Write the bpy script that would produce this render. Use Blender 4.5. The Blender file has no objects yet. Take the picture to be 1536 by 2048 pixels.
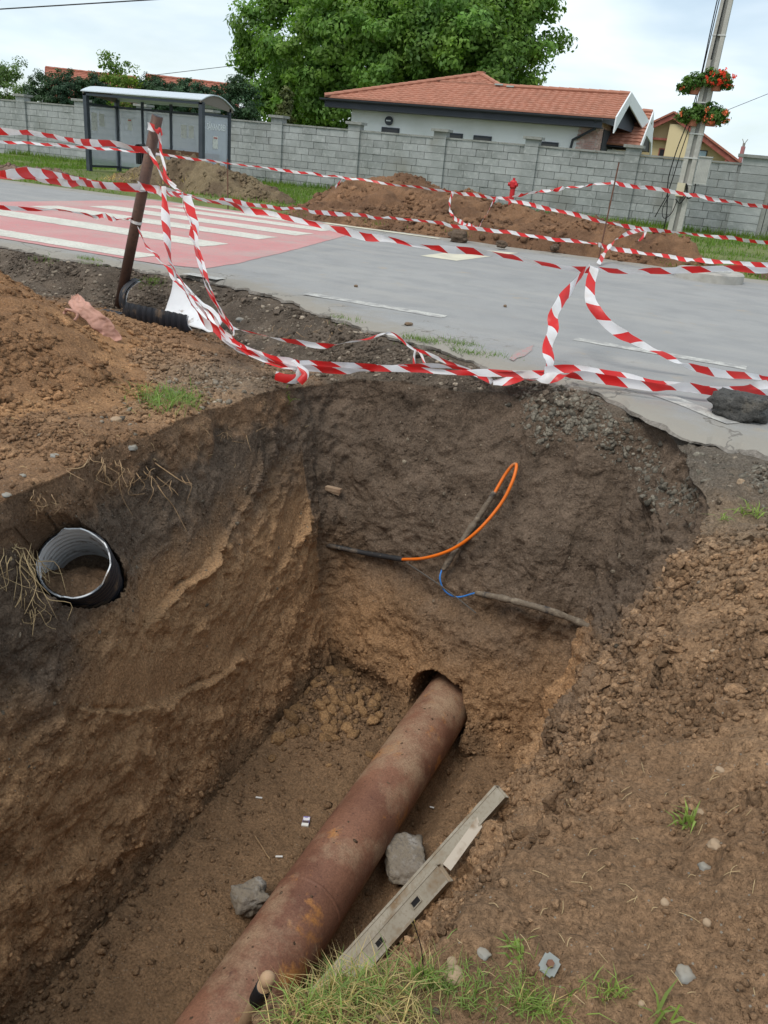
import bpy, bmesh, math, random
import numpy as np
from mathutils import Vector, Matrix
from mathutils.bvhtree import BVHTree

random.seed(7)
RNG = np.random.default_rng(11)
scene = bpy.context.scene
COL = scene.collection

# ------------------------------------------------------------------ camera
# world: X along the road (to the right), Y across the road (away), Z up, road surface z = 0
FPX, CXP, CYP, EYE = 1650.0, 768.0, 1024.0, 1.5
_roll = math.atan(.095)
_n = np.array([-math.sin(_roll), math.cos(_roll)])
_pitch = math.atan(float(np.dot(np.array([CXP-820, CYP-310.]), _n))/FPX)
_yaw = math.atan2(.39, .921)
_c, _s = math.cos(_roll), math.sin(_roll)
_f0 = np.array([0, math.cos(_pitch), -math.sin(_pitch)])
_u0 = np.array([0, math.sin(_pitch), math.cos(_pitch)])
_r0 = np.array([1., 0, 0])
_R = np.array([[math.cos(_yaw), -math.sin(_yaw), 0], [math.sin(_yaw), math.cos(_yaw), 0], [0, 0, 1]])
FWD = _R@_f0
RIGHT = _R@(_c*_r0+_s*_u0)
DOWN = _R@(_s*_r0-_c*_u0)
EYEP = np.array([0, 0, EYE])

cam_data = bpy.data.cameras.new('camera')
cam = bpy.data.objects.new('camera', cam_data)
COL.objects.link(cam)
cam_data.sensor_fit = 'VERTICAL'
cam_data.sensor_height = 36.0
cam_data.lens = FPX/2048*36
cam_data.clip_start = .05
cam_data.clip_end = 3000
_m = Matrix.Identity(4)
for i in range(3):
    _m[i][0] = RIGHT[i]; _m[i][1] = -DOWN[i]; _m[i][2] = -FWD[i]; _m[i][3] = EYEP[i]
cam.matrix_world = _m
scene.camera = cam

# ------------------------------------------------------------------ sky, sun, exposure
SUN_EL, SUN_ROT = math.radians(58), math.radians(200)
world = bpy.data.worlds.new('World'); scene.world = world
world.use_nodes = True
nt = world.node_tree; nt.nodes.clear()
w_out = nt.nodes.new('ShaderNodeOutputWorld')
w_bg = nt.nodes.new('ShaderNodeBackground'); w_bg.inputs['Strength'].default_value = .09
sky = nt.nodes.new('ShaderNodeTexSky'); sky.sky_type = 'NISHITA'; sky.sun_disc = False
sky.sun_elevation = SUN_EL; sky.sun_rotation = SUN_ROT
sky.air_density = 1.0; sky.dust_density = .7
tc = nt.nodes.new('ShaderNodeTexCoord')
sep = nt.nodes.new('ShaderNodeSeparateXYZ'); nt.links.new(tc.outputs['Generated'], sep.inputs[0])
add = nt.nodes.new('ShaderNodeMath'); add.operation = 'ADD'; add.inputs[1].default_value = .22
ab = nt.nodes.new('ShaderNodeMath'); ab.operation = 'ABSOLUTE'
nt.links.new(sep.outputs['Z'], ab.inputs[0]); nt.links.new(ab.outputs[0], add.inputs[0])
dv = nt.nodes.new('ShaderNodeVectorMath'); dv.operation = 'DIVIDE'
cmb = nt.nodes.new('ShaderNodeCombineXYZ')
for i in range(3): nt.links.new(add.outputs[0], cmb.inputs[i])
nt.links.new(tc.outputs['Generated'], dv.inputs[0]); nt.links.new(cmb.outputs[0], dv.inputs[1])
nz = nt.nodes.new('ShaderNodeTexNoise'); nz.inputs['Scale'].default_value = 1.15
nz.inputs['Detail'].default_value = 5; nz.inputs['Roughness'].default_value = .5; nz.inputs['Distortion'].default_value = .3
nt.links.new(dv.outputs[0], nz.inputs['Vector'])
rmp = nt.nodes.new('ShaderNodeValToRGB')
rmp.color_ramp.elements[0].position = .36; rmp.color_ramp.elements[0].color = (.40, .40, .40, 1)
rmp.color_ramp.elements[1].position = .60; rmp.color_ramp.elements[1].color = (.95, .95, .95, 1)
nt.links.new(nz.outputs[0], rmp.inputs[0])
nz2 = nt.nodes.new('ShaderNodeTexNoise'); nz2.inputs['Scale'].default_value = 2.2; nz2.inputs['Detail'].default_value = 4
nt.links.new(dv.outputs[0], nz2.inputs['Vector'])
rm2 = nt.nodes.new('ShaderNodeValToRGB')
rm2.color_ramp.elements[0].position = .3; rm2.color_ramp.elements[0].color = (6.8, 8.0, 8.8, 1)
rm2.color_ramp.elements[1].position = .7; rm2.color_ramp.elements[1].color = (8.5, 9.2, 9.6, 1)
nt.links.new(nz2.outputs[0], rm2.inputs[0])
mx = nt.nodes.new('ShaderNodeMix'); mx.data_type = 'RGBA'
nt.links.new(rmp.outputs[0], mx.inputs['Factor']); nt.links.new(sky.outputs[0], mx.inputs[6]); nt.links.new(rm2.outputs[0], mx.inputs[7])
nt.links.new(mx.outputs[2], w_bg.inputs['Color']); nt.links.new(w_bg.outputs[0], w_out.inputs[0])

sun_d = bpy.data.lights.new('sun', 'SUN'); sun = bpy.data.objects.new('sun', sun_d); COL.objects.link(sun)
sun_d.energy = 1.5; sun_d.angle = math.radians(25); sun_d.color = (1, .94, .85)
# direction towards the sun, same as the sky's: rotation 0 is +Y, turning clockwise seen from above
_sd = Vector((math.sin(SUN_ROT)*math.cos(SUN_EL), math.cos(SUN_ROT)*math.cos(SUN_EL), math.sin(SUN_EL)))
sun.rotation_euler = _sd.to_track_quat('Z', 'Y').to_euler()

vs = scene.view_settings
vs.view_transform = 'Standard'; vs.look = 'None'; vs.exposure = 0.50; vs.gamma = 1; vs.use_curve_mapping = False
scene.cycles.max_bounces = 6
scene.cycles.diffuse_bounces = 5
scene.cycles.transparent_max_bounces = 12

# ------------------------------------------------------------------ small helpers
def px_ray(x, y): return FWD+RIGHT*(x-CXP)/FPX+DOWN*(y-CYP)/FPX
def on_z(x, y, z):
    r = px_ray(x, y); return EYEP+r*((z-EYE)/r[2])
def on_y(x, y, Y):
    r = px_ray(x, y); return EYEP+r*(Y/r[1])
def on_x(x, y, X):
    r = px_ray(x, y); return EYEP+r*(X/r[0])
def at_d(x, y, d): return EYEP+px_ray(x, y)*d
def lin(r, g, b):
    f = lambda c: (c/255/12.92) if c/255 <= .04045 else ((c/255+.055)/1.055)**2.4
    return (f(r), f(g), f(b))
def sstep(a, b, x):
    t = np.clip((np.asarray(x, float)-a)/(b-a), 0, 1); return t*t*(3-2*t)
def unit(v):
    v = np.asarray(v, float); return v/max(1e-9, np.linalg.norm(v))

def _hash(ix, iy, iz, seed):
    h = (ix.astype(np.int64)*374761393+iy.astype(np.int64)*668265263+iz.astype(np.int64)*2147483647+seed*974634777) & 0xffffffff
    h = ((h ^ (h >> 13))*1274126177) & 0xffffffff
    h = ((h ^ (h >> 16))*2246822519) & 0xffffffff
    return ((h ^ (h >> 15)) & 0xffffff)/float(0xffffff)
def vnoise(P, seed=0):
    I = np.floor(P).astype(np.int64); f = P-I; f = f*f*f*(f*(f*6-15)+10)
    r = 0
    for a in (0, 1):
        wx = f[:, 0] if a else 1-f[:, 0]
        for b in (0, 1):
            wy = f[:, 1] if b else 1-f[:, 1]
            for c in (0, 1):
                wz = f[:, 2] if c else 1-f[:, 2]
                r = r+wx*wy*wz*_hash(I[:, 0]+a, I[:, 1]+b, I[:, 2]+c, seed)
    return r*2-1
def fbm(P, freq, octs=4, gain=.5, seed=0):
    r = 0; a = 1
    for o in range(octs):
        r = r+a*vnoise(P*freq*(2.03**o)+o*17.3, seed+o); a *= gain
    return r
def worley(P, freq, seed=0):
    Q = P*freq; I = np.floor(Q).astype(np.int64); best = np.full(len(P), 9.); idv = np.zeros(len(P))
    for a in (-1, 0, 1):
        for b in (-1, 0, 1):
            for c in (-1, 0, 1):
                J = I+np.array([a, b, c])
                hx = _hash(J[:, 0], J[:, 1], J[:, 2], seed); hy = _hash(J[:, 0], J[:, 1], J[:, 2], seed+5); hz = _hash(J[:, 0], J[:, 1], J[:, 2], seed+9)
                d = (J[:, 0]+hx-Q[:, 0])**2+(J[:, 1]+hy-Q[:, 1])**2+(J[:, 2]+hz-Q[:, 2])**2
                m = d < best; best = np.where(m, d, best); idv = np.where(m, hx*.5+hy*.5, idv)
    return np.sqrt(best), idv

def tag(o, label=None, cat=None, group=None, kind=None):
    if label: o['label'] = label
    if cat: o['category'] = cat
    if group: o['group'] = group
    if kind: o['kind'] = kind
    return o
def thing(name, label, cat, loc=(0, 0, 0), group=None):
    o = bpy.data.objects.new(name, None); COL.objects.link(o)
    o.location = tuple(float(c) for c in loc); o.empty_display_size = .1
    return tag(o, label, cat, group)
def raw_mesh(name, V, Fc, smooth=False):
    me = bpy.data.meshes.new(name)
    if isinstance(Fc, np.ndarray):
        n, k = Fc.shape
        me.vertices.add(len(V)); me.vertices.foreach_set('co', np.asarray(V, np.float32).ravel())
        me.loops.add(n*k); me.loops.foreach_set('vertex_index', Fc.astype(np.int32).ravel())
        me.polygons.add(n); me.polygons.foreach_set('loop_start', np.arange(0, n*k, k, dtype=np.int32))
        me.update(calc_edges=True)
    else:
        me.from_pydata([tuple(map(float, v)) for v in V], [], Fc); me.update()
    if smooth: me.polygons.foreach_set('use_smooth', np.ones(len(me.polygons), dtype=bool))
    return me
def world_loc(p):
    l = Vector((0, 0, 0))
    while p is not None: l = l+Vector(p.location); p = p.parent
    return np.array(l)
def obj(name, V, Fc, m, parent=None, smooth=False, at=None):
    """one mesh object; V are world coordinates"""
    V = np.asarray(V, float)
    base = np.zeros(3) if at is None else np.asarray(at, float)
    o = bpy.data.objects.new(name, raw_mesh(name, V-base, Fc, smooth)); COL.objects.link(o)
    o.location = tuple(base-(world_loc(parent) if parent else 0))
    if parent: o.parent = parent
    if m is not None: o.data.materials.append(m)
    return o
def inst(name, me, loc, parent=None, rot=None, scale=None):
    o = bpy.data.objects.new(name, me); COL.objects.link(o)
    o.location = tuple(np.asarray(loc, float)-(world_loc(parent) if parent else 0))
    if rot is not None: o.rotation_euler = rot
    if scale is not None: o.scale = scale
    if parent: o.parent = parent
    return o

class MB:
    def __init__(s): s.v = []; s.f = []; s.n = 0
    def add(s, V, Fc):
        s.v.append(np.asarray(V, float)); s.f += [tuple(int(i)+s.n for i in f) for f in Fc]; s.n += len(V); return s
    def box(s, c, size, R=None):
        h = np.asarray(size, float)/2
        V = np.array([[x, y, z] for x in (-1, 1) for y in (-1, 1) for z in (-1, 1)])*h
        if R is not None: V = V@np.asarray(R).T
        return s.add(V+np.asarray(c), [(0, 1, 3, 2), (4, 6, 7, 5), (0, 4, 5, 1), (2, 3, 7, 6), (0, 2, 6, 4), (1, 5, 7, 3)])
    def beam(s, p, q, w, h, up=(0, 0, 1)):
        p = np.asarray(p, float); q = np.asarray(q, float); d = unit(q-p)
        a = np.cross(d, up); a = unit(a) if np.linalg.norm(a) > 1e-6 else np.array([1., 0, 0]); b = np.cross(a, d)
        return s.box((p+q)/2, (w, np.linalg.norm(q-p), h), np.stack([a, d, b], 1))
    def tube(s, path, r, n=8, caps=True, twist0=0):
        P = np.asarray(path, float); k = len(P); r = np.full(k, r) if np.isscalar(r) else np.asarray(r)
        T = np.gradient(P, axis=0); T /= np.linalg.norm(T, axis=1)[:, None]+1e-12
        a = np.cross(T[0], (0, 0, 1)); a = np.cross(T[0], (1, 0, 0)) if np.linalg.norm(a) < .1 else a; a = unit(a)
        V = []
        th = np.linspace(0, 2*np.pi, n, endpoint=False)+twist0
        for i in range(k):
            a = unit(a-T[i]*np.dot(a, T[i])); b = np.cross(T[i], a)
            V.append(P[i]+r[i]*(np.cos(th)[:, None]*a+np.sin(th)[:, None]*b))
        V = np.concatenate(V); Fc = []
        for i in range(k-1):
            for j in range(n): Fc.append((i*n+j, i*n+(j+1) % n, (i+1)*n+(j+1) % n, (i+1)*n+j))
        if caps: Fc.append(tuple(range(n))[::-1]); Fc.append(tuple((k-1)*n+j for j in range(n)))
        return s.add(V, Fc)
    def prism(s, poly, d):
        """polygon (list of 3-D points) pushed along vector d"""
        P = np.asarray(poly, float); n = len(P); V = np.concatenate([P, P+np.asarray(d, float)])
        Fc = [tuple(range(n)), tuple(range(2*n-1, n-1, -1))]+[(j, n+j, n+(j+1) % n, (j+1) % n) for j in range(n)]
        return s.add(V, Fc)
    def build(s, name, m, parent=None, smooth=False, at=None):
        o = obj(name, np.concatenate(s.v), s.f, m, parent, smooth, at)
        bm = bmesh.new(); bm.from_mesh(o.data); bmesh.ops.recalc_face_normals(bm, faces=bm.faces); bm.to_mesh(o.data); bm.free()
        if smooth: o.data.polygons.foreach_set('use_smooth', np.ones(len(o.data.polygons), dtype=bool))
        return o
    def mesh(s, name, m, smooth=False):
        me = raw_mesh(name, np.concatenate(s.v), s.f, smooth); me.materials.append(m); return me

def crom(pts, n, closed=False):
    P = np.asarray(pts, float)
    if closed: Q = np.concatenate([P[-1:], P, P[:2]])
    else: Q = np.concatenate([2*P[:1]-P[1:2], P, 2*P[-1:]-P[-2:-1]])
    seg = len(P) if closed else len(P)-1
    L = [np.linalg.norm(Q[i+2]-Q[i+1]) for i in range(seg)]
    cum = np.concatenate([[0], np.cumsum(L)]); t = np.linspace(0, cum[-1], n)
    out = []
    for tt in t:
        i = min(seg-1, int(np.searchsorted(cum, tt, 'right')-1)); u = (tt-cum[i])/max(1e-9, L[i])
        p0, p1, p2, p3 = Q[i], Q[i+1], Q[i+2], Q[i+3]
        out.append(.5*((2*p1)+(-p0+p2)*u+(2*p0-5*p1+4*p2-p3)*u*u+(-p0+3*p1-3*p2+p3)*u**3))
    return np.array(out)

# ------------------------------------------------------------------ materials
def new_mat(name):
    m = bpy.data.materials.new(name); m.use_nodes = True
    return m, m.node_tree, m.node_tree.nodes['Principled BSDF']
def _coord(nt, kind='Object'):
    t = nt.nodes.new('ShaderNodeTexCoord'); return t.outputs[kind]
def _noise(nt, vec, scale, detail=4, rough=.55):
    n = nt.nodes.new('ShaderNodeTexNoise'); n.inputs['Scale'].default_value = scale; n.inputs['Detail'].default_value = detail; n.inputs['Roughness'].default_value = rough
    nt.links.new(vec, n.inputs['Vector']); return n.outputs[0]
def _ramp(nt, fac, a, b, ca=(0, 0, 0), cb=(1, 1, 1)):
    r = nt.nodes.new('ShaderNodeValToRGB'); e = r.color_ramp.elements
    e[0].position = a; e[0].color = (*ca, 1); e[1].position = b; e[1].color = (*cb, 1)
    nt.links.new(fac, r.inputs[0]); return r.outputs[0]
def _mix(nt, fac, A, B, mode='MIX'):
    m = nt.nodes.new('ShaderNodeMix'); m.data_type = 'RGBA'; m.blend_type = mode
    for sck, val in ((m.inputs['Factor'], fac), (m.inputs[6], A), (m.inputs[7], B)):
        if isinstance(val, (int, float)): sck.default_value = val
        elif isinstance(val, tuple): sck.default_value = (*val, 1)
        else: nt.links.new(val, sck)
    return m.outputs[2]
def _bump(nt, b, layers, vec):
    """layers: (height socket or scale, strength, distance)"""
    prev = None
    for h, st, di in layers:
        hs = _noise(nt, vec, h, 5, .6) if isinstance(h, (int, float)) else h
        k = nt.nodes.new('ShaderNodeBump'); k.inputs['Strength'].default_value = st; k.inputs['Distance'].default_value = di
        nt.links.new(hs, k.inputs['Height'])
        if prev is not None: nt.links.new(prev, k.inputs['Normal'])
        prev = k.outputs[0]
    if prev is not None: nt.links.new(prev, b.inputs['Normal'])
def mat(name, col, rough=.8, var=(), bump=(), metal=0., spec=.3, rand=0., coord='Object', emit=None):
    """var: (scale, colour, lo, hi); bump: (scale, strength, distance); rand: per-object brightness spread"""
    m, nt, b = new_mat(name)
    vec = _coord(nt, coord)
    if rand:
        oi = nt.nodes.new('ShaderNodeObjectInfo')
        ad = nt.nodes.new('ShaderNodeVectorMath'); ad.operation = 'MULTIPLY_ADD'
        ad.inputs[1].default_value = (1, 1, 1); nt.links.new(vec, ad.inputs[0])
        sc = nt.nodes.new('ShaderNodeVectorMath'); sc.operation = 'SCALE'; sc.inputs[3].default_value = 1.0
        nt.links.new(oi.outputs['Location'], sc.inputs[0]); nt.links.new(sc.outputs[0], ad.inputs[2]); vec = ad.outputs[0]
    c = tuple(col)
    for scale, c2, lo, hi in var:
        c = _mix(nt, _ramp(nt, _noise(nt, vec, scale), lo, hi), c, tuple(c2))
    if rand:
        mr = nt.nodes.new('ShaderNodeMapRange'); mr.inputs[3].default_value = 1-rand; mr.inputs[4].default_value = 1+rand
        nt.links.new(oi.outputs['Random'], mr.inputs[0])
        cc = nt.nodes.new('ShaderNodeCombineColor')
        for i in range(3): nt.links.new(mr.outputs[0], cc.inputs[i])
        c = _mix(nt, 1.0, c, cc.outputs[0], 'MULTIPLY')
    if isinstance(c, tuple): b.inputs['Base Color'].default_value = (*c, 1)
    else: nt.links.new(c, b.inputs['Base Color'])
    b.inputs['Roughness'].default_value = rough; b.inputs['Metallic'].default_value = metal
    b.inputs['Specular IOR Level'].default_value = spec
    _bump(nt, b, bump, vec)
    return m
def soil_mat(name, grain=1.0):
    m, nt, b = new_mat(name)
    vec = _coord(nt)
    at = nt.nodes.new('ShaderNodeAttribute'); at.attribute_name = 'soil_colour'
    c = _mix(nt, 1.0, at.outputs['Color'], _ramp(nt, _noise(nt, vec, 9, 6, .6), .25, .75, (.84, .84, .84), (1.15, 1.14, 1.12)), 'MULTIPLY')
    c = _mix(nt, 1.0, c, _ramp(nt, _noise(nt, vec, 70, 4, .7), .3, .7, (.56, .55, .54), (1.42, 1.41, 1.39)), 'MULTIPLY')
    v = nt.nodes.new('ShaderNodeTexVoronoi'); v.inputs['Scale'].default_value = 55; nt.links.new(vec, v.inputs['Vector'])
    # pale grit
    sp = nt.nodes.new('ShaderNodeTexVoronoi'); sp.inputs['Scale'].default_value = 38; nt.links.new(vec, sp.inputs['Vector'])
    c = _mix(nt, _ramp(nt, sp.outputs['Distance'], .08, .12, (1, 1, 1), (0, 0, 0)), c, (.30, .26, .21))
    nt.links.new(c, b.inputs['Base Color'])
    b.inputs['Roughness'].default_value = .93; b.inputs['Specular IOR Level'].default_value = .18
    inv = nt.nodes.new('ShaderNodeMath'); inv.operation = 'SUBTRACT'; inv.inputs[0].default_value = 1; nt.links.new(v.outputs['Distance'], inv.inputs[1])
    _bump(nt, b, [(14, .6*grain, .03), (inv.outputs[0], .45*grain, .014), (55, 1.0*grain, .022), (170, 1.0*grain, .007)], vec)
    return m

M = {}
M['soil'] = soil_mat('soil')
def asphalt_mat():
    m, nt, b = new_mat('asphalt'); vec = _coord(nt)
    c = (.288, .286, .28)
    for scale, c2, lo, hi in [(.35, (.335, .33, .318), .35, .7), (2.2, (.25, .25, .248), .45, .8), (140, (.17, .17, .17), .52, .75), (160, (.46, .45, .44), .62, .75)]:
        c = _mix(nt, _ramp(nt, _noise(nt, vec, scale), lo, hi), c, c2)
    # long dusty wheel tracks along the road
    mp = nt.nodes.new('ShaderNodeMapping'); mp.inputs['Scale'].default_value = (.25, 1.6, 1); nt.links.new(vec, mp.inputs[0])
    c = _mix(nt, _ramp(nt, _noise(nt, mp.outputs[0], 1.3, 5), .5, .8, cb=(.45, .45, .45)), c, (.40, .375, .335))
    mp2 = nt.nodes.new('ShaderNodeMapping'); mp2.inputs['Scale'].default_value = (.12, 2.2, 1); nt.links.new(vec, mp2.inputs[0])
    c = _mix(nt, _ramp(nt, _noise(nt, mp2.outputs[0], 1.1, 4), .5, .8, cb=(.35, .35, .35)), c, (.24, .24, .24))
    c = _mix(nt, _ramp(nt, _noise(nt, vec, 1.3, 6, .7), .62, .70, cb=(.6, .6, .6)), c, (.37, .30, .22))
    at = nt.nodes.new('ShaderNodeAttribute'); at.attribute_name = 'dust'
    ad = nt.nodes.new('ShaderNodeMath'); ad.operation = 'MULTIPLY_ADD'; nt.links.new(_noise(nt, vec, 3.5, 6, .65), ad.inputs[0]); ad.inputs[1].default_value = .9; nt.links.new(at.outputs['Fac'], ad.inputs[2])
    c = _mix(nt, _ramp(nt, ad.outputs[0], .62, 1.25), c, (.285, .262, .225))
    cr = nt.nodes.new('ShaderNodeTexVoronoi'); cr.feature = 'DISTANCE_TO_EDGE'; cr.inputs['Scale'].default_value = .9
    wv = nt.nodes.new('ShaderNodeTexNoise'); wv.inputs['Scale'].default_value = 2.5; wv.inputs['Detail'].default_value = 5; nt.links.new(vec, wv.inputs['Vector'])
    av = nt.nodes.new('ShaderNodeVectorMath'); av.operation = 'MULTIPLY_ADD'; av.inputs[1].default_value = (.9, .9, .9); nt.links.new(wv.outputs['Color'], av.inputs[0]); nt.links.new(vec, av.inputs[2])
    nt.links.new(av.outputs[0], cr.inputs['Vector'])
    ck = _ramp(nt, cr.outputs['Distance'], .004, .012, (1, 1, 1), (0, 0, 0))
    ml = nt.nodes.new('ShaderNodeMath'); ml.operation = 'MULTIPLY'; nt.links.new(ck, ml.inputs[0]); nt.links.new(_ramp(nt, ad.outputs[0], .55, .8), ml.inputs[1])
    c = _mix(nt, ml.outputs[0], c, (.17, .155, .135))
    nt.links.new(c, b.inputs['Base Color']); b.inputs['Roughness'].default_value = .9; b.inputs['Specular IOR Level'].default_value = .25
    _bump(nt, b, [(120, .4, .004), (9, .25, .02)], vec)
    return m
M['asphalt'] = asphalt_mat()
M['asphalt_broken'] = mat('asphalt_broken', (.19, .17, .145), .95, var=[(40, (.28, .25, .22), .45, .7)], bump=[(45, .9, .02)])
M['red_paint'] = mat('red_road_paint', (.54, .225, .22), .8, var=[(1.0, (.56, .31, .29), .4, .75), (5, (.46, .25, .235), .5, .8), (.5, (.48, .32, .29), .5, .75), (.9, (.42, .33, .30), .55, .72), (16, (.40, .30, .28), .56, .7), (120, (.34, .23, .22), .48, .72)], bump=[(120, .3, .004)])
M['white_paint'] = mat('white_road_paint', (.64, .62, .54), .75, var=[(2, (.50, .48, .41), .4, .75), (14, (.42, .38, .34), .56, .72), (30, (.42, .40, .36), .5, .72), (120, (.40, .39, .36), .6, .75)], bump=[(120, .3, .004)])
M['steel_rust'] = None
# ------------------------------------------------------------------ road
AX = np.array([-14, -9.2, -8.0, -7.1, -6.1, -5.4, -4.76, -4.1, -3.58, -2.9, -2.36, -1.59, -.86, -.56, -.19, .06, .5, 1.2, 3, 8.])
AY = np.array([8.1, 8.05, 7.93, 8.05, 8.15, 8.0, 7.75, 7.45, 7.15, 6.85, 6.66, 6.42, 6.17, 5.92, 5.55, 5.50, 5.46, 5.42, 5.4, 5.4])
def asph(x):
    x = np.asarray(x, float); P = np.stack([x.ravel(), x.ravel()*0, x.ravel()*0], 1)
    return np.interp(x, AX, AY)+(.065*vnoise(P*3.1, 3)+.045*vnoise(P*9, 4)+.028*vnoise(P*27, 5)).reshape(x.shape)
def strip_grid(xs, fy, ny):
    V = []; ts = np.linspace(0, 1, ny)
    for x in xs:
        y0, y1 = fy(x)
        for t in ts: V.append((x, y0+(y1-y0)*t))
    nx = len(xs); I = np.arange(nx*ny).reshape(nx, ny)
    F = np.stack([I[:-1, :-1].ravel(), I[1:, :-1].ravel(), I[1:, 1:].ravel(), I[:-1, 1:].ravel()], 1)
    return np.array(V), F
xs = np.concatenate([np.linspace(-120, -15, 20), np.arange(-14, 4, .03), np.linspace(4.2, 120, 20)])
ae = asph(xs)
mb = MB()
n = len(xs); P3 = np.stack([xs*6, xs*0, xs*0], 1)
top = np.stack([xs, ae, np.zeros_like(xs)], 1)
far = np.stack([xs, np.full_like(xs, 16.75)+.06*np.sin(xs*1.7)+.04*np.sin(xs*4.1), np.zeros_like(xs)], 1)
low = top+np.stack([xs*0, -.02+.03*vnoise(P3, 8), -.05-.012*np.abs(vnoise(P3, 9))], 1)
inn = low+np.array([0, .5, -.01])
# the asphalt sags, cracks and crumbles towards its broken edge
rws = [inn, low]; dust = [np.ones(n), np.ones(n)]
for off, sagz, du_ in ((0, .034, .9), (.07, .018, .7), (.25, .005, .42), (.6, 0, .2), (1.2, 0, .05), (2.2, 0, 0.)):
    rws.append(top+np.stack([xs*0, np.full(n, off), -sagz*(.6+.8*np.abs(vnoise(P3*.6+off*9, 12)))], 1)); dust.append(np.full(n, du_))
rws += [far-np.array([0, 1.2, 0]), far]; dust += [np.zeros(n), np.full(n, .75)]
V = np.concatenate(rws); F = []
for k in range(len(rws)-1):
    for i in range(n-1): F.append((k*n+i, k*n+i+1, (k+1)*n+i+1, (k+1)*n+i))
road = obj('road', V, F, M['asphalt'])
road.data.materials.append(M['asphalt_broken'])
_a = road.data.attributes.new('dust', 'FLOAT', 'POINT'); _a.data.foreach_set('value', np.concatenate(dust).astype(np.float32))
for p in road.data.polygons:
    if p.index < 2*(n-1): p.material_index = 1
tag(road, kind='structure')
_rb = None

def road_sheet(name, poly, z, m, label=None):
    """a thin painted sheet with a slightly worn outline, child of the road"""
    P = np.asarray(poly, float); out = []
    for i in range(len(P)):
        a, b = P[i], P[(i+1) % len(P)]; k = max(2, int(np.linalg.norm(b-a)/.12))
        for t in np.linspace(0, 1, k, endpoint=False):
            q = a+(b-a)*t; out.append(q+RNG.normal(0, .007, 2))
    bm = bmesh.new(); vs_ = [bm.verts.new((q[0], q[1], z)) for q in out]; f = bm.faces.new(vs_)
    if f.normal.z < 0: f.normal_flip()
    bmesh.ops.triangulate(bm, faces=[f])
    me = bpy.data.meshes.new(name); bm.to_mesh(me); bm.free(); me.materials.append(m)
    o = bpy.data.objects.new(name, me); COL.objects.link(o); o.parent = road
    if label: o['label'] = label
    return o
road_sheet('crossing_red_paint', [(-13.7, 8.30), (-6.85, 8.42), (-6.35, 8.65), (-6.40, 9.4), (-6.8, 11.5), (-7.45, 14.4), (-7.6, 15.0), (-8.6, 16.2), (-9.2, 16.55), (-13.7, 16.5)], .004, M['red_paint'])
for y0, y1, xr, xl in ((8.55, 9.05, -7.35, -13.4), (10.40, 11.10, -7.68, -13.2), (12.12, 12.80, -7.86, -12.9), (13.42, 14.12, -7.9, -12.7), (14.75, 15.35, -8.1, -12.6), (15.75, 16.2, -8.6, -12.5)):
    road_sheet('crossing_stripe', [(xl, y0), (xr, y0), (xr-.02, y1), (xl, y1)], .008, M['white_paint'])
M['worn_paint'] = mat('worn_road_paint', (.52, .51, .47), .8, var=[(9, (.30, .29, .28), .42, .62), (60, (.33, .32, .30), .5, .7)], bump=[(120, .3, .004)])
for x0, x1 in ((-6.25, -5.75), (-4.62, -2.98), (-1.60, -.02), (1.4, 3.0), (4.4, 6.0)):
    road_sheet('edge_line', [(x0, 8.05), (x1, 8.05), (x1, 8.22), (x0, 8.22)], .004, M['worn_paint'])
road_sheet('edge_line', [(-.62, 6.42), (-.05, 5.98), (.05, 6.1), (-.5, 6.56)], .004, M['worn_paint'], 'worn white paint smear beside the asphalt lump')
M['cream_paint'] = mat('cream_road_paint', (.62, .58, .45), .8, var=[(3, (.5, .47, .38), .4, .7)], bump=[(120, .3, .004)])
road_sheet('painted_triangle', [(-5.33, 13.07), (-4.7, 13.1), (-4.42, 15.7), (-5.15, 15.3)], .004, M['cream_paint'], 'cream painted wedge on the asphalt')
road_sheet('edge_line', [(-9.0, 16.35), (-6.3, 16.3), (-6.3, 16.5), (-9.0, 16.62)], .0085, M['cream_paint'], 'cream edge line on the far side of the road')
M['red_spray'] = mat('red_spray_paint', (.50, .20, .20), .8, var=[(14, (.33, .29, .27), .36, .58), (60, (.31, .29, .27), .42, .6)])
_p = [on_z(*q, 0)[:2] for q in ((1018, 718), (1035, 703), (1068, 690), (1065, 702), (1045, 712), (1025, 722))]
road_sheet('spray_mark', _p, .004, M['red_spray'], 'pink-red spray mark at the broken edge of the road')

# ------------------------------------------------------------------ ground, far side and surroundings
M['verge_soil'] = mat('verge_soil', (.10, .13, .035), .95, var=[(.9, (.17, .19, .06), .4, .7), (6, (.20, .18, .09), .5, .8), (30, (.06, .09, .02), .5, .8)], bump=[(20, .6, .03)])
def plane_grid(x0, x1, y0, y1, nx, ny, zf):
    X, Y = np.meshgrid(np.linspace(x0, x1, nx), np.linspace(y0, y1, ny), indexing='ij')
    Pn = np.stack([X.ravel(), Y.ravel(), zf(X.ravel(), Y.ravel())], 1); I = np.arange(nx*ny).reshape(nx, ny)
    F = np.stack([I[:-1, :-1].ravel(), I[1:, :-1].ravel(), I[1:, 1:].ravel(), I[:-1, 1:].ravel()], 1); return Pn, F
def verge_z(x, y):
    P = np.stack([x, y, x*0], 1); return -.06+.11*sstep(16.7, 17.4, y)+.04*vnoise(P*.5, 31)*sstep(16.9, 18, y)
tag(obj('verge', *plane_grid(-70, 40, 16.5, 32, 220, 62, verge_z), M['verge_soil'], smooth=True), kind='structure')
V = [(-900, -900, -.5), (900, -900, -.5), (900, 900, -.5), (-900, 900, -.5), (-70, 16.5, -.5)]
mb = MB()
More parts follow.
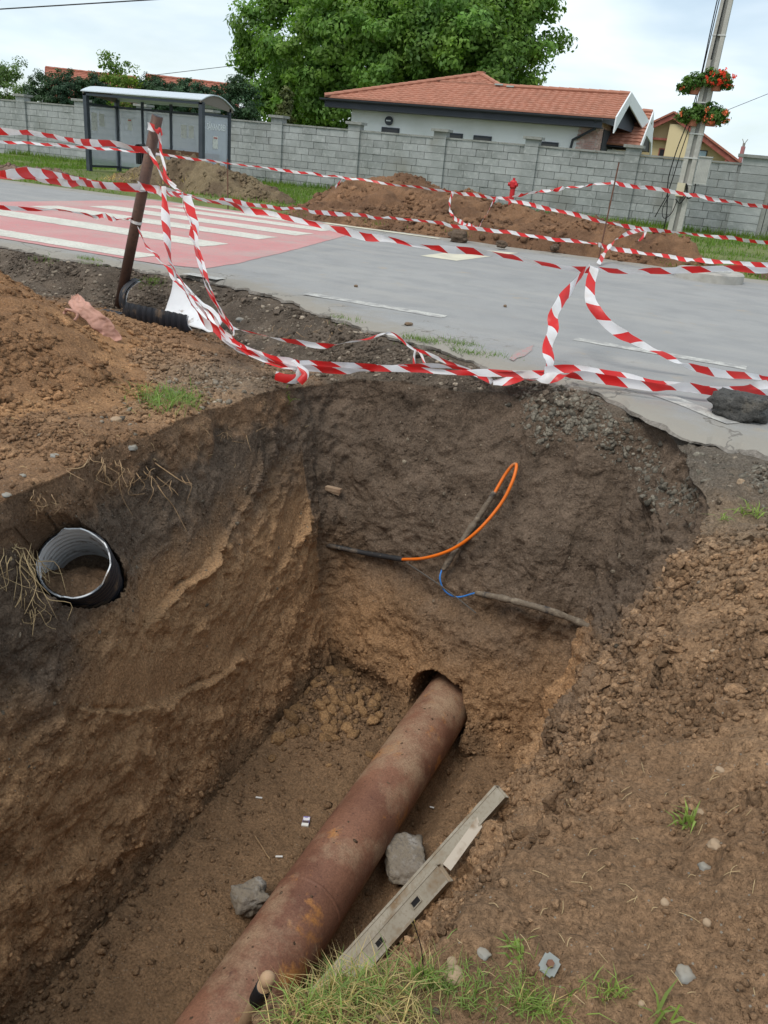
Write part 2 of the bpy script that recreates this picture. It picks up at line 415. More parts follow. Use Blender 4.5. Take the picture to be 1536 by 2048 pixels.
# one sheet to the horizon with an opening for the works in front of the road
for x0, y0, x1, y1 in ((-900, 8.6, 900, 900), (-900, -900, -14, 8.6), (5.5, -900, 900, 8.6), (-14, -900, 5.5, -4)):
    mb.add([(x0, y0, -.08), (x1, y0, -.08), (x1, y1, -.08), (x0, y1, -.08)], [(0, 1, 2, 3)])
tag(mb.build('ground', M['verge_soil']), kind='structure')

# ------------------------------------------------------------------ the dug ground: banks, trench walls and floor in one surface
def g(x, y):
    d = np.interp(x, AX, AY)-y
    L = sstep(-2.5, -3.6, x)
    P = np.stack([x, y, x*0], 1)
    zl = -.06-.27*sstep(.0, .75, d+.08*vnoise(P*2.2, 41))+.12*sstep(.9, 2.0, d)
    zr = -.05-.07*sstep(0, .6, d)*sstep(3.2, 4.8, y)-.05*sstep(0, .35, d)*(1-sstep(3.2, 4.8, y))+.11*sstep(.8, 2.6, d)
    z = L*zl+(1-L)*zr
    z = z+.20*sstep(2.2, -.5, y)*L
    # soft spoil thrown along the right bank
    z = z+.16*np.exp(-(((x-.75)/.45)**2+((y-2.2)/.8)**2))*(1-L)+.10*np.exp(-(((x-.7)/.5)**2+((y-3.6)/.6)**2))*(1-L)
    z = z+.52*sstep(-.15, 1.1, x)*sstep(4.7, 3.1, y)*sstep(.9, 1.8, y)
    return z
ST = [  # rim x, y | toe x, y | wall power | cell size
    (-3.22, 5.70, -2.62, 5.35, 1.0, .013), (-2.95, 5.95, -2.45, 5.33, 1.05, .013), (-2.5, 6.04, -2.2, 5.24, 1.1, .013), (-2.05, 6.08, -1.85, 5.10, 1.2, .013),
    (-1.5, 6.10, -1.5, 5.0, 1.25, .013), (-1.05, 6.02, -1.2, 4.98, 1.2, .013), (-.56, 5.93, -.93, 4.99, 1.1, .013), (-.38, 5.72, -.85, 4.92, 1.0, .013),
    (-.18, 5.2, -.82, 4.75, 1.1, .012), (-.05, 4.7, -.86, 4.35, 1.15, .012), (.0, 4.0, -.93, 3.85, 1.15, .012), (-.02, 3.3, -1.02, 3.2, 1.1, .011),
    (-.05, 2.6, -1.12, 2.6, 1.05, .010), (-.08, 2.0, -1.17, 2.1, 1.0, .009), (-.20, 1.5, -1.19, 1.7, .95, .009), (-.33, 1.18, -1.2, 1.4, .9, .009),
    (-.46, 1.0, -1.25, 1.15, .8, .010), (-.50, .75, -1.3, .9, .8, .014), (-.62, .35, -1.5, .55, .8, .03), (-1.6, .1, -1.75, .35, .9, .05), (-2.4, .2, -2.2, .4, .9, .04), (-2.8, .6, -2.42, .7, 1.0, .03),
    (-2.92, 1.7, -2.5, 1.8, 1.0, .013), (-2.95, 2.35, -2.52, 2.4, 1.0, .012), (-3.06, 2.9, -2.54, 3.0, 1.0, .012), (-3.22, 3.4, -2.57, 3.5, 1.05, .012), (-3.28, 4.1, -2.6, 4.2, 1.05, .013), (-3.27, 4.9, -2.63, 4.9, 1.0, .013)]
ST = np.array(ST)
ns = len(ST); us = []
for i in range(ns):
    a, b = ST[i], ST[(i+1) % ns]
    Ls = max(np.hypot(*(b[:2]-a[:2])), np.hypot(*(b[2:4]-a[2:4])))
    k = max(2, int(Ls/((a[5]+b[5])/2)))
    us += list(i+np.linspace(0, 1, k, endpoint=False))
us = np.array(us); NU = len(us)
def closed_interp(col):
    i = us.astype(int); f = us-i; p0, p1, p2, p3 = col[(i-1) % ns], col[i % ns], col[(i+1) % ns], col[(i+2) % ns]
    cr = .5*((2*p1)+(-p0+p2)*f+(2*p0-5*p1+4*p2-p3)*f*f+(-p0+3*p1-3*p2+p3)*f**3)
    return .5*cr+.5*(p1*(1-f)+p2*f)
RX, RY, TX, TY, PW = (closed_interp(ST[:, k]) for k in range(5))
wob = np.stack([RX, RY, RX*0], 1)
RX = RX+.05*vnoise(wob*2.3, 50)+.02*vnoise(wob*7, 51); RY = RY+.04*vnoise(wob*2.3, 52)+.02*vnoise(wob*7, 53)
FLOOR = -2.6
CX_, CY_ = np.full(NU, -1.6), np.clip(TY, .9, 4.9)
# outer rectangle points: shoot out from the trench centre line
dx, dy = RX+1.55, RY-np.clip(RY, 1.4, 4.6)
dx = np.where(np.abs(dx) < 1e-3, 1e-3, dx)
sc = np.full(NU, 1e9)
ax0 = RX; 
for lim, comp, base in ((-14.2, dx, RX), (5.8, dx, RX), (8.9, dy, RY), (-4.2, dy, RY)):
    with np.errstate(divide='ignore', invalid='ignore'):
        t = (lim-base)/comp
    t = np.where((t > 0) & np.isfinite(t), t, 1e9); sc = np.minimum(sc, t)
QX, QY = RX+dx*sc, RY+dy*sc
QL = np.hypot(QX-RX, QY-RY)
nf, nw, no = 70, 210, 190
rows = []
zone = []
for k in range(nf):
    t = k/nf; rows.append(np.stack([CX_+(TX-CX_)*t, CY_+(TY-CY_)*t, np.full(NU, FLOOR)], 1)); zone.append(0)
RZ = g(RX, RY)-.05
for k in range(nw):
    v = k/nw; e = v**PW
    vz = 1-(1-v)**1.03
    rows.append(np.stack([TX+(RX-TX)*e, TY+(RY-TY)*e, FLOOR+(RZ-FLOOR)*vz], 1)); zone.append(1)
for k in range(no+1):
    w = k/no
    dist = QL*(.22*w*np.minimum(1, 4.5/QL)+(1-.22*np.minimum(1, 4.5/QL))*w**2.6)
    x = RX+(QX-RX)*dist/QL; y = RY+(QY-RY)*dist/QL
    zz = g(x, y)-.05*np.exp(-dist/.07)+.05
    rows.append(np.stack([x, y, zz-.05], 1)); zone.append(2)
G = np.array(rows); NR = len(rows)            # NR x NU x 3
zone = np.array(zone)[:, None]*np.ones((1, NU))
def normals(G):
    du = np.roll(G, -1, 1)-np.roll(G, 1, 1); dv_ = np.gradient(G, axis=0)
    N = np.cross(du, dv_); N /= np.linalg.norm(N, axis=2)[:, :, None]+1e-12
    return N
N0 = normals(G)
if N0[-1, :, 2].mean() < 0: N0 = -N0; FLIP = True
else: FLIP = False
# smooth the normals across the creases
for _ in range(10): N0[1:-1] = (N0[:-2]+N0[1:-1]+N0[2:])/3
N0 /= np.linalg.norm(N0, axis=2)[:, :, None]+1e-12
P = G.reshape(-1, 3); z = P[:, 2]; x = P[:, 0]; y = P[:, 1]; zn = zone.ravel()
rowi = np.repeat(np.arange(NR), NU); uu = np.tile(us, NR)
side_end = sstep(-.9, -.3, np.where(uu > 20, uu-ns, uu))*(1-sstep(6.3, 7.6, uu)); side_end = np.where(uu < 7.7, 1-sstep(6.3, 7.6, uu), side_end)
side_right = sstep(6.3, 7.6, uu)*(1-sstep(16, 17, uu))
side_left = sstep(20.5, 21.5, uu)*(1-sstep(ns-.45, ns-.05, uu))
iw = (zn == 1)
vv = np.where(iw, (rowi-nf)/nw, np.where(zn == 0, 0, 1.))
D = np.zeros(len(P))
big = fbm(P, 1.1, 3, .5, 60); mid = fbm(P, 4.5, 3, .55, 70); fine = fbm(P, 17, 3, .6, 80)
Pst = P*np.array([1, 1, .35])
strk = fbm(Pst, 9, 3, .6, 90)
w1, id1 = worley(P, 11, 3); w2, id2 = worley(P, 27, 4); w3, id3 = worley(P, 52, 6); clod3 = np.clip(.8-w3, 0, 1)*id3
clod1 = np.clip(.75-w1, 0, 1)*id1; clod2 = np.clip(.8-w2, 0, 1)*id2
edge = sstep(0, .10, vv)*(1-sstep(.93, 1, vv))
# trench walls
wallD = (.055*big+.026*mid+.014*fine+.014*strk)*(.35+.65*edge)+.025*clod1*edge+.022*clod2+.012*clod3-.02*np.maximum(0, fbm(P, 13, 2, .6, 95)-.35)
rough_r = side_right
wallD *= np.where(side_left > .5, .66, np.where(side_end > .5, .72, 1.))
wallD += rough_r*(-.06+.05*np.maximum(0, mid)+.045*clod1+.028*clod2+.014*clod3)
# spoil that has slid down the right bank
D += np.where(iw, wallD, 0)
flD = .030*big+.018*mid+.007*fine+.022*clod1+.008*clod2
D += np.where(zn == 0, flD-.15*np.exp(-((x+1.27)/.085)**2)*(y < 5.05)-.05*np.exp(-((x+1.78)/.06)**2), 0)
nearb = sstep(-1.2, -.6, x)*sstep(5.4, 4.4, y); rough = np.clip(.45+1.1*fbm(P, 1.3, 3, .6, 96), .1, 1.6)
outD = .022*big+.018*mid+.010*fine+.030*clod1+.016*clod2+.010*clod3+nearb*rough*(.045*clod1+.040*clod2+.026*clod3+.018*np.maximum(0, mid))
D += np.where(zn == 2, outD*(1-.0*vv), 0)

# broken faces: small scarps, and streaks left by the bucket
tq = 2.4*fbm(P*np.array([1, 1, 1.3]), 2.1, 3, .55, 140); fr_ = tq-np.floor(tq)
D += iw*edge*(side_left+side_end+.6*side_right)*.013*(np.floor(tq)+sstep(.78, 1, fr_))
tq2 = 2.2*fbm(P, 6.5, 2, .5, 145); fr2 = tq2-np.floor(tq2)
D += iw*edge*.008*(np.floor(tq2)+sstep(.7, 1, fr2))
al = y*.78+z*.62; ac = -y*.62+z*.78
D += iw*edge*side_left*.007*vnoise(np.stack([ac*26, al*1.6, al*0], 1), 150)
D += iw*edge*side_end*(.010*vnoise(np.stack([x*24+.6*mid, z*1.3, z*0], 1), 151)+.028*np.maximum(0, vnoise(np.stack([x*9+.5*mid, z*.8, z*0+3], 1), 152)-.2)*sstep(-1.5, -.9, z))
# bucket marks: ledges swept along the left wall, given as (y, z) polylines
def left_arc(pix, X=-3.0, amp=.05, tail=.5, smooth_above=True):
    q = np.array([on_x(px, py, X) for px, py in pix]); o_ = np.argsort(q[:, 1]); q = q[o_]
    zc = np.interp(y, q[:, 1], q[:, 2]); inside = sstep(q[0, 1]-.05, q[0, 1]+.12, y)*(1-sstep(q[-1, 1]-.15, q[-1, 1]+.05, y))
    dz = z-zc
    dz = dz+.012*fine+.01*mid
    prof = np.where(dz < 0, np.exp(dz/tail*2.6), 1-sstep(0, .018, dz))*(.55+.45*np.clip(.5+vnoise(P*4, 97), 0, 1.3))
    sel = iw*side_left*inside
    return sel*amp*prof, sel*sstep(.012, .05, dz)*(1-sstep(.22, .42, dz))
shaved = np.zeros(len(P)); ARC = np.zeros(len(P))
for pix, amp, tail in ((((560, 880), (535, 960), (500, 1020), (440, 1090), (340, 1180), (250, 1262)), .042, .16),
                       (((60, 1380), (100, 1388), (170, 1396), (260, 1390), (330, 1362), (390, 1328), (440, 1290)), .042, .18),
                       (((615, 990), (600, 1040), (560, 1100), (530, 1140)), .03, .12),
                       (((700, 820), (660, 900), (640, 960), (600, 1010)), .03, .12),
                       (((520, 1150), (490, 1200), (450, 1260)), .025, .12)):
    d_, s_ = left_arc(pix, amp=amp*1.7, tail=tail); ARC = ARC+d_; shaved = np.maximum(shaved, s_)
D = D*(1-.85*shaved)+.055*big*.5*shaved+.004*vnoise(np.stack([ac*30, al*1.5, al*0], 1), 155)*shaved+ARC
# tooth grooves down the end wall: pixel x, y-top, y-bottom, width, depth
for px_, y0, y1, wd, dp in ((765, 780, 900, .05, .02), (800, 790, 870, .045, .016), (735, 1110, 1180, .03, .022), (780, 1210, 1250, .03, .02), (705, 770, 930, .07, .03), (870, 880, 960, .04, .018),
                            (905, 800, 900, .05, .014), (1000, 800, 1000, .05, .016), (1130, 850, 990, .05, .014), (1190, 900, 1010, .05, .014), (960, 1290, 1370, .04, .016), (1185, 1115, 1200, .05, .05), (840, 1230, 1290, .04, .016),
                            (690, 1120, 1190, .04, .03), (1100, 1240, 1330, .05, .016), (1045, 830, 950, .03, .03), (985, 1000, 1120, .05, .02), (870, 1300, 1360, .04, .014)):
    a = on_y(px_, y0, 5.6); b = on_y(px_-.12*(y1-y0), y1, 5.45)
    xc = a[0]+(b[0]-a[0])*np.clip((a[2]-z)/(a[2]-b[2]), 0, 1)
    m_ = iw*side_end*np.exp(-((x-xc)/wd)**2*2)*sstep(b[2]-.03, b[2]+.06, z)*(1-sstep(a[2]-.08, a[2]+.05, z))
    D -= dp*m_
D += iw*side_end*.035*sstep(-1.02, -.98, x)*sstep(-1.2, -.7, z)
# hollow of the old trench under the loose ducts, undercut toe
D -= iw*side_end*.05*np.exp(-(((z+1.62)/.10)**2+((x+1.6)/.9)**2))
D -= iw*side_end*.07*(1-sstep(.02, .10, vv))*sstep(-1.0, -2.2, x)
# nose of rubble in the far left corner of the floor
fl_rub = (zn == 0)*np.exp(-(((x+2.35)/.35)**2+((y-4.95)/.45)**2))
D += fl_rub*(.08+.10*clod1+.05*clod2)
D += (zn == 0)*.09*sstep(.78, 1, rowi/nf)*(side_left+side_right*.8)*(.6+.6*mid)
# tunnel of the big pipe in the end wall
PIPE_X, PIPE_Z, PIPE_R = -1.53, -2.46, .205
P = P+N0.reshape(-1, 3)*D[:, None]
rp = np.hypot(P[:, 0]-PIPE_X+.03, (P[:, 2]-PIPE_Z-.025)); hole = iw*side_end*(1-sstep(.21, .29+.03*mid, rp))
P[:, 1] += .55*hole
# corrugated drain sticking out of the left wall: clear a pocket round it
DR_C, DR_D, DR_R = np.array([-2.94, 2.88, -.62]), unit((.42, -.62, .66)), .185
rel = P-DR_C; ax_ = rel@DR_D; rad = np.linalg.norm(rel-ax_[:, None]*DR_D, axis=1)
push = np.where((rad < DR_R+.024) & (ax_ > -.45) & (ax_ < .6) & (zn > 0), ax_+.45, 0)
P -= push[:, None]*DR_D
G1 = P.reshape(NR, NU, 3)
# below the asphalt the soil stays under the slab
dA = asph(P[:, 0])-P[:, 1]
P[:, 2] = np.where((zn == 2) & (dA < .10), np.minimum(P[:, 2], -.062), P[:, 2])
PITV = P

# soil types by layer and place
n_a = fbm(P, .9, 3, .5, 100); n_b = fbm(P, 5, 4, .6, 110)
spoil = np.array([.385, .230, .128]); spoil2 = np.array([.265, .155, .086]); dark = np.array([.126, .092, .067]); dark2 = np.array([.185, .136, .100]); ochre = np.array([.475, .285, .152]); floorc = np.array([.255, .160, .092]); grey = np.array([.155, .135, .112])
def lerp(a, b, t): return a*(1-t)[:, None]+b*t[:, None]
one = np.ones(len(P))[:, None]
top_c = lerp(one*spoil, one*spoil2, sstep(-.3, .5, n_a+.35*n_b))
top_c = lerp(top_c, one*np.array([.185, .112, .066]), .8*sstep(.25, .6, fbm(P, 1.7, 4, .6, 118)))
dk = lerp(one*dark, one*dark2, .25+.5*sstep(-.6, .7, n_b))
lay = np.where(side_left > .5, -1.2+.08*(P[:, 1]-3),  np.where(side_end > .5, -1.72, -1.35))
wide = np.where(side_end > .5, .62, .30)
C = lerp(one*ochre*np.where(side_end > .5, .80, 1.)[:, None], dk, sstep(-1, 1, (P[:, 2]-lay+.22*n_a+.10*n_b)/wide))
C = lerp(C, one*floorc, (zn == 0)*1.0)
C = lerp(C, one*floorc, iw*(1-sstep(.0, .16, vv+.06*n_b)))
# right bank: brown soil runs over the dark layer towards the near end
cover = side_right*sstep(4.3, 2.5, P[:, 1]+.5*n_a+.35*n_b-.45*(P[:, 2]+1.2))
rt = sstep(-1.4, -.6, P[:, 0])
top_c = lerp(top_c, lerp(one*np.array([.40, .252, .145]), one*np.array([.265, .165, .095]), sstep(-.4, .5, n_a+.4*n_b)), .75*rt)
C = lerp(C, top_c, iw*cover*.9)
C = lerp(C, top_c, (zn == 2)*1.0)
C = lerp(C, one*np.array([.20, .158, .115]), (zn == 2)*.75*sstep(-.6, -.2, P[:, 0])*sstep(3.2, 4.3, P[:, 1]+.4*n_b)*(P[:, 1] < 6.5))
# crusted edge of the left rim and the darker bank under the road
C = lerp(C, top_c*.9, iw*side_left*sstep(-.52, -.32, P[:, 2]+.12*n_b)*.7)
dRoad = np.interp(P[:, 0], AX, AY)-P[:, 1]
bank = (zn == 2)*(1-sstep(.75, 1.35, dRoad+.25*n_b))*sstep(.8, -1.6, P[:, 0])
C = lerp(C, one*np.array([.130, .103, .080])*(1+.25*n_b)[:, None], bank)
C = lerp(C, one*grey, (zn == 2)*sstep(-1.6, -.4, P[:, 0])*(1-sstep(.2, 1.0, dRoad+.2*n_b))*.8)
# grey gravelly patch in front of the left rim corner
C = lerp(C, one*np.array([.22, .175, .13]), (zn == 2)*np.exp(-(((P[:, 0]+3.6)/.7)**2+((P[:, 1]-5.3)/.8)**2))*.8)
C = C*(1+.05*n_b+.07*fine)[:, None]
C = C*(1+2.4*np.clip(ARC, 0, .06))[:, None]  # ledge lips lightened: dry crust plus the light an edge catches, painted in
C = np.clip(C, .02, .9)
I = np.arange(NR*NU).reshape(NR, NU); J = np.roll(I, -1, 1)
F = np.stack([I[:-1].ravel(), J[:-1].ravel(), J[1:].ravel(), I[1:].ravel()], 1)
if FLIP: F = F[:, ::-1].copy()
def set_colour(me, C):
    a_ = me.attributes.new('soil_colour', 'FLOAT_COLOR', 'POINT')
    a_.data.foreach_set('color', np.concatenate([C, np.ones((len(C), 1))], 1).astype(np.float32).ravel())
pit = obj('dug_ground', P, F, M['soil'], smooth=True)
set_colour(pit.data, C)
tag(pit, kind='structure'); print('pit quads', len(F))
PITC = C
# the surface, for setting things down on it
_tri = [tuple(map(int, f)) for f in F]
BVH_PIT = BVHTree.FromPolygons([tuple(map(float, v)) for v in P], _tri)
def hit(px_, py_):
    """point of the dug surface in a direction, and its normal"""
    r = BVH_PIT.ray_cast(Vector(EYEP), Vector(px_ray(px_, py_)).normalized())
    if r[0] is None: q = on_z(px_, py_, 0); return q, np.array([0, 0, 1.])
    nn = np.array(r[1]); 
    if nn@px_ray(px_, py_) > 0: nn = -nn
    return np.array(r[0]), nn
def drop(x_, y_, z0=3.0):
    r = BVH_PIT.ray_cast(Vector((x_, y_, z0)), Vector((0, 0, -1)))
    return r[0].z if r[0] is not None else 0.

# loose crumbs and clods lying on the dug ground (nobody could count them)
ICO = None
def ico(sub):
    bm = bmesh.new(); bmesh.ops.create_icosphere(bm, subdivisions=sub, radius=1); V_ = np.array([v.co[:] for v in bm.verts]); F_ = np.array([[v.index for v in f.verts] for f in bm.faces]); bm.free(); return V_, F_
def crumbs(name, pos, nrm, size, colour, m, sub=1, flat=.75, smooth=True, sink=.3, jit=.28):
    V0, F0 = ico(sub); k = len(pos); nv = len(V0)
    V_ = V0[None]*(1+RNG.normal(0, jit, (k, nv, 1)).clip(-.5, .6))*np.concatenate([RNG.uniform(.7, 1.3, (k, 1, 2)), RNG.uniform(.5, 1, (k, 1, 1))*flat], 2)
    A = RNG.normal(size=(k, 3)); A = A-(A*nrm).sum(1)[:, None]*nrm*.8; A /= np.linalg.norm(A, axis=1)[:, None]
    Nn = nrm; B = np.cross(Nn, A); B /= np.linalg.norm(B, axis=1)[:, None]+1e-9; A = np.cross(B, Nn)
    Rm = np.stack([A, B, Nn], 2)
    V_ = np.einsum('kij,kvj->kvi', Rm, V_)*size[:, None, None]+pos[:, None, :]+(nrm*size[:, None]*(flat*.6-sink))[:, None, :]
    F_ = (F0[None]+np.arange(k)[:, None, None]*nv).reshape(-1, 3)
    o = obj(name, V_.reshape(-1, 3), F_, m, smooth=smooth)
    set_colour(o.data, np.repeat(colour, nv, 0))
    return o
A4 = P[F]; ctr = A4.mean(1); fn = np.cross(A4[:, 2]-A4[:, 0], A4[:, 3]-A4[:, 1]); area = np.linalg.norm(fn, axis=1)/2; fn /= np.linalg.norm(fn, axis=1)[:, None]+1e-12
fn *= np.where((fn*(EYEP-ctr)).sum(1) < 0, -1, 1)[:, None]
fzone = zn[F[:, 0]]; fr = side_right[F[:, 0]]; fe = side_end[F[:, 0]]; flf = side_left[F[:, 0]]
vis = ((ctr-EYEP)@FWD > .8); pxx = CXP+FPX*((ctr-EYEP)@RIGHT)/((ctr-EYEP)@FWD); pyy = CYP+FPX*((ctr-EYEP)@DOWN)/((ctr-EYEP)@FWD)
vis &= (pxx > -250) & (pxx < 1790) & (pyy > 0) & (pyy < 2350)
fdist = np.linalg.norm(ctr-EYEP, axis=1)
def scatter(wt, k, near=0.):
    w = np.where(vis, area*wt, 0)*(2.5/np.maximum(fdist, 1))**near; w = w/w.sum(); i = RNG.choice(len(w), k, p=w)
    r = RNG.uniform(0, 1, (k, 2, 1)); a = A4[i]
    pos = (a[:, 0]*(1-r[:, 0])+a[:, 1]*r[:, 0])*(1-r[:, 1])+(a[:, 3]*(1-r[:, 0])+a[:, 2]*r[:, 0])*r[:, 1]
    return pos, fn[i], PITC[F[i, 0]]
clump = np.clip(.5+1.2*fbm(ctr, 2.1, 3, .6, 130), .03, 2)
for nm, wt, k, lo, hi in (('soil_crumbs', (fzone == 2)*(dRoad[F[:, 0]] > .1)*clump+fr*(fzone == 1)*cover[F[:, 0]]*1.5*clump, 62000, .003, .017),
                          ('soil_clods', (fzone == 2)*(dRoad[F[:, 0]] > .2)*clump**2*.6+fr*(fzone == 1)*cover[F[:, 0]]*clump**2, 2200, .014, .038),
                          ('floor_crumbs', (fzone == 0)*(.25+clump*sstep(.55, 1, rowi[F[:, 0]]/nf))+fl_rub[F[:, 0]]*8+(fzone == 1)*(1-sstep(.03, .2, vv[F[:, 0]])), 7000, .005, .022),
                          ('wall_crumbs', (fzone == 1)*(.4+flf+.5*fe)*clump, 9000, .003, .011)):
    pos, nn, cc = scatter(wt, k, 1.0 if nm == 'soil_crumbs' else 0.)
    sz = lo*(hi/lo)**(RNG.uniform(0, 1, k)**2.2)*(np.clip(np.linalg.norm(pos-EYEP, axis=1)/3, .6, 1.3) if nm == 'soil_crumbs' else 1)
    o = crumbs(nm, pos, nn, sz, np.clip(cc*RNG.normal(1.04, .2, (k, 1)).clip(.5, 1.6), .02, 1), M['soil'], flat=.95, sink=.18)
    if nm == 'soil_clods': o.data.polygons.foreach_set('use_smooth', np.zeros(len(o.data.polygons), dtype=bool))
    tag(o, dict(soil_crumbs='fine brown soil crumbs covering both banks', soil_clods='larger brown soil clods on the banks', floor_crumbs='dark soil crumbs along the trench floor', wall_crumbs='small soil crumbs clinging to the trench walls')[nm], 'soil', kind='stuff')
pos, nn, cc = scatter(fl_rub[F[:, 0]]+.0, 90)
tag(crumbs('rubble_clods', pos, nn, RNG.uniform(.02, .06, 90), np.array([[.33, .20, .10]])*RNG.normal(1, .15, (90, 1)), M['soil'], sub=2, jit=.12), 'broken clay lumps in the far left corner of the trench floor', 'soil', kind='stuff')
pos, nn, cc = scatter((fzone == 1)*(ctr[:, 2] > -1.7)*(fe+flf+.6*fr)*clump, 420)
tag(crumbs('wall_stones', pos, nn, .004*(.02/.004)**(RNG.uniform(0, 1, 420)**2.4), np.array([[.27, .225, .17]])*RNG.normal(1, .3, (420, 1)).clip(.4, 1.9), M['soil'], smooth=False, jit=.2, sink=.5), 'small stones embedded in the trench walls', 'stones', kind='stuff')
# crushed stone of the road bed spilling out below the broken asphalt
M['gravel'] = soil_mat('crushed_stone', .5)
gw = ((fzone > 0)*sstep(.65, .05, np.abs(dRoad[F[:, 0]]-.35))*sstep(-1.8, -.9, ctr[:, 0])*sstep(1.2, .4, ctr[:, 0])*sstep(-.55, -.25, ctr[:, 2])*clump)
pos, nn, cc = scatter(gw+1e-12, 2600)
sz = .006*(.028/.006)**(RNG.uniform(0, 1, 2600)**1.8)
tag(crumbs('road_bed_gravel', pos, nn, sz, np.array([[.175, .158, .128]])*RNG.normal(1, .25, (2600, 1)).clip(.5, 1.7), M['gravel'], smooth=False, flat=.6, jit=.24, sink=.42), 'grey crushed stone spilling out below the broken road edge', 'gravel', kind='stuff')
gw = (fzone == 2)*(np.exp(-(((ctr[:, 0]+3.65)/.5)**2+((ctr[:, 1]-4.9)/.9)**2))+.5*bank[F[:, 0]]*(dRoad[F[:, 0]] > .05)+.012*(ctr[:, 0] > -1))
pos, nn, cc = scatter(gw+1e-12, 2200)
sz = .005*(.030/.005)**(RNG.uniform(0, 1, 2200)**2)
tag(crumbs('pebbles', pos, nn, sz, np.array([[.25, .21, .165]])*RNG.normal(1, .3, (2200, 1)).clip(.4, 1.9), M['gravel'], smooth=False, flat=.7, jit=.2), 'small grey pebbles strewn over the left bank and road edge', 'gravel', kind='stuff')
# ================================================================== background
M['block'] = mat('concrete_block', (.33, .345, .34), .93, var=[(1.1, (.25, .265, .255), .42, .65), (7, (.40, .41, .40), .5, .75), (45, (.22, .22, .21), .55, .8), (.45, (.22, .22, .195), .56, .72)], bump=[(60, .5, .006), (6, .25, .01)], rand=.13)
M['mortar'] = mat('mortar', (.15, .15, .145), .95, bump=[(40, .5, .01)])
M['coping'] = mat('coping_concrete', (.27, .275, .255), .93, var=[(3, (.18, .185, .16), .45, .7), (20, (.34, .34, .32), .5, .8)], bump=[(40, .4, .008)])
WU = unit((1, .043, 0)); WV = np.array([-WU[1], WU[0], 0]); WO = np.array([-31.5, 28.3, 0])
WR = np.stack([WU, WV, np.array([0, 0, 1.])], 1); WANG = math.atan2(WU[1], WU[0])
def wp(u, v, z): return WO+WU*u+WV*v+np.array([0, 0, z])
wall = thing('block_wall', 'long grey concrete block garden wall with capped pillars behind the verge', 'wall', WO)
PX_ = [-36.4, -33.25, -30.15, -27.09, -24.03, -20.98, -17.97, -14.82, -11.56, -8.32, -5.03, -1.5]
PU = [(x+31.5)/WU[0] for x in PX_]
HB, NC, BL = .234, 9, .56
mb = MB(); cop = MB()
for a, b in zip(PU[:-1], PU[1:]):
    mb.box(wp((a+b)/2, .10, NC*HB/2-.05), (b-a-.38, .16, NC*HB+.08), WR)
    n_ = max(1, round((b-a-.4)/1.0)); w_ = (b-a-.42)/n_
    for k in range(n_): cop.box(wp(a+.21+w_*(k+.5), .09, NC*HB+.03), (w_-.012, .26, .055), WR)
mb.build('mortar', M['mortar'], wall); cop.build('coping', M['coping'], wall)
me_full = MB().box((0, 0, 0), (BL-.014, .2, HB-.014)).mesh('block', M['block'])
blocks = []
for a, b in zip(PU[:-1], PU[1:]):
    u0, u1 = a+.215, b-.215
    for c in range(NC):
        cut = u0+((.0 if c % 2 else .5)+RNG.choice([0, 0, .2, -.15]))*BL
        edges = [u0]; 
        while cut < u1-.08:
            if cut-edges[-1] > .08: edges.append(cut)
            cut += BL
        edges.append(u1)
        for p, q in zip(edges[:-1], edges[1:]): blocks.append(((p+q)/2, q-p, (c+.5)*HB))
def pix(p):
    v = np.asarray(p)-EYEP; d = v@FWD; return CXP+FPX*(v@RIGHT)/d, CYP+FPX*(v@DOWN)/d
inview = []; rest = MB()
for u, w, z in blocks:
    p = wp(u, .09, z); q = pix(p); (inview if -40 < q[0] < 1580 else [])
    inview.append((-30 < q[0] < 1560 and not (560 < q[0] < 1250 and q[1] > 372+.1*(q[0]-700)), -np.linalg.norm(p), u, w, z))
inview.sort(key=lambda t: (t[0], t[1]), reverse=True)
for i, (vis_, _, u, w, z) in enumerate(inview):
    jit = RNG.normal(0, .006)
    if i < 300 and vis_: inst('block', me_full, wp(u, .09+jit, z), wall, (0, 0, WANG), ((w-.014)/(BL-.014), 1, 1))
    else: rest.box(wp(u, .09+jit, z), (w-.014, .2, HB-.014), WR)
tag(rest.build('block_courses', M['block'], wall), kind='stuff')
me_pb = MB().box((0, 0, 0), (.46, .36, HB-.012)).mesh('pillar_block', M['block'])
me_pc = MB().box((0, 0, 0), (.66, .52, .085)).mesh('pillar_cap', M['coping'])
for k, u in enumerate(PU):
    wide = 1.9 if k == len(PU)-1 else 1
    pl = MB().box(wp(u+(.2 if wide > 1 else 0), .09, 1.1), (.40*wide, .32, 2.3), WR).build('pillar', M['mortar'], wall, at=wp(u, .09, 0))
    for c in range(10): inst('pillar_block', me_pb, wp(u+(.2 if wide > 1 else 0), .09+RNG.normal(0, .003), (c+.5)*HB), pl, (0, 0, WANG), (wide, 1, 1))
    inst('pillar_cap', me_pc, wp(u+(.2 if wide > 1 else 0), .09, 10*HB+.03), pl, (0, 0, WANG), (wide*.95, 1, 1))
# ribbed concrete gate post panels right of the end pillar
gp = thing('ribbed_panel', 'pale ribbed concrete panel right of the last wall pillar', 'panel', wp(PU[-1]+.62, 0, 0))
for k in range(6): MB().box(wp(PU[-1]+.70+.17*k, .05, 1.05), (.15, .2, 2.1), WR).build('rib', M['coping'], gp)
MB().box(wp(PU[-1]+1.12, .12, 1.03), (1.05, .12, 2.06), WR).build('back_slab', M['mortar'], gp)

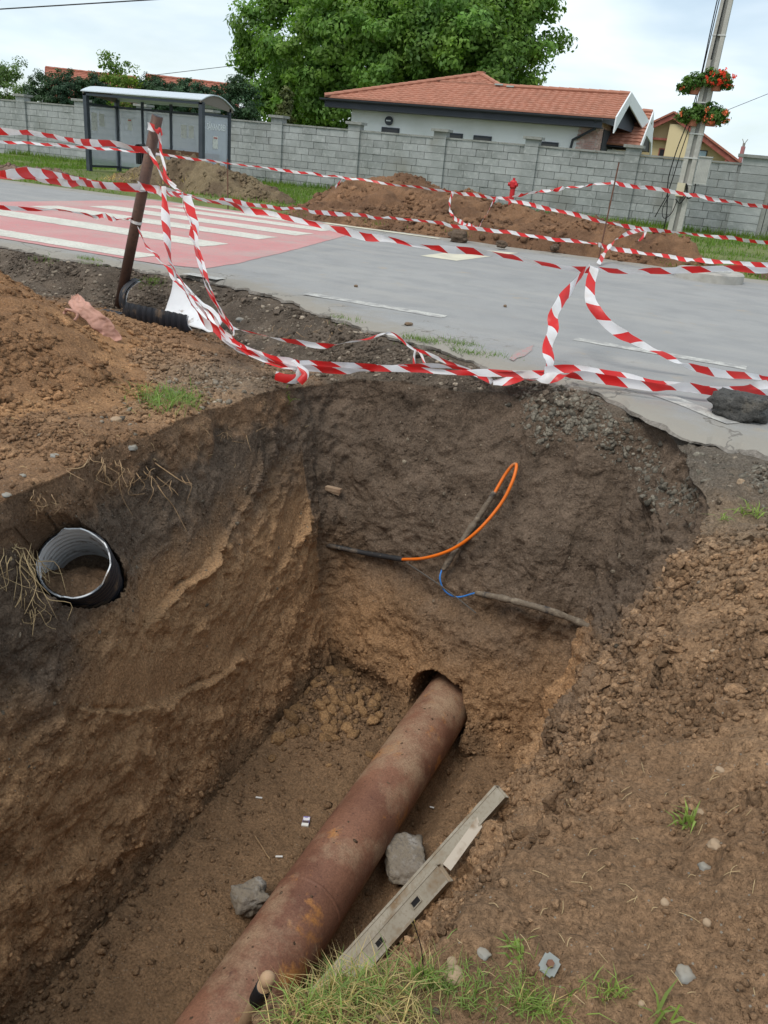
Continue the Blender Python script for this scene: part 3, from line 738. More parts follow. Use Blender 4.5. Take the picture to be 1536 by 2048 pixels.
# ---------------------------------------------------------------- white house
def tile_mat(name, c, s=1):
    return mat(name, c, .8, var=[(2.5, tuple(np.array(c)*np.array([.82, .85, .85])), .4, .7), (9, tuple(np.array(c)*np.array([1.12, 1.2, 1.25])), .5, .75), (40, tuple(np.array(c)*.7), .6, .85)], bump=[(30, .3, .01)])
M['tile'] = tile_mat('clay_tile', (.41, .18, .12))
M['tile_old'] = tile_mat('old_clay_tile', (.40, .15, .10))
M['plaster'] = mat('white_plaster', (.86, .865, .85), .9, var=[(.8, (.73, .74, .71), .45, .75)], bump=[(60, .2, .004)])
M['slate_trim'] = mat('dark_trim', (.045, .05, .06), .6, var=[(1.2, (.07, .075, .085), .5, .75)])
M['white_board'] = mat('white_board', (.74, .76, .77), .6)
M['brick'] = mat('old_pink_brick', (.50, .31, .27), .9, var=[(6, (.60, .47, .42), .45, .7), (18, (.36, .2, .17), .55, .8)], bump=[(40, .5, .006)], rand=.18)
M['lime'] = mat('lime_mortar', (.58, .53, .49), .95)
M['dark_glass'] = mat('dark_window_glass', (.02, .022, .025), .12, spec=.5)
HO = np.array([-18.2, 33.0, 0]); HU, HV = WU, WV; HR = WR
def hp(u, v, z): return HO+HU*u+HV*v+np.array([0, 0, z])
def roof_slope(parent, name, quad, m, pitch_dir, nrow, thick=.05):
    """rows of tiles laid on a sloping polygon; quad = (eave0, eave1, top1, top0)"""
    e0, e1, t1, t0 = [np.asarray(q, float) for q in quad]
    nrm = unit(np.cross(e1-e0, t0-e0)); nrm = nrm if nrm[2] > 0 else -nrm
    mb = MB()
    for k in range(nrow):
        a, b = k/nrow, (k+1.18)/nrow
        b = min(b, 1.02)
        p0, p1 = e0+(t0-e0)*a, e1+(t1-e1)*a; q0, q1 = e0+(t0-e0)*b, e1+(t1-e1)*b
        # waves of single tiles along the row
        L = np.linalg.norm(p1-p0); nt_ = max(2, int(L/.30)); ss = np.linspace(0, 1, nt_*2+1)
        off = RNG.normal(0, .004, len(ss)); lo = []; hi = []; lb = []
        for j, s_ in enumerate(ss):
            w_ = (.022 if j % 2 else 0)+off[j]
            lo.append(p0+(p1-p0)*s_+nrm*(thick+w_)); hi.append(q0+(q1-q0)*s_+nrm*(.008+w_*.7)); lb.append(p0+(p1-p0)*s_-nrm*.012)
        n_ = len(ss); V_ = np.array(lo+hi+lb)
        F_ = [(j, j+1, n_+j+1, n_+j) for j in range(n_-1)]+[(2*n_+j, 2*n_+j+1, j+1, j) for j in range(n_-1)]
        mb.add(V_, F_)
    return tag(mb.build(name, m, parent, smooth=False), kind='stuff')
def ridge_tiles(parent, a, b, m, r=.10, step=.38):
    a, b = np.asarray(a, float), np.asarray(b, float); L = np.linalg.norm(b-a); n_ = max(1, int(L/step)); d = (b-a)/L
    mbp = MB(); th = np.linspace(-.25*np.pi, 1.25*np.pi, 7); s_ = unit(np.cross(d, (0, 0, 1))); w_ = np.cross(s_, d)
    V_ = []
    for t, rr in ((-.53, r*1.12), (.53, r*.94)):
        for q in th: V_.append(d*t*step+s_*rr*np.cos(q)+w_*rr*np.sin(q)*.85)
    F_ = [(j, j+1, 8+j, 7+j) for j in range(6)]+[tuple(range(6, -1, -1)), tuple(range(7, 14))]
    me = mbp.add(V_, F_).mesh('ridge_tile', m)
    for k in range(n_): inst('ridge_tile', me, a+d*(k+.5)*L/n_, parent)
P22 = math.tan(math.radians(22)); EZ = 3.36
house = thing('white_house', 'white rendered bungalow with orange tiled hip roof behind the block wall', 'house', hp(5.5, 3, 0))
A_ = np.array([5.3, 3.5]); 
def rz(v): return EZ+v*P22
walls = MB(); walls.box(hp(5.85, 3.7, 1.5), (10.1, 6.0, 3.04), HR)
walls.build('wall', M['plaster'], house)
rf = MB()
pE0, pE1, pA, pM, pG = hp(-.1, -.05, EZ), hp(11.65, -.05, EZ), hp(5.3, 3.5, rz(3.5)), hp(6.55, 2.3, rz(2.3)), hp(11.65, 2.35, rz(2.35))
pB0, pB1, pBM = hp(-.1, 7.0, EZ), hp(5.3, 7.0, EZ), hp(12.42, 4.9, EZ)
dn = np.array([0, 0, -.06])
V_ = [pE0, pE1, pG, pM, pA, pB0, pB1, pBM, hp(6.55, 4.7, EZ), hp(7.9, 7.0, EZ)]
rf.add([p+dn for p in V_], [(0, 1, 2, 3, 4), (0, 4, 5), (4, 9, 6, 5), (4, 3, 8, 9), (3, 2, 7, 8)])
roof = rf.build('roof', M['slate_trim'], house, at=pE0)
# front slope in three strips (left hip triangle, middle, right)
def fp(u, v): return hp(u, v, rz(v))
nr_a = 17
mb_rows = MB()
for k in range(nr_a):
    v0 = 3.5*k/nr_a; v1 = 3.5*(k+1.15)/nr_a
    def span(v):
        l = 5.3*v/3.5-.1*(1-v/3.5); r = 11.65 if v < 2.33 else 6.55-(v-2.3)/(1.2)*1.25
        return l, max(r, l+.02)
    l0, r0 = span(v0); l1, r1 = span(min(v1, 3.5))
    if v0 < 2.33 <= v1: r1 = r0 if k*3.5/nr_a < 2.2 else r1; v1 = min(v1, 2.36) if r0 > 7 else v1
    l1, _ = span(min(v1, 3.5))
    n_ = max(3, int((r0-l0)/.30)*2+1); ss = np.linspace(0, 1, n_); lo, hi, lb = [], [], []
    for j, s_ in enumerate(ss):
        w_ = (.025 if j % 2 else 0)+RNG.normal(0, .004)
        lo.append(fp(l0+(r0-l0)*s_, v0)+np.array([0, -.0, .055+w_])); hi.append(fp(l1+(r1-l1)*s_, v1)+np.array([0, 0, .012+w_*.6])); lb.append(fp(l0+(r0-l0)*s_, v0)+np.array([0, 0, -.01]))
    mb_rows.add(np.array(lo+hi+lb), [(j, j+1, n_+j+1, n_+j) for j in range(n_-1)]+[(2*n_+j, 2*n_+j+1, j+1, j) for j in range(n_-1)])
tag(mb_rows.build('roof_tile_rows', M['tile'], roof), kind='stuff')
up = np.array([0, 0, .06])
ridge_tiles(roof, pE0+up, pA+up, M['tile']); ridge_tiles(roof, pA+up, pM+up, M['tile']); ridge_tiles(roof, pM+up, pG+up, M['tile'])
MB().box(pA+up*1.5, (.3, .3, .12)).build('ridge_cap', M['tile'], roof)
M['lead'] = mat('lead_flashing', (.33, .42, .40), .6)
MB().box(pM+np.array([-.05, -.06, .1]), (.34, .16, .05), HR).box(pM+np.array([.42, -.05, .06]), (.30, .14, .05), HR).build('flashing', M['lead'], roof)
roof_slope(roof, 'gable_tile_rows', (pBM, hp(8.0, 4.7, EZ), hp(6.55, 2.35, rz(2.35)), pG), M['tile'], None, 10)
gut = MB()
th = np.linspace(np.pi, 2*np.pi, 7); path = [hp(-.25, -.16, EZ-.06), hp(11.2, -.16, EZ-.06)]
V_ = [];
for p in path:
    for r_, seq in ((.085, th), (.07, th[::-1])):
        for q in seq: V_.append(p+HV*r_*np.cos(q)+np.array([0, 0, r_*np.sin(q)+.02]))
gut.add(V_, [(j, j+1, 14+j+1, 14+j) for j in range(13)]+[tuple(range(13, -1, -1)), tuple(range(14, 28))])
gut.build('gutter', M['slate_trim'], house)
MB().box(hp(5.55, -.02, EZ-.20), (11.3, .05, .30), HR).box(hp(5.55, .33, EZ-.33), (11.2, .7, .04), HR).build('fascia', M['slate_trim'], house)
MB().tube([hp(10.95, -.05, EZ-.12), hp(10.95, .1, EZ-.38), hp(10.1, .62, EZ-.8), hp(10.02, .64, 1.9), hp(10.02, .64, .3)], .05, 8).build('downpipe', M['slate_trim'], house)
# windows: narrow dark slots under the eaves
for x0, x1, yt in ((766, 801, 254), (895, 926, 265), (947, 983, 270), (1080, 1116, 282)):
    a = on_y(x0, yt, 33.9); b = on_y(x1, yt, 33.9); ua, ub = (a-HO)@HU, (b-HO)@HU; zt = a[2]
    w_ = MB().box(hp((ua+ub)/2, .69, zt-.28), (ub-ua, .06, .56), HR).build('window', M['slate_trim'], house, at=hp((ua+ub)/2, .69, zt-.28))
    MB().box(hp((ua+ub)/2, .652, zt-.29), (ub-ua-.12, .02, .44), HR).build('pane', M['dark_glass'], w_)
    MB().box(hp((ua+ub)/2, .640, zt-.25), (ub-ua-.1, .02, .02), HR).build('glazing_bar', M['slate_trim'], w_)
lp = on_y(781, 242, 33.9); lu, lz = (lp-HO)@HU, lp[2]
_v = []; lamp = MB()
ring = [hp(lu+.17*math.cos(t), .66, lz+.17*math.sin(t)) for t in np.linspace(0, 2*np.pi, 16, endpoint=False)]
lm = lamp.prism(ring, -HV*.08).build('bulkhead_lamp', M['slate_trim'], house, at=hp(lu, .66, lz))
MB().box(hp(lu, .57, lz-.0), (.2, .03, .05), HR).build('lamp_bar', M['white_board'], lm)
# brick clad corner and the dark gable
MB().box(hp(10.93, 2.2, 1.65), (.06, 2.9, 3.3), HR).build('brick_backing', M['lime'], house)
bk = MB().box((0, 0, 0), (.05, .225, .062)).mesh('brick', M['brick'])
for c in range(22):
    for j in range(12):
        v_ = .78+(j+.5*(c % 2))*.24
        if v_ < 3.6: inst('brick', bk, hp(10.965, v_, 1.72+c*.073), house, (0, 0, WANG))
# front return of the brick corner facing the street
MB().box(hp(10.62, .66, 1.65), (.72, .06, 3.3), HR).build('brick_backing', M['lime'], house)
bk2 = MB().box((0, 0, 0), (.225, .05, .062)).mesh('brick', M['brick'])
for c in range(19):
    for j in range(3): inst('brick', bk2, hp(10.36+(j+.5*(c % 2))*.24, .625, 1.72+c*.073), house, (0, 0, WANG))
# gable end: barge boards and dark soffit
def barge(parent, u, v0, v1, z0, z1, w=.20):
    d = unit(np.array([0, v1-v0, z1-z0])); nn = np.array([0, -d[2], d[1]]); nn = nn if nn[2] < 0 else -nn
    pts = [hp(u, v0, z0+.12), hp(u, v1, z1+.12), hp(u, v1, z1-.32), hp(u, v0, z0-.42)]
    MB().prism(pts, HU*.05).build('barge_board', M['white_board'], parent)
barge(house, 11.66, -.22, 2.35, EZ-.08, rz(2.35)); MB().prism([hp(11.66, 2.37, rz(2.35)+.12), hp(12.45, 4.95, EZ+.0), hp(12.45, 4.95, EZ-.54), hp(11.66, 2.37, rz(2.35)-.32)], HU*.05).build('barge_board', M['white_board'], house)
MB().prism([hp(10.98, 0, EZ-.12), hp(12.0, 4.7, EZ-.3), hp(11.3, 2.35, rz(2.35)-.1)], HU*.04).build('gable_wall', M['slate_trim'], house)
MB().box(hp(11.0, 3.2, 2.6), (.06, 2.8, .9), HR).build('gable_beam', M['slate_trim'], house)
# second, smaller gable to the right
an = thing('house_annexe', 'small tiled porch roof with white barge boards beside the white house', 'house', hp(12.5, 6, 0))
q = [on_y(*p, 38.5) for p in ((1243, 293), (1262, 297), (1305, 226), (1245, 224))]
AZ = q[2][2]; au = (q[2]-HO)@HU; av = (q[2]-HO)@HV
def ap(u, v, z): return hp(au+u, av+v, z)
roof_slope(an, 'tile_rows', (ap(-3.2, -2.1, AZ-1.35), ap(0, -2.1, AZ-1.35), ap(0, 0, AZ), ap(-3.2, 0, AZ)), M['tile'], None, 10)
MB().prism([ap(-3.2, -2.1, AZ-1.42), ap(-3.2, 0, AZ-.07), ap(-3.2, 2.1, AZ-1.42)], HU*3.15).build('roof', M['slate_trim'], an)
ridge_tiles(an, ap(-3.2, 0, AZ+.05), ap(0, 0, AZ+.05), M['tile'])
for sgn in (-1, 1):
    MB().prism([ap(0, sgn*2.25, AZ-1.42), ap(0, 0, AZ+.08), ap(0, 0, AZ-.26), ap(0, sgn*2.25, AZ-1.78)], HU*.05).build('barge_board', M['white_board'], an)
MB().box(ap(-1.8, 0, 1.2), (2.6, 3.4, 2.4), HR).build('wall', M['plaster'], an)

# ---------------------------------------------------------------- yellow house behind the pole
M['yellow'] = mat('ochre_plaster', (.56, .44, .24), .9, var=[(1, (.50, .39, .21), .45, .75)])
M['yellow_light'] = mat('pale_ochre_plaster', (.66, .54, .32), .9)
M['wood_red'] = mat('red_brown_timber', (.26, .075, .055), .7, var=[(5, (.36, .13, .10), .5, .75)])
yh = thing('yellow_house', 'ochre plastered house with steep red tiled gable behind the utility pole', 'house', on_y(1351, 300, 44)*np.array([1, 1, 0]))
YY = 44.0
pk = on_y(1351, 229, YY); rb = on_y(1476, 324, YY); lb = pk+(rb-pk)*np.array([-1, 1, 1])
wl = lambda p, dz=0: np.array([p[0], YY, p[2]+dz])
MB().prism([wl(pk, -.16), wl(pk+(rb-pk)*.9, -.16), np.array([pk[0]+(rb-pk)[0]*.9, YY, 0]), np.array([pk[0]-(rb-pk)[0]*.9, YY, 0]), wl(lb+(pk-lb)*.1, -.16)], (0, 7, 0)).build('wall', M['yellow'], yh)
for s_, e in (('r', rb), ('l', lb)):
    d = e-pk; ex = pk+d*1.04
    P0 = np.array([pk[0], YY-.55, pk[2]]); P1 = np.array([ex[0], YY-.55, ex[2]])
    MB().prism([P0, P1, P1-[0, 0, .22], P0-[0, 0, .22]], (0, .09, 0)).build('barge_board', M['wood_red'], yh)
    MB().prism([P0+[0, .09, .02], P1+[0, .09, .02], P1+[0, .09, -.10], P0+[0, .09, -.10]], (0, 7.4, 0)).build('roof', M['tile_old'], yh)
    me_t = MB().box((0, 0, 0), (.30, .34, .08)).mesh('verge_tile', M['tile_old'])
    n_ = int(np.linalg.norm(ex-pk)/.3); ang = -math.atan2((ex-pk)[2], abs((ex-pk)[0]))*(1 if ex[0] > pk[0] else -1)
    for k in range(n_): inst('verge_tile', me_t, P0+(P1-P0)*(k+.5)/n_+np.array([0, .1, .07]), yh, (0, ang, 0))
    for t in (.45, .85): MB().box(pk+d*t+np.array([0, -.25, -.26]), (.12, .55, .12)).build('rafter_end', M['wood_red'], yh)
a = on_y(1340, 250, YY-.4); b = on_y(1372, 300, YY-.4)
MB().box(((a[0]+b[0])/2, YY-.2, 1.9), (b[0]-a[0], .42, 3.9)).build('pilaster', M['yellow_light'], yh)
a = on_y(1319, 296, YY); b = on_y(1336, 312, YY)
w_ = MB().box(((a[0]+b[0])/2, YY-.02, a[2]-.5), (b[0]-a[0], .06, 1.0)).build('window', M['wood_red'], yh, at=((a[0]+b[0])/2, YY, a[2]-.5))
MB().box(((a[0]+b[0])/2, YY-.06, a[2]-.5), (b[0]-a[0]-.1, .02, .9)).build('pane', M['dark_glass'], w_)
MB().box(((a[0]+b[0])/2+.05, YY-.08, a[2]-.5), (.04, .02, .9)).build('glazing_bar', M['wood_red'], w_)
a = on_y(1399, 300, YY); b = on_y(1412, 318, YY); M['pale_glass'] = mat('pale_window_glass', (.30, .42, .48), .15, spec=.5)
w_ = MB().box(((a[0]+b[0])/2, YY-.02, a[2]-.5), (b[0]-a[0], .06, 1.0)).build('window', M['slate_trim'], yh, at=((a[0]+b[0])/2, YY, a[2]-.5))
MB().box(((a[0]+b[0])/2, YY-.06, a[2]-.5), (b[0]-a[0]-.08, .02, .92)).build('pane', M['pale_glass'], w_)
a = on_y(1310, 277, YY-.3); b = on_y(1341, 281, YY-.3)
MB().box(((a[0]+b[0])/2-.3, YY-.15, a[2]), (b[0]-a[0]+.6, .3, .09)).build('balcony_edge', M['wood_red'], yh)
cp = on_y(1481, 322, 46); ct = on_y(1487, 293, 46)
M['pinkish'] = mat('pinkish_metal', (.36, .17, .17), .6)
ch = thing('flue_pole', 'thin pinkish flue with forked tip rising behind the block wall', 'flue', (ct[0], 46, 0))
MB().tube([(ct[0], 46, 0), (ct[0], 46, ct[2])], .10, 10).build('pipe', M['pinkish'], ch)
MB().tube([(ct[0], 46, ct[2]), (ct[0], 46, ct[2]+.15)], .06, 8).beam((ct[0], 46, ct[2]+.1), (ct[0]-.12, 46, ct[2]+.32), .03, .03).beam((ct[0], 46, ct[2]+.1), (ct[0]+.12, 46, ct[2]+.32), .03, .03).build('forked_tip', M['coping'], ch)

# ---------------------------------------------------------------- houses behind the hedge, left
def far_house(name, label, pxpk, pxend, pxleft, Y, m):
    pk = on_y(*pxpk, Y); en = on_y(*pxend, Y+4.0); lf = on_y(*pxleft, Y)
    t = thing(name, label, 'house', (pk[0], Y, 0))
    h = pk[2]; dl = lf-pk; half = abs(dl[0])*2.2; drop_ = abs(dl[2])*2.2
    L = 7.0
    e = [np.array([pk[0]-half, Y, h-drop_]), np.array([pk[0]+half, Y, h-drop_])]
    # gable faces left-front; ridge runs away to the right
    rd = unit(np.array([1, .95, 0])); sd = np.array([-rd[1], rd[0], 0]); hw = 4.0; hd = 2.0
    rp = lambda u, v, z: np.array([pk[0], Y, 0])+rd*u+sd*v+np.array([0, 0, z])
    MB().prism([rp(.5, -hw+.5, 0), rp(.5, hw-.5, 0), rp(.5, hw-.5, h-hd), rp(.5, 0, h-.25), rp(.5, -hw+.5, h-hd)], rd*(L-1)).build('wall', M['yellow_light'], t)
    ro = MB().prism([rp(0, -hw, h-hd), rp(0, 0, h), rp(0, hw, h-hd), rp(0, hw, h-hd-.12), rp(0, 0, h-.14), rp(0, -hw, h-hd-.12)], rd*L).build('roof', M['wood_red'], t, at=rp(0, 0, h))
    roof_slope(ro, 'roof_tile_rows', (rp(0, -hw, h-hd), rp(L, -hw, h-hd), rp(L, 0, h), rp(0, 0, h)), m, None, 16)
    ridge_tiles(ro, rp(0, 0, h+.05), rp(L, 0, h+.05), m, .12, .6)
    for sg in (-1, 1):
        MB().prism([rp(-.05, sg*hw, h-hd+.08), rp(-.05, 0, h+.08), rp(-.05, 0, h-.25), rp(-.05, sg*hw, h-hd-.25)], rd*.06).build('barge_board', M['wood_red'], t)
    return t
far_house('tiled_house', 'red tiled roof with timber gable rising behind the dark hedge at the far left', (91, 136), (205, 160), (80, 150), 56, M['tile_old'])
far_house('tiled_house', 'red tiled gable roof rising behind the bus shelter and the conifers', (292, 151), (380, 176), (280, 162), 60, M['tile_old'])
# ================================================================== trees and hedges
def leaf_mat(name, c, rnd=.35, trans=.35):
    m, nt, b = new_mat(name); vec = _coord(nt)
    at = nt.nodes.new('ShaderNodeAttribute'); at.attribute_name = 'tint'
    cc = nt.nodes.new('ShaderNodeCombineColor')
    for i in range(3): nt.links.new(at.outputs['Fac'], cc.inputs[i])
    col = _mix(nt, _ramp(nt, _noise(nt, vec, .7, 3), .35, .7), tuple(c), (c[0]*1.5, c[1]*1.25, c[2]*.9))
    col = _mix(nt, 1.0, col, cc.outputs[0], 'MULTIPLY')
    nt.links.new(col, b.inputs['Base Color']); b.inputs['Roughness'].default_value = .55; b.inputs['Specular IOR Level'].default_value = .3
    tr = nt.nodes.new('ShaderNodeBsdfTranslucent'); nt.links.new(_mix(nt, 1.0, col, (1.3, 1.5, .6), 'MULTIPLY'), tr.inputs['Color'])
    mxs = nt.nodes.new('ShaderNodeMixShader'); mxs.inputs[0].default_value = trans
    out = nt.nodes['Material Output']; nt.links.new(b.outputs[0], mxs.inputs[1]); nt.links.new(tr.outputs[0], mxs.inputs[2]); nt.links.new(mxs.outputs[0], out.inputs[0])
    return m
M['leaf_walnut'] = leaf_mat('walnut_leaf', (.115, .225, .048))
M['leaf_dark'] = leaf_mat('conifer_leaf', (.032, .075, .038), trans=.15)
M['leaf_light'] = leaf_mat('light_leaf', (.12, .20, .05), trans=.45)
M['leaf_willow'] = leaf_mat('willow_leaf', (.10, .17, .06), trans=.4)
M['leaf_cypress'] = leaf_mat('cypress_leaf', (.10, .12, .04), trans=.2)
M['bark'] = mat('bark', (.11, .085, .06), .95, var=[(6, (.06, .045, .035), .45, .7)], bump=[(20, .8, .03)])
M['grass'] = leaf_mat('grass_blade', (.115, .20, .04), trans=.4)
M['dry_grass'] = leaf_mat('dry_grass_blade', (.42, .34, .17), trans=.3)
M['grass_light'] = leaf_mat('fresh_grass_blade', (.19, .28, .085), trans=.4)

def leaves_mesh(name, C, Nrm, size, m, parent, aspect=.6, tint=None):
    k = len(C); A = RNG.normal(size=(k, 3)); A -= (A*Nrm).sum(1)[:, None]*Nrm; A /= np.linalg.norm(A, axis=1)[:, None]+1e-9; B = np.cross(Nrm, A)
    a = A*size[:, None]; b = B*size[:, None]*aspect
    bend = Nrm*size[:, None]*.25
    V_ = np.stack([C-a, C+b*.9-bend*.0+bend*.3, C+a-bend, C-b*.9+bend*.3], 1).reshape(-1, 3)
    F_ = np.arange(4*k).reshape(k, 4)
    o = obj(name, V_, F_, m, parent)
    t = (RNG.normal(1, .18, k).clip(.5, 1.6) if tint is None else tint)
    a_ = o.data.attributes.new('tint', 'FLOAT', 'POINT'); a_.data.foreach_set('value', np.repeat(t, 4).astype(np.float32))
    return o
def crown(parent, lobes, n_clump, per, spread, size, m, name='crown', up=.3, hollow=.55, drop=0., seed=0):
    """leaf clumps spread over the shells of several lobes (centre, radii)"""
    rng = np.random.default_rng(seed+100)
    vol = np.array([l[1][0]*l[1][1]+l[1][2]*l[1][0] for l in lobes]); vol = vol/vol.sum()
    Cs, Ns, T = [], [], []
    for (c, r), f in zip(lobes, vol):
        n = max(3, int(n_clump*f)); d = rng.normal(size=(n, 3)); d /= np.linalg.norm(d, axis=1)[:, None]
        rad = hollow+(1-hollow)*rng.uniform(0, 1, n)**.6
        cc = np.array(c)+d*rad[:, None]*np.array(r)
        tint = rng.normal(1, .16, n)
        for j in range(n):
            e = rng.normal(size=(per, 3)); e /= np.linalg.norm(e, axis=1)[:, None]; rr = spread*rng.uniform(.1, 1, per)**.5*rng.uniform(.7, 1.4)
            p = cc[j]+e*rr[:, None]*np.array([1, 1, .62]); p[:, 2] -= drop*rng.uniform(0, 1, per)*spread
            nn = e*.6+d[j]*.5+rng.normal(size=(per, 3))*.45+np.array([0, 0, up]); nn /= np.linalg.norm(nn, axis=1)[:, None]
            Cs.append(p); Ns.append(nn); T.append(np.full(per, tint[j])*rng.normal(1, .12, per))
    Cs = np.concatenate(Cs); Ns = np.concatenate(Ns); T = np.concatenate(T)
    return leaves_mesh(name, Cs, Ns, size*rng.uniform(.6, 1.4, len(Cs)), m, parent, tint=T.clip(.5, 1.6))
def limb_trunk(parent, base, top, r0, branches, m=None, name='trunk'):
    mb = MB(); base = np.asarray(base, float); top = np.asarray(top, float)
    pts = crom([base, base+(top-base)*.35+RNG.normal(0, .05, 3), base+(top-base)*.7+RNG.normal(0, .08, 3), top], 10)
    mb.tube(pts, np.linspace(r0, r0*.25, 10), 10)
    for b in branches:
        i = RNG.integers(3, 8); s_ = pts[i]; e = np.asarray(b, float); mid_ = (s_+e)/2+np.array([0, 0, .12*np.linalg.norm(e-s_)])
        mb.tube(crom([s_, mid_, e], 7), np.linspace(r0*.42, r0*.08, 7), 7)
    return mb.build(name, m or M['bark'], parent, smooth=True)

# the big walnut behind the house
TY_ = 46.0
tc_ = on_y(790, 120, TY_); bt = thing('walnut_tree', 'huge round green walnut tree towering over the white house', 'tree', (tc_[0], TY_, 0))
def tp(x, y, dy=0): q = on_y(x, y, TY_+dy); return q
lob = []
for x, y, r, dy in ((560, 60, 2.6, 0), (545, 150, 2.4, -1), (620, 20, 3.0, 1), (640, 120, 3.2, -2), (720, 70, 3.4, -2.5), (760, -30, 3.4, 0), (820, 110, 3.2, -2.5), (880, 30, 3.4, -1), (930, 120, 2.8, -2), (980, 30, 2.8, 0), (1010, 120, 2.1, 0), (1050, 70, 1.9, .5), (1070, 30, 1.3, 0), (700, 170, 2.8, -2), (600, 195, 2.2, -1), (555, 215, 1.7, -.5), (640, 225, 2.0, -1), (860, 180, 2.6, 1), (1000, -30, 2.6, 1), (650, -60, 3.0, 1), (860, -90, 3.2, 1), (740, 10, 3.5, 2), (880, 100, 3.5, 2), (520, 105, 1.4, 0), (1050, 155, 1.0, 0)):
    lob.append((tp(x, y, dy), (r, r*1.0, r*.85)))
crown(bt, lob, 1000, 170, .80, .125, M['leaf_walnut'], hollow=.60, seed=1)
limb_trunk(bt, (tc_[0], TY_, 0), tp(790, 60), .75, [tp(600, 100), tp(900, 100), tp(680, 20), tp(980, 60), tp(820, 0), tp(560, 160), tp(1030, 110)])

def bush(name, label, cat, pts, Y, m, n, per, spread, size, group=None, trunk_px=None, hollow=.5, drop=0., seed=0):
    q = on_y(*pts[0][:2], Y); t = thing(name, label, cat, (q[0], Y, 0), group)
    lobes = [(on_y(x, y, Y), (rx, rx*.9, rz_)) for x, y, rx, rz_ in pts]
    crown(t, lobes, n, per, spread, size, m, 'crown', hollow=hollow, drop=drop, seed=seed)
    tp_ = lobes[-1][0]; limb_trunk(t, (q[0], Y, 0), (tp_[0], Y, lobes[0][0][2]), .10, [l[0] for l in lobes[1:4]])
    return t
bush('willow_bush', 'pale green feathery willow bush above the wall at the far left', 'tree', [(20, 190, 1.6, 1.4), (-30, 160, 1.8, 1.6), (50, 195, .9, .9), (15, 140, .55, .9), (40, 145, .4, .8), (5, 205, 1.5, 1.0)], 33, M['leaf_willow'], 150, 90, .34, .055, seed=2, drop=.4)
bush('yew_hedge', 'dark green clipped yew bush above the wall left of the shelter', 'hedge', [(85, 190, .75, 1.0), (115, 185, .8, .95), (145, 190, .7, 1.0), (75, 205, .6, .8), (158, 168, .3, .4)], 31.6, M['leaf_dark'], 260, 90, .2, .042, seed=3)
bush('young_tree', 'sparse light green sapling with tall thin shoots behind the shelter roof', 'tree', [(228, 175, .75, .75), (250, 195, .6, .6), (220, 135, .35, .7), (212, 100, .18, .75), (232, 125, .2, .7), (258, 140, .25, .7), (240, 160, .6, .5), (270, 155, .3, .4)], 31.4, M['leaf_light'], 90, 36, .26, .06, hollow=.3, seed=4)
for i, (nm, lb, ps, m_) in enumerate((('conifer', 'dark conifer bush behind the left half of the shelter roof', [(195, 190, .7, .9), (175, 205, .5, .7)], 'leaf_dark'),
        ('conifer', 'dark conifer bush beneath the red gable behind the shelter', [(300, 195, .8, .95), (330, 200, .7, .8)], 'leaf_dark'),
        ('conifer', 'dark conifer bush behind the right half of the shelter roof', [(375, 200, .9, .8), (410, 205, .8, .8), (350, 200, .7, .7)], 'leaf_dark'),
        ('conifer', 'dark pointed conifer right of the shelter roof', [(470, 205, .8, 1.1), (490, 215, .7, 1.0), (445, 215, .6, .8), (468, 180, .3, .5)], 'leaf_dark'),
        ('light_shrub', 'bright green shrub shoots between the conifers over the shelter', [(292, 185, .35, .6), (300, 200, .3, .4)], 'leaf_light'))):
    bush(nm, lb, 'shrub' if 'shrub' in nm else 'conifer', ps, 32.2+.3*i, M[m_], 200 if 'conif' in nm else 40, 80, .22, .045, group='conifers behind the bus shelter' if nm == 'conifer' else None, seed=10+i)
cy = bush('cypress', 'slim yellowish cypress tip in front of the big tree', 'tree', [(572, 225, .33, .9), (572, 205, .24, .7), (571, 188, .12, .45)], 31.5, M['leaf_cypress'], 80, 50, .13, .06, seed=20)

# ---------------------------------------------------------------- grass on the verge (nobody could count it)
def blades(name, B, h, w, m, lean=.35, parent=None, dirs=None, seg=1):
    k = len(B); th = RNG.uniform(0, 2*np.pi, k); s_ = np.stack([np.cos(th), np.sin(th), th*0], 1)
    ln = RNG.normal(0, lean, (k, 2)); l_ = np.concatenate([ln, np.ones((k, 1))], 1)
    if dirs is not None: l_ = l_+dirs
    l_ /= np.linalg.norm(l_, axis=1)[:, None]
    tip = B+l_*h[:, None]; 
    if seg == 1:
        V_ = np.stack([B-s_*w[:, None]/2, B+s_*w[:, None]/2, tip], 1).reshape(-1, 3); F_ = np.arange(3*k).reshape(k, 3); rep = 3
    else:
        hz_ = l_.copy(); hz_[:, 2] = 0
        midp = B+l_*h[:, None]*.55+np.array([0, 0, .12])*h[:, None]; tip = tip+hz_*h[:, None]*.5-np.array([0, 0, .18])*h[:, None]
        V_ = np.stack([B-s_*w[:, None]/2, B+s_*w[:, None]/2, midp+s_*w[:, None]*.42, midp-s_*w[:, None]*.42, tip], 1).reshape(-1, 3); rep = 5
        i0 = np.arange(k)*5; F_ = [tuple(r) for r in np.stack([i0, i0+1, i0+2, i0+3], 1)]+[tuple(r) for r in np.stack([i0+3, i0+2, i0+4], 1)]
    o = obj(name, V_, F_, m, parent)
    a_ = o.data.attributes.new('tint', 'FLOAT', 'POINT'); a_.data.foreach_set('value', np.repeat(RNG.normal(1, .2, k).clip(.5, 1.6), rep).astype(np.float32))
    return o
gx_ = RNG.uniform(-34, 1.5, 60000); gy_ = 17.0+RNG.uniform(0, 1, 60000)**1.2*12.2
Pn = np.stack([gx_, gy_, gx_*0], 1); dn_ = fbm(Pn, .55, 3, .6, 140)
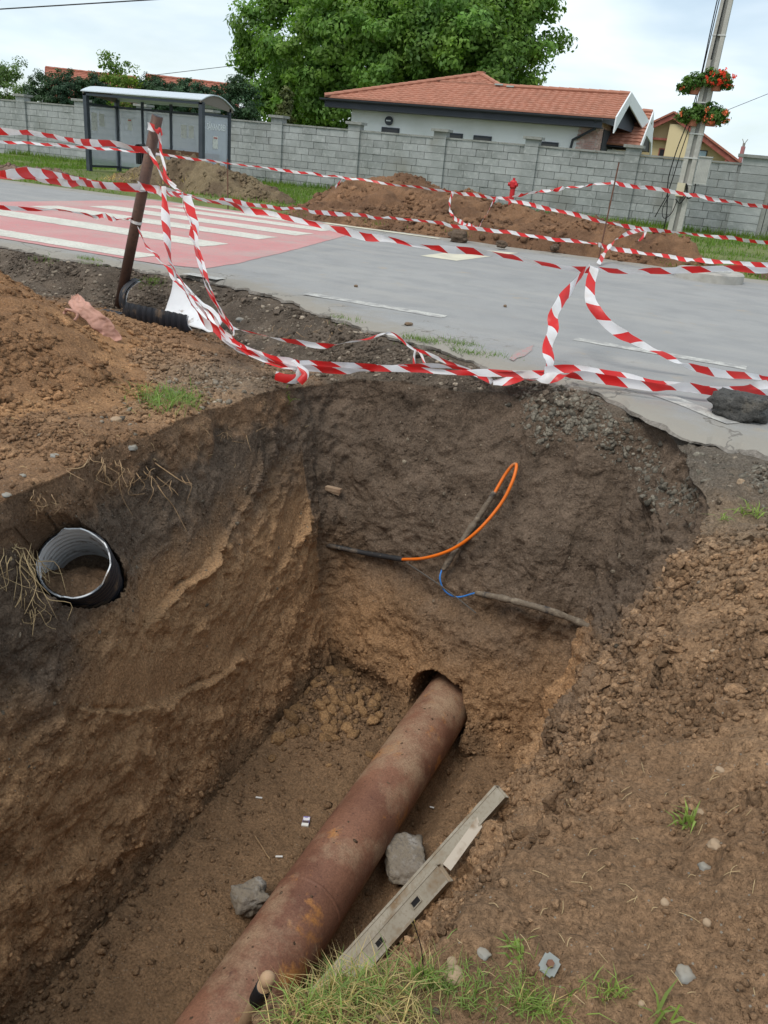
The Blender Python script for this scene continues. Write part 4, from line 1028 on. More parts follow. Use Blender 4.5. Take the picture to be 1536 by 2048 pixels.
keep = (dn_+RNG.normal(0, .25, 60000) > -.25) & (gy_ < 28.2+(gx_+31.5)*.043) & (gy_ > 16.95+.35*vnoise(Pn*1.3, 141))
B_ = Pn[keep]; B_[:, 2] = verge_z(B_[:, 0], B_[:, 1])-.01
tag(blades('verge_grass', B_, RNG.uniform(.05, .16, len(B_))*(1+.5*dn_[keep]).clip(.4, 2), np.full(len(B_), .028), M['grass']), 'green grass growing along the verge below the block wall', 'grass', kind='stuff')
k = 5000; bx = RNG.uniform(-31, 0, k); by = 28.25+(bx+31.5)*.043-RNG.uniform(0, .35, k); B_ = np.stack([bx, by, verge_z(bx, by)], 1)
tag(blades('wall_foot_grass', B_, RNG.uniform(.08, .3, k), np.full(k, .03), M['grass']), 'taller grass along the foot of the block wall', 'grass', kind='stuff')

# ---------------------------------------------------------------- heaps beyond the road
def heap(name, label, x0, x1, y0, y1, lobes, cell, c1, c2, amp=1., seed=0, wf=1., cat='soil heap', base=None, clods=0, clod=(.03, .1), thr=.03):
    nx, ny = int((x1-x0)/cell)+1, int((y1-y0)/cell)+1
    X, Y = np.meshgrid(np.linspace(x0, x1, nx), np.linspace(y0, y1, ny), indexing='ij'); X, Y = X.ravel(), Y.ravel()
    Pn = np.stack([X, Y, X*0], 1); h = np.zeros(len(X))
    wx, wy = X+.22*amp*vnoise(Pn*1.1, seed+1), Y+.22*amp*vnoise(Pn*1.1, seed+2)
    for cx_, cy_, sx, sy, hh in lobes:
        r2 = ((wx-cx_)/sx)**2+((wy-cy_)/sy)**2
        h = np.maximum(h, 0)+0*h if False else h+hh*np.clip(1-r2/3.2, 0, 1)**1.6
    b_ = np.zeros(len(X)) if base is None else base(X, Y)
    Q = np.stack([X, Y, h], 1); m_ = sstep(.0, .12, h)
    w_, i_ = worley(Q, 4.5*wf/amp**.5, seed+3); w2_, i2_ = worley(Q, 11*wf/amp**.5, seed+4)
    clm = np.clip(.45+1.3*fbm(Q, 1.5*wf, 3, .6, seed+21), .05, 1.8); w3_, i3_ = worley(Q, 24*wf/amp**.5, seed+31)
    h2 = h+m_*amp*(.12*fbm(Q, 1.6, 3, .55, seed+5)+clm*(.12*np.clip(.75-w_, 0, 1)*i_+.06*np.clip(.8-w2_, 0, 1)*i2_)+.03*np.clip(.8-w3_, 0, 1)*i3_+.05*fbm(Q, 7, 4, .62, seed+8))
    Z = b_+np.where(h > thr*.4, h2, -.10*(1-h/(thr*.4+1e-6)))-.02
    V_ = np.stack([X, Y, Z], 1); I_ = np.arange(nx*ny).reshape(nx, ny)
    F_ = np.stack([I_[:-1, :-1].ravel(), I_[1:, :-1].ravel(), I_[1:, 1:].ravel(), I_[:-1, 1:].ravel()], 1)
    F_ = F_[(h[F_] > thr*.15).any(1)]
    used = np.unique(F_); mp = np.full(len(V_), -1); mp[used] = np.arange(len(used)); V_ = V_[used]; F_ = mp[F_]
    nn_ = fbm(V_, 1.3, 4, .6, seed+11)
    C_ = np.array(c1)*(1-sstep(-.4, .6, nn_))[:, None]+np.array(c2)*sstep(-.4, .6, nn_)[:, None]
    C_ = C_*(1+.12*fbm(V_, 7, 3, .6, seed+13))[:, None]
    ctr_ = np.array([V_[:, 0].mean(), V_[:, 1].mean(), b_.mean()])
    t = thing(name, label, cat, ctr_)
    o = obj('earth', V_, F_, M['soil'], t, smooth=True); set_colour(o.data, np.clip(C_, .02, .9))
    if clods:
        A_ = V_[F_]; cc_ = A_.mean(1); f_n = np.cross(A_[:, 2]-A_[:, 0], A_[:, 3]-A_[:, 1]); f_n /= np.linalg.norm(f_n, axis=1)[:, None]+1e-9; f_n *= np.sign(f_n[:, 2:]+1e-9)
        pw = np.clip(.25+1.2*fbm(cc_, 1.5*wf, 3, .6, seed+21), .04, 2); i = RNG.choice(len(F_), clods, p=pw/pw.sum()); sz = clod[0]*(clod[1]/clod[0])**(RNG.uniform(0, 1, clods)**2.3)
        oo = crumbs('clods', cc_[i]+RNG.normal(0, cell*.4, (clods, 3))*np.array([1, 1, 0]), f_n[i], sz, np.clip(C_[F_[i, 0]]*RNG.normal(1.05, .2, (clods, 1)), .02, 1), M['soil'], smooth=False)
        oo.parent = t; oo.location = tuple(-ctr_); tag(oo, kind='stuff')
    return t, V_, F_
BROWN, BROWN2 = (.245, .138, .078), (.165, .093, .055)
heap('soil_heap', 'large brown heap of dug soil across the road before the hydrant', -12.5, .5, 16.6, 23.5,
     [(-9.6, 20.0, 1.25, 1.35, .58), (-8.0, 20.0, 1.35, 1.45, .64), (-6.3, 19.6, 1.2, 1.2, .38), (-4.9, 19.3, 1.1, 1.0, .36), (-3.6, 18.8, .95, .9, .36), (-2.4, 18.2, .7, .7, .26), (-8.5, 17.7, 2.2, .62, .17), (-5.3, 17.55, 1.6, .5, .24), (-3.2, 17.5, 1.3, .5, .30), (-1.6, 17.7, .8, .5, .15)], .045, BROWN, BROWN2, 1., 200, clods=5000, clod=(.012, .085))
heap('turf_heap', 'grey-brown heap of dry turf and soil in front of the bus shelter', -20.5, -10.5, 17.8, 23.2,
     [(-17.6, 21.2, .8, .8, .45), (-16.3, 20.7, .9, .8, .60), (-15.2, 20.4, .8, .7, .55), (-14.2, 20.1, .8, .7, .45), (-13.2, 19.8, .8, .7, .35), (-12.3, 19.7, .6, .5, .18)], .05, (.215, .165, .100), (.145, .105, .068), 1.1, 230, clods=2500, clod=(.012, .07))
heap('soil_heap', 'low pinkish-brown pile of rubble on the verge at the left edge', -22, -16, 17.0, 19.8, [(-19.6, 18.3, 1.1, .6, .25), (-18.0, 18.1, .7, .4, .16)], .06, (.24, .165, .13), (.17, .12, .09), .8, 250, clods=500)
heap('soil_heap', 'small dark pile of earth right of the concrete manhole ring', -.6, 4, 17.0, 19.5, [(.6, 17.9, .9, .6, .32), (2, 18.0, 1, .6, .35)], .06, (.15, .10, .065), (.11, .075, .05), .8, 260, clods=400)
# the dry grass in the turf heap
k = 2600; bx = RNG.uniform(-18.5, -12.2, k); by = 20.4+RNG.normal(0, .5, k)-.13*(bx+15.5)
zz = .62*np.exp(-((bx+15.6)/2.2)**2)*np.exp(-((by-20.4+.13*(bx+15.5))/.75)**2)+.02
tag(blades('dry_turf_grass', np.stack([bx, by, zz], 1), RNG.uniform(.05, .2, k), np.full(k, .02), M['dry_grass'], lean=1.0), 'dry straw sticking out of the grey-brown turf heap', 'grass', kind='stuff')
# near spoil heap at the left
def bz(X, Y): return g(X, Y)
NEAR_HEAP = heap('soil_heap', 'orange-brown heap of loose spoil on the left bank of the trench', -10.5, -3.3, 2.2, 7.3,
     [(-6.5, 5.0, 1.3, .75, .36), (-5.6, 4.6, .9, .6, .20), (-4.6, 4.3, .5, .5, .09), (-5.2, 3.9, .9, .6, .20), (-7.8, 5.3, 1.2, .8, .34)], .022, (.395, .222, .112), (.28, .155, .08), .42, 300, wf=1.9, base=bz, clods=24000, clod=(.004, .036))

_bh = BVHTree.FromPolygons([tuple(map(float, v)) for v in NEAR_HEAP[1]], [tuple(map(int, f)) for f in NEAR_HEAP[2]])
def hit(px_, py_, _pit=hit):
    """first point of the trench ground or the near heap in a direction"""
    p_, n_ = _pit(px_, py_); r = _bh.ray_cast(Vector(EYEP), Vector(px_ray(px_, py_)).normalized())
    if r[0] is not None and r[3] < np.linalg.norm(p_-EYEP): return np.array(r[0]), np.array(r[1])
    return p_, n_
# ================================================================== street furniture
M['anthracite'] = mat('anthracite_steel', (.045, .055, .068), .5, var=[(3, (.07, .08, .09), .5, .8)])
def glass_mat(name, c, alpha, rough=.1):
    m, nt, b = new_mat(name); b.inputs['Base Color'].default_value = (*c, 1); b.inputs['Roughness'].default_value = rough; b.inputs['Alpha'].default_value = alpha
    b.inputs['Specular IOR Level'].default_value = .5; return m
M['pane'] = glass_mat('milky_shelter_glass', (.60, .64, .72), .40)  # milky reflection is put into the pale pane colour
M['poly'] = glass_mat('polycarbonate_roof', (.62, .68, .72), .85, .35)
M['paper'] = mat('paper_notice', (.68, .68, .64), .9, var=[(14, (.52, .52, .50), .5, .6)])
M['red_print'] = mat('red_print', (.45, .06, .06), .8)
M['bench_wood'] = mat('bench_wood', (.17, .085, .05), .7, var=[(4, (.24, .13, .075), .4, .7)])
M['black_iron'] = mat('black_iron', (.02, .02, .022), .5)
sh = thing('bus_shelter', 'dark grey framed glass bus shelter with curved pale roof on the verge', 'bus shelter', (-19.5, 23.9, 0))
X0, X1, Y0, Y1 = -21.80, -17.18, 23.2, 24.65
ZT = 2.30
rx1 = on_y(287, 300, Y1)[0]; rx2 = on_y(343, 300, Y1)[0]
for x_, y_, w_, h_ in ((X0, Y0, .14, 2.48), (X1, Y0, .14, 2.42), (X0, Y1, .12, ZT+.05), (X1, Y1, .10, ZT+.05)):
    MB().box((x_, y_, h_/2), (w_, w_, h_)).build('post', M['anthracite'], sh)
for x_ in (rx1, rx2): MB().box((x_, Y1, ZT/2+.1), (.07, .08, ZT-.1)).build('mullion', M['anthracite'], sh)
for z_ in (2.12, .22): MB().box(((X0+X1)/2, Y1, z_), (X1-X0-.12, .06, .07)).build('rail', M['anthracite'], sh)
for x_ in (X0, X1):
    for z_ in (2.12, .22): MB().box((x_, (Y0+Y1)/2, z_), (.06, Y1-Y0-.13, .07)).build('rail', M['anthracite'], sh)
MB().box(((X0+X1)/2, Y0-.02, 2.40), (X1-X0+.16, .10, .07)).build('front_beam', M['anthracite'], sh)
rp_ = []
for t in np.linspace(0, 1, 9):
    y_ = Y0-.12+(Y1-Y0+.28)*t; rp_.append((y_, 2.41+.30*math.sin(math.pi*min(1, t*.92+.06))**.9-.12*t))
V_ = []; 
for x_ in (X0-.1, X1+.1):
    for dz in (.03, 0):
        for y_, z_ in rp_: V_.append((x_, y_, z_+dz))
F_ = []
for j in range(8):
    F_ += [(j, j+1, 18+j+1, 18+j), (9+j, 27+j, 27+j+1, 9+j+1), (j, 9+j, 9+j+1, j+1), (18+j, 18+j+1, 27+j+1, 27+j)]
F_ += [(0, 18, 27, 9), (8, 17, 35, 26)]
MB().add(V_, F_).build('roof', M['poly'], sh, smooth=False)
M['shelter_end'] = mat('brown_end_panel', (.20, .175, .15), .8)
for x_ in (X0-.02, X1+.02):
    MB().prism([(x_, y_, z_-.01) for y_, z_ in rp_]+[(x_, rp_[-1][0], rp_[-1][1]-.08), (x_, rp_[0][0], rp_[0][1]-.06)], (.03, 0, 0)).build('roof_end_panel', M['shelter_end'], sh)
panes = []
for a, b in ((X0+.06, rx1-.035), (rx1+.035, rx2-.035), (rx2+.035, X1-.05)):
    panes.append(MB().box(((a+b)/2, Y1, 1.17), (b-a, .012, 1.82)).build('pane', M['pane'], sh, at=((a+b)/2, Y1, 1.17)))
pl_ = MB().box((X0, (Y0+Y1)/2, 1.17), (.012, Y1-Y0-.14, 1.82)).build('pane', M['pane'], sh, at=(X0, 23.9, 1.17))
pr_ = MB().box((X1, (Y0+Y1)/2, 1.17), (.012, Y1-Y0-.14, 1.82)).build('pane', M['pane'], sh, at=(X1, 23.9, 1.17))
def notice(parent, c, w, h, ax, red=False):
    sz = (w, .006, h) if ax == 'y' else (.006, w, h)
    off = np.array([0, -.012, 0]) if ax == 'y' else np.array([.012, 0, 0])
    MB().box(c+off, sz).build('notice', M['paper'], parent)
    if red: MB().box(c+off*1.6+np.array([0, 0, h*.36]), (w*.7, .004, h*.09) if ax == 'y' else (.004, w*.7, h*.09)).build('notice_heading', M['red_print'], parent)
for p_, (qx, qy), w, h, r in ((panes[0], (260, 249), .19, .36, True), (panes[2], (368, 263), .22, .40, False), (panes[2], (383, 264), .20, .38, False)):
    notice(p_, on_y(qx, qy, Y1), w, h, 'y', r)
for (qx, qy), w, h in (((188, 243), .26, .55), ((203, 240), .24, .38)): notice(pl_, on_x(qx, qy, X0), w, h, 'x')
notice(pr_, on_x(430, 285, X1), .27, .37, 'x', True)
M['white_letters'] = mat('white_lettering', (.72, .74, .76), .6)
cu = bpy.data.curves.new('stop_name', 'FONT'); cu.body = 'S\u00c2NANDREI'; cu.size = .25; cu.align_x = 'CENTER'; cu.align_y = 'CENTER'; cu.extrude = .002; cu.offset = .005
tmp = bpy.data.objects.new('tmp_text', cu); COL.objects.link(tmp)
dg = bpy.context.evaluated_depsgraph_get(); dg.update()
tme = bpy.data.meshes.new_from_object(tmp.evaluated_get(dg)); bpy.data.objects.remove(tmp); tme.materials.clear(); tme.materials.append(M['white_letters'])
q = on_x(432, 255, X1)
to = bpy.data.objects.new('stop_name', tme); COL.objects.link(to); to.parent = pr_
to.location = tuple(q-np.array([X1, 23.9, 1.17])+np.array([.012, 0, 0]))
to.rotation_euler = (math.radians(90), 0, math.radians(90)); to.scale = (.72, 1, 1)
# bench and bin inside the shelter
bn = thing('bench', 'brown plank bench inside the bus shelter', 'bench', (-18.8, 24.2, 0))
MB().box((-18.75, 24.5, .88), (2.6, .04, .17)).build('backrest', M['bench_wood'], bn)
MB().box((-19.0, 24.2, .46), (3.0, .36, .045)).build('seat', M['bench_wood'], bn)
for x_ in (-20.2, -18.9, -17.7): MB().box((x_, 24.25, .22), (.05, .3, .44)).beam((x_, 24.45, .4), (x_, 24.53, .98), .04, .03).build('leg', M['black_iron'], bn)
bp = on_y(284, 330, 23.5)
bi = thing('litter_bin', 'black hooded litter bin with slatted basket in front of the shelter', 'litter bin', (bp[0], 23.5, 0))
MB().tube([(bp[0], 23.62, 0), (bp[0], 23.62, 1.08)], .03, 8).build('post', M['black_iron'], bi)
for k in range(14):
    t = 2*math.pi*k/14; MB().box((bp[0]+.16*math.cos(t), 23.5+.16*math.sin(t), .62), (.045, .045, .34)).build('slat', M['black_iron'], bi)
MB().tube([(bp[0], 23.5, .46), (bp[0], 23.5, .74)], .14, 12).build('liner', M['black_iron'], bi)
hood = MB(); th = np.linspace(0, math.pi, 9)
hood.prism([(bp[0]+.2*math.cos(t), 23.34, .86+.2*math.sin(t)) for t in th]+[(bp[0]+.17*math.cos(t), 23.34, .86+.17*math.sin(t)) for t in th[::-1]], (0, .34, 0)).build('hood', M['black_iron'], bi)

# ---------------------------------------------------------------- utility pole with flower baskets
M['pole_conc'] = mat('pole_concrete', (.43, .42, .38), .9, var=[(2, (.36, .35, .32), .4, .7), (12, (.5, .49, .45), .5, .75)], bump=[(30, .3, .01)])
M['pole_conc_dark'] = mat('pole_concrete_inner', (.33, .325, .30), .9, var=[(2.5, (.27, .26, .24), .45, .7)])  # darker concrete tone for the web set back between the ribs
UX, UY = -3.0, 27.1
up_ = thing('utility_pole', 'tall grey concrete utility pole with twin ribs on the verge', 'utility pole', (UX, UY, 0))
PH = 9.0
def pole_w(z): return .20-.075*z/PH
lean = np.array([.012, 0, 1.0])
for sg in (-1, 1):
    V_ = []
    for z_ in (-.2, PH):
        w_ = pole_w(max(0, z_)); xa, xb = sg*w_, sg*w_*.30
        for dx_, dy_ in ((xa, -.14), (xb, -.14), (xb, .14), (xa, .14)): V_.append(np.array([UX, UY, 0])+lean*z_+np.array([dx_, dy_*(1-.4*max(0, z_)/PH), 0]))
    MB().add(V_, [(0, 1, 2, 3), (4, 7, 6, 5), (0, 4, 5, 1), (1, 5, 6, 2), (2, 6, 7, 3), (3, 7, 4, 0)]).build('rib', M['pole_conc'], up_)
V_ = []
for z_ in (-.2, PH):
    w_ = pole_w(max(0, z_))*.34
    for dx_, dy_ in ((-w_, -.05), (w_, -.05), (w_, .05), (-w_, .05)): V_.append(np.array([UX, UY, 0])+lean*z_+np.array([dx_, dy_, 0]))
MB().add(V_, [(0, 1, 2, 3), (4, 7, 6, 5), (0, 4, 5, 1), (1, 5, 6, 2), (2, 6, 7, 3), (3, 7, 4, 0)]).build('web', M['pole_conc_dark'], up_)
M['strap'] = mat('steel_strap', (.55, .55, .53), .5)
for z_ in (5.2, 3.55, 2.75, 2.12, 1.42):
    w_ = pole_w(z_)+.012; MB().box(np.array([UX, UY, 0])+lean*z_, (2*w_, .30-.012*z_, .035)).build('strap', M['strap'], up_)
M['cable'] = mat('black_cable', (.012, .012, .013), .6)
def cab(pts, r, nm='cable', parent=None, m=None, n=40): return MB().tube(crom(pts, n), r, 6).build(nm, m or M['cable'], parent, smooth=True)
def pz(dx_, dy_, z_): return np.array([UX, UY, 0])+lean*z_+np.array([dx_, dy_, 0])
cab([pz(-.05, -.16, 8.9), pz(-.04, -.17, 6.5), pz(-.05, -.165, 4.6)], .018, parent=up_)
cab([pz(-.20, -.1, 8.9), pz(-.24, -.14, 6), pz(-.22, -.16, 4.3), pz(-.26, -.17, 3.3), pz(-.42, -.2, 2.3), pz(-.48, -.2, 1.5), pz(-.42, -.2, 1.2), pz(-.3, -.2, .5), pz(-.3, -.17, -.05)], .016, parent=up_)
cab([pz(-.17, -.12, 8.9), pz(-.20, -.15, 4.5), pz(-.20, -.17, 3.2), pz(-.30, -.19, 2.2), pz(-.40, -.22, 1.15), pz(-.52, -.24, .75), pz(-.62, -.2, .45)], .014, parent=up_)
cab([pz(-.18, -.18, 1.40), pz(.06, -.2, 1.42), pz(.12, -.22, 1.15), pz(.0, -.22, .9), pz(-.15, -.2, 1.0)], .016, parent=up_)
cab([pz(.30, -.18, 1.48), pz(.30, -.2, 1.15), pz(.18, -.22, 1.05), pz(.1, -.2, 1.25), pz(.05, -.2, 1.42)], .018, parent=up_)
cab([pz(-.35, -.2, 1.1), pz(-.45, -.22, .7), pz(-.36, -.2, .45), pz(-.18, -.2, .6), pz(-.1, -.2, .95)], .013, parent=up_)
M['meter'] = mat('meter_box_grey', (.44, .44, .41), .6, var=[(4, (.37, .37, .35), .45, .7)]); M['cream'] = mat('cream_plastic', (.56, .50, .36), .6)
q = on_y(1406, 342, UY-.22)
mbx = thing('meter_box', 'pale grey electric meter box strapped to the right of the utility pole', 'meter box', q)
MB().box(q, (.34, .20, .70)).build('cabinet', M['meter'], mbx)
for k in range(8): MB().box(q+np.array([-.145+.042*k, -.105, .0]), (.018, .014, .58)).build('rib', M['meter'], mbx)
MB().box(q+np.array([0, -.01, .365]), (.38, .25, .03)).build('lid', M['meter'], mbx)
q = on_y(1361, 379, UY-.22)
jb = thing('junction_box', 'small cream junction box on the left of the utility pole', 'junction box', q)
MB().box(q, (.22, .12, .36)).build('case', M['cream'], jb); MB().box(q+np.array([0, -.062, .02]), (.20, .012, .15)).build('cover', M['cream'], jb)
M['terracotta'] = mat('terracotta_pot', (.42, .16, .10), .8); M['flower_red'] = leaf_mat('red_petal', (.70, .07, .035), trans=.3); M['flower_orange'] = leaf_mat('orange_petal', (.70, .19, .10), trans=.3)
M['leaf_basket'] = leaf_mat('basket_leaf', (.075, .155, .035), trans=.4)
for i, (x, y, lbl, nfl) in enumerate(((1392, 165, 'upper left hanging flower basket, few flowers, orange pot showing, on the utility pole', 4), (1437, 158, 'upper right hanging flower basket full of red blooms on the utility pole', 26),
                                       (1388, 229, 'lower left hanging flower basket, plain green, on the utility pole', 1), (1425, 229, 'lower right hanging flower basket with scattered orange blooms on the utility pole', 12))):
    q = on_y(x, y, UY-.12); t = thing('flower_basket', lbl, 'flower basket', q, 'flower baskets on the utility pole')
    sc_ = -1 if i % 2 == 0 else 1
    MB().tube([q+np.array([0, 0, -.30]), q+np.array([0, 0, -.06])], np.array([.13, .17]), 14).build('pot', M['terracotta'], t)
    MB().beam(q+np.array([0, .06, -.12]), np.array([UX+.06*sc_, UY, q[2]-.12]), .03, .03).build('bracket', M['black_iron'], t)
    rx_ = .42 if i % 2 else .36
    crown(t, [(q+np.array([.02*sc_, 0, .02]), (rx_, .34, .22)), (q+np.array([.25*sc_, -.05, -.05]), (.22, .25, .2)), (q+np.array([-.1*sc_, 0, .12]), (.2, .2, .2))], 60, 30, .11, .045, M['leaf_basket'], name='foliage', hollow=.35, drop=.5, seed=40+i)
    e = RNG.normal(size=(nfl, 3)); e /= np.linalg.norm(e, axis=1)[:, None]; e[:, 1] = -np.abs(e[:, 1])
    pc = q+e*np.array([rx_, .34, .24])*.95+np.array([.08*sc_, -.04, -.03])
    pc = np.repeat(pc, 12, 0)+RNG.normal(0, .03, (nfl*12, 3)); nn_ = RNG.normal(size=pc.shape); nn_[:, 1] -= .8; nn_ /= np.linalg.norm(nn_, axis=1)[:, None]
    tag(leaves_mesh('flowers', pc, nn_, RNG.uniform(.02, .04, len(pc)), M['flower_red' if i == 1 else 'flower_orange'], t, aspect=.9), kind='stuff')
# hydrant
M['hydrant'] = mat('hydrant_red', (.55, .028, .035), .45, var=[(5, (.45, .03, .035), .5, .8)])
hq = on_y(1028, 360, 26.0); hx, hz_ = hq[0], hq[2]
hy = thing('fire_hydrant', 'red standing fire hydrant by the block wall behind the big soil heap', 'hydrant', (hx, 26, 0))
MB().tube([(hx, 26, 0), (hx, 26, hz_-.16)], .075, 14).build('barrel', M['hydrant'], hy, smooth=False)
MB().tube([(hx, 26, z_) for z_ in (hz_-.24, hz_-.2, hz_-.06, hz_-.02, hz_)], np.array([.085, .11, .11, .08, .03]), 16).build('head', M['hydrant'], hy)
MB().tube([(hx, 26, hz_-.02), (hx, 26, hz_+.06)], .04, 6).build('cap_nut', M['hydrant'], hy)
for sg in (-1, 1): MB().tube([(hx+sg*.08, 25.95, hz_-.13), (hx+sg*.15, 25.93, hz_-.13)], .05, 10).build('outlet', M['hydrant'], hy)
MB().tube([(hx, 26, .02), (hx, 26, .06)], .17, 14).build('flange', M['hydrant'], hy)
# concrete manhole ring at the far kerb
M['pale_conc'] = mat('pale_concrete', (.42, .40, .36), .9, var=[(5, (.33, .31, .27), .45, .7), (40, (.5, .48, .44), .55, .8)], bump=[(40, .4, .01)])
mc = on_z(1420, 542, .14)
mh = thing('manhole_ring', 'low round concrete manhole slab with grey cover at the far road edge', 'manhole', (mc[0], mc[1], 0))
MB().tube([(mc[0], mc[1], z_) for z_ in (-.1, .13, .155)], np.array([.56, .56, .53]), 32).build('slab', M['pale_conc'], mh)
mcv = MB().tube([(mc[0], mc[1], .150), (mc[0], mc[1], .166)], .34, 28).build('cover', M['meter'], mh, at=(mc[0], mc[1], .15))
for a in range(-3, 4):
    for b in range(-3, 4):
        if a*a+b*b < 11: MB().box((mc[0]+a*.085, mc[1]+b*.085, .169), (.055, .055, .008)).build('cover_stud', M['meter'], mcv)
# overhead cables
def wire(name, label, p, q, sag, r):
    a, b = np.asarray(p), np.asarray(q); t = np.linspace(0, 1, 30)[:, None]; P_ = a+(b-a)*t; P_[:, 2] -= (sag*4*t*(1-t))[:, 0]
    tag(MB().tube(P_, r, 5).build(name, M['cable'], None, at=a), label, 'cable')
wire('overhead_cable', 'black overhead cable crossing the sky at the top left', at_d(-60, 22, 24), at_d(520, -14, 24), .0, .018)
wire('overhead_cable', 'faint thin cable in the sky left of the big tree', at_d(310, 150, 60), at_d(520, 125, 60), .0, .02)
wire('overhead_cable', 'faint thin cable in the sky right of the flower baskets', at_d(1455, 220, 50), at_d(1580, 170, 50), .0, .016)

# ---------------------------------------------------------------- stakes and the near post
M['pipe_brown'] = mat('brown_steel_pipe', (.105, .062, .048), .6, var=[(6, (.15, .085, .06), .45, .7), (30, (.07, .045, .038), .5, .75)], bump=[(60, .3, .004)], metal=.2)
pb, pt = on_y(246, 575, 7.25), on_y(315, 232, 7.25)
pb = pb-(pt-pb)*.12
post = thing('barrier_post', 'thick brown steel pipe leaning at the road edge with tape tied to it', 'post', pb)
po = MB().tube([pb, pt], .056, 18).build('pipe', M['pipe_brown'], post, smooth=True)
dpt = unit(pt-pb); MB().tube([pt-dpt*.03, pt+dpt*.002], .046, 14).build('pipe_mouth', M['black_iron'], post)
M['rebar'] = mat('rusty_rebar', (.13, .065, .045), .85, var=[(10, (.20, .10, .06), .5, .75)], bump=[(90, .5, .004)])
for a, b, Y, lab in (((1195, 528), (1238, 325), 16.3, 'thin rusty rebar stake in the soil at the right'), ((456, 425), (455, 318), 16.8, 'thin rusty stake beside the turf heap in front of the shelter')):
    p, q = on_y(*a, Y), on_y(*b, Y); p = p-(q-p)*.1
    st = thing('rebar_stake', lab, 'stake', p); MB().tube([p, q], .014, 7).build('bar', M['rebar'], st)
# ---------------------------------------------------------------- red and white barrier tape
def tape_mat():
    m, nt, b = new_mat('barrier_tape'); tcn = nt.nodes.new('ShaderNodeTexCoord'); sp = nt.nodes.new('ShaderNodeSeparateXYZ'); nt.links.new(tcn.outputs['UV'], sp.inputs[0])
    ma = nt.nodes.new('ShaderNodeMath'); ma.operation = 'MULTIPLY_ADD'; nt.links.new(sp.outputs['Y'], ma.inputs[0]); ma.inputs[1].default_value = .10; nt.links.new(sp.outputs['X'], ma.inputs[2])
    dv2 = nt.nodes.new('ShaderNodeMath'); dv2.operation = 'DIVIDE'; nt.links.new(ma.outputs[0], dv2.inputs[0]); dv2.inputs[1].default_value = .34
    fr = nt.nodes.new('ShaderNodeMath'); fr.operation = 'FRACT'; nt.links.new(dv2.outputs[0], fr.inputs[0])
    gt = nt.nodes.new('ShaderNodeMath'); gt.operation = 'GREATER_THAN'; nt.links.new(fr.outputs[0], gt.inputs[0]); gt.inputs[1].default_value = .5
    red = _mix(nt, _ramp(nt, _noise(nt, tcn.outputs['Object'], 6), .4, .7), (.70, .022, .022), (.60, .05, .045))
    wht = _mix(nt, _ramp(nt, _noise(nt, tcn.outputs['Object'], 4), .5, .75), (.80, .79, .80), (.60, .55, .50))
    c = _mix(nt, gt.outputs[0], wht, red); nt.links.new(c, b.inputs['Base Color']); b.inputs['Roughness'].default_value = .38; b.inputs['Specular IOR Level'].default_value = .45
    tr = nt.nodes.new('ShaderNodeBsdfTranslucent'); nt.links.new(c, tr.inputs['Color']); mxs = nt.nodes.new('ShaderNodeMixShader'); mxs.inputs[0].default_value = .3
    out = nt.nodes['Material Output']; nt.links.new(b.outputs[0], mxs.inputs[1]); nt.links.new(tr.outputs[0], mxs.inputs[2]); nt.links.new(mxs.outputs[0], out.inputs[0])
    _bump(nt, b, [(25, .3, .006)], tcn.outputs['Object'])
    return m
M['tape'] = tape_mat()
tape_no = [0]
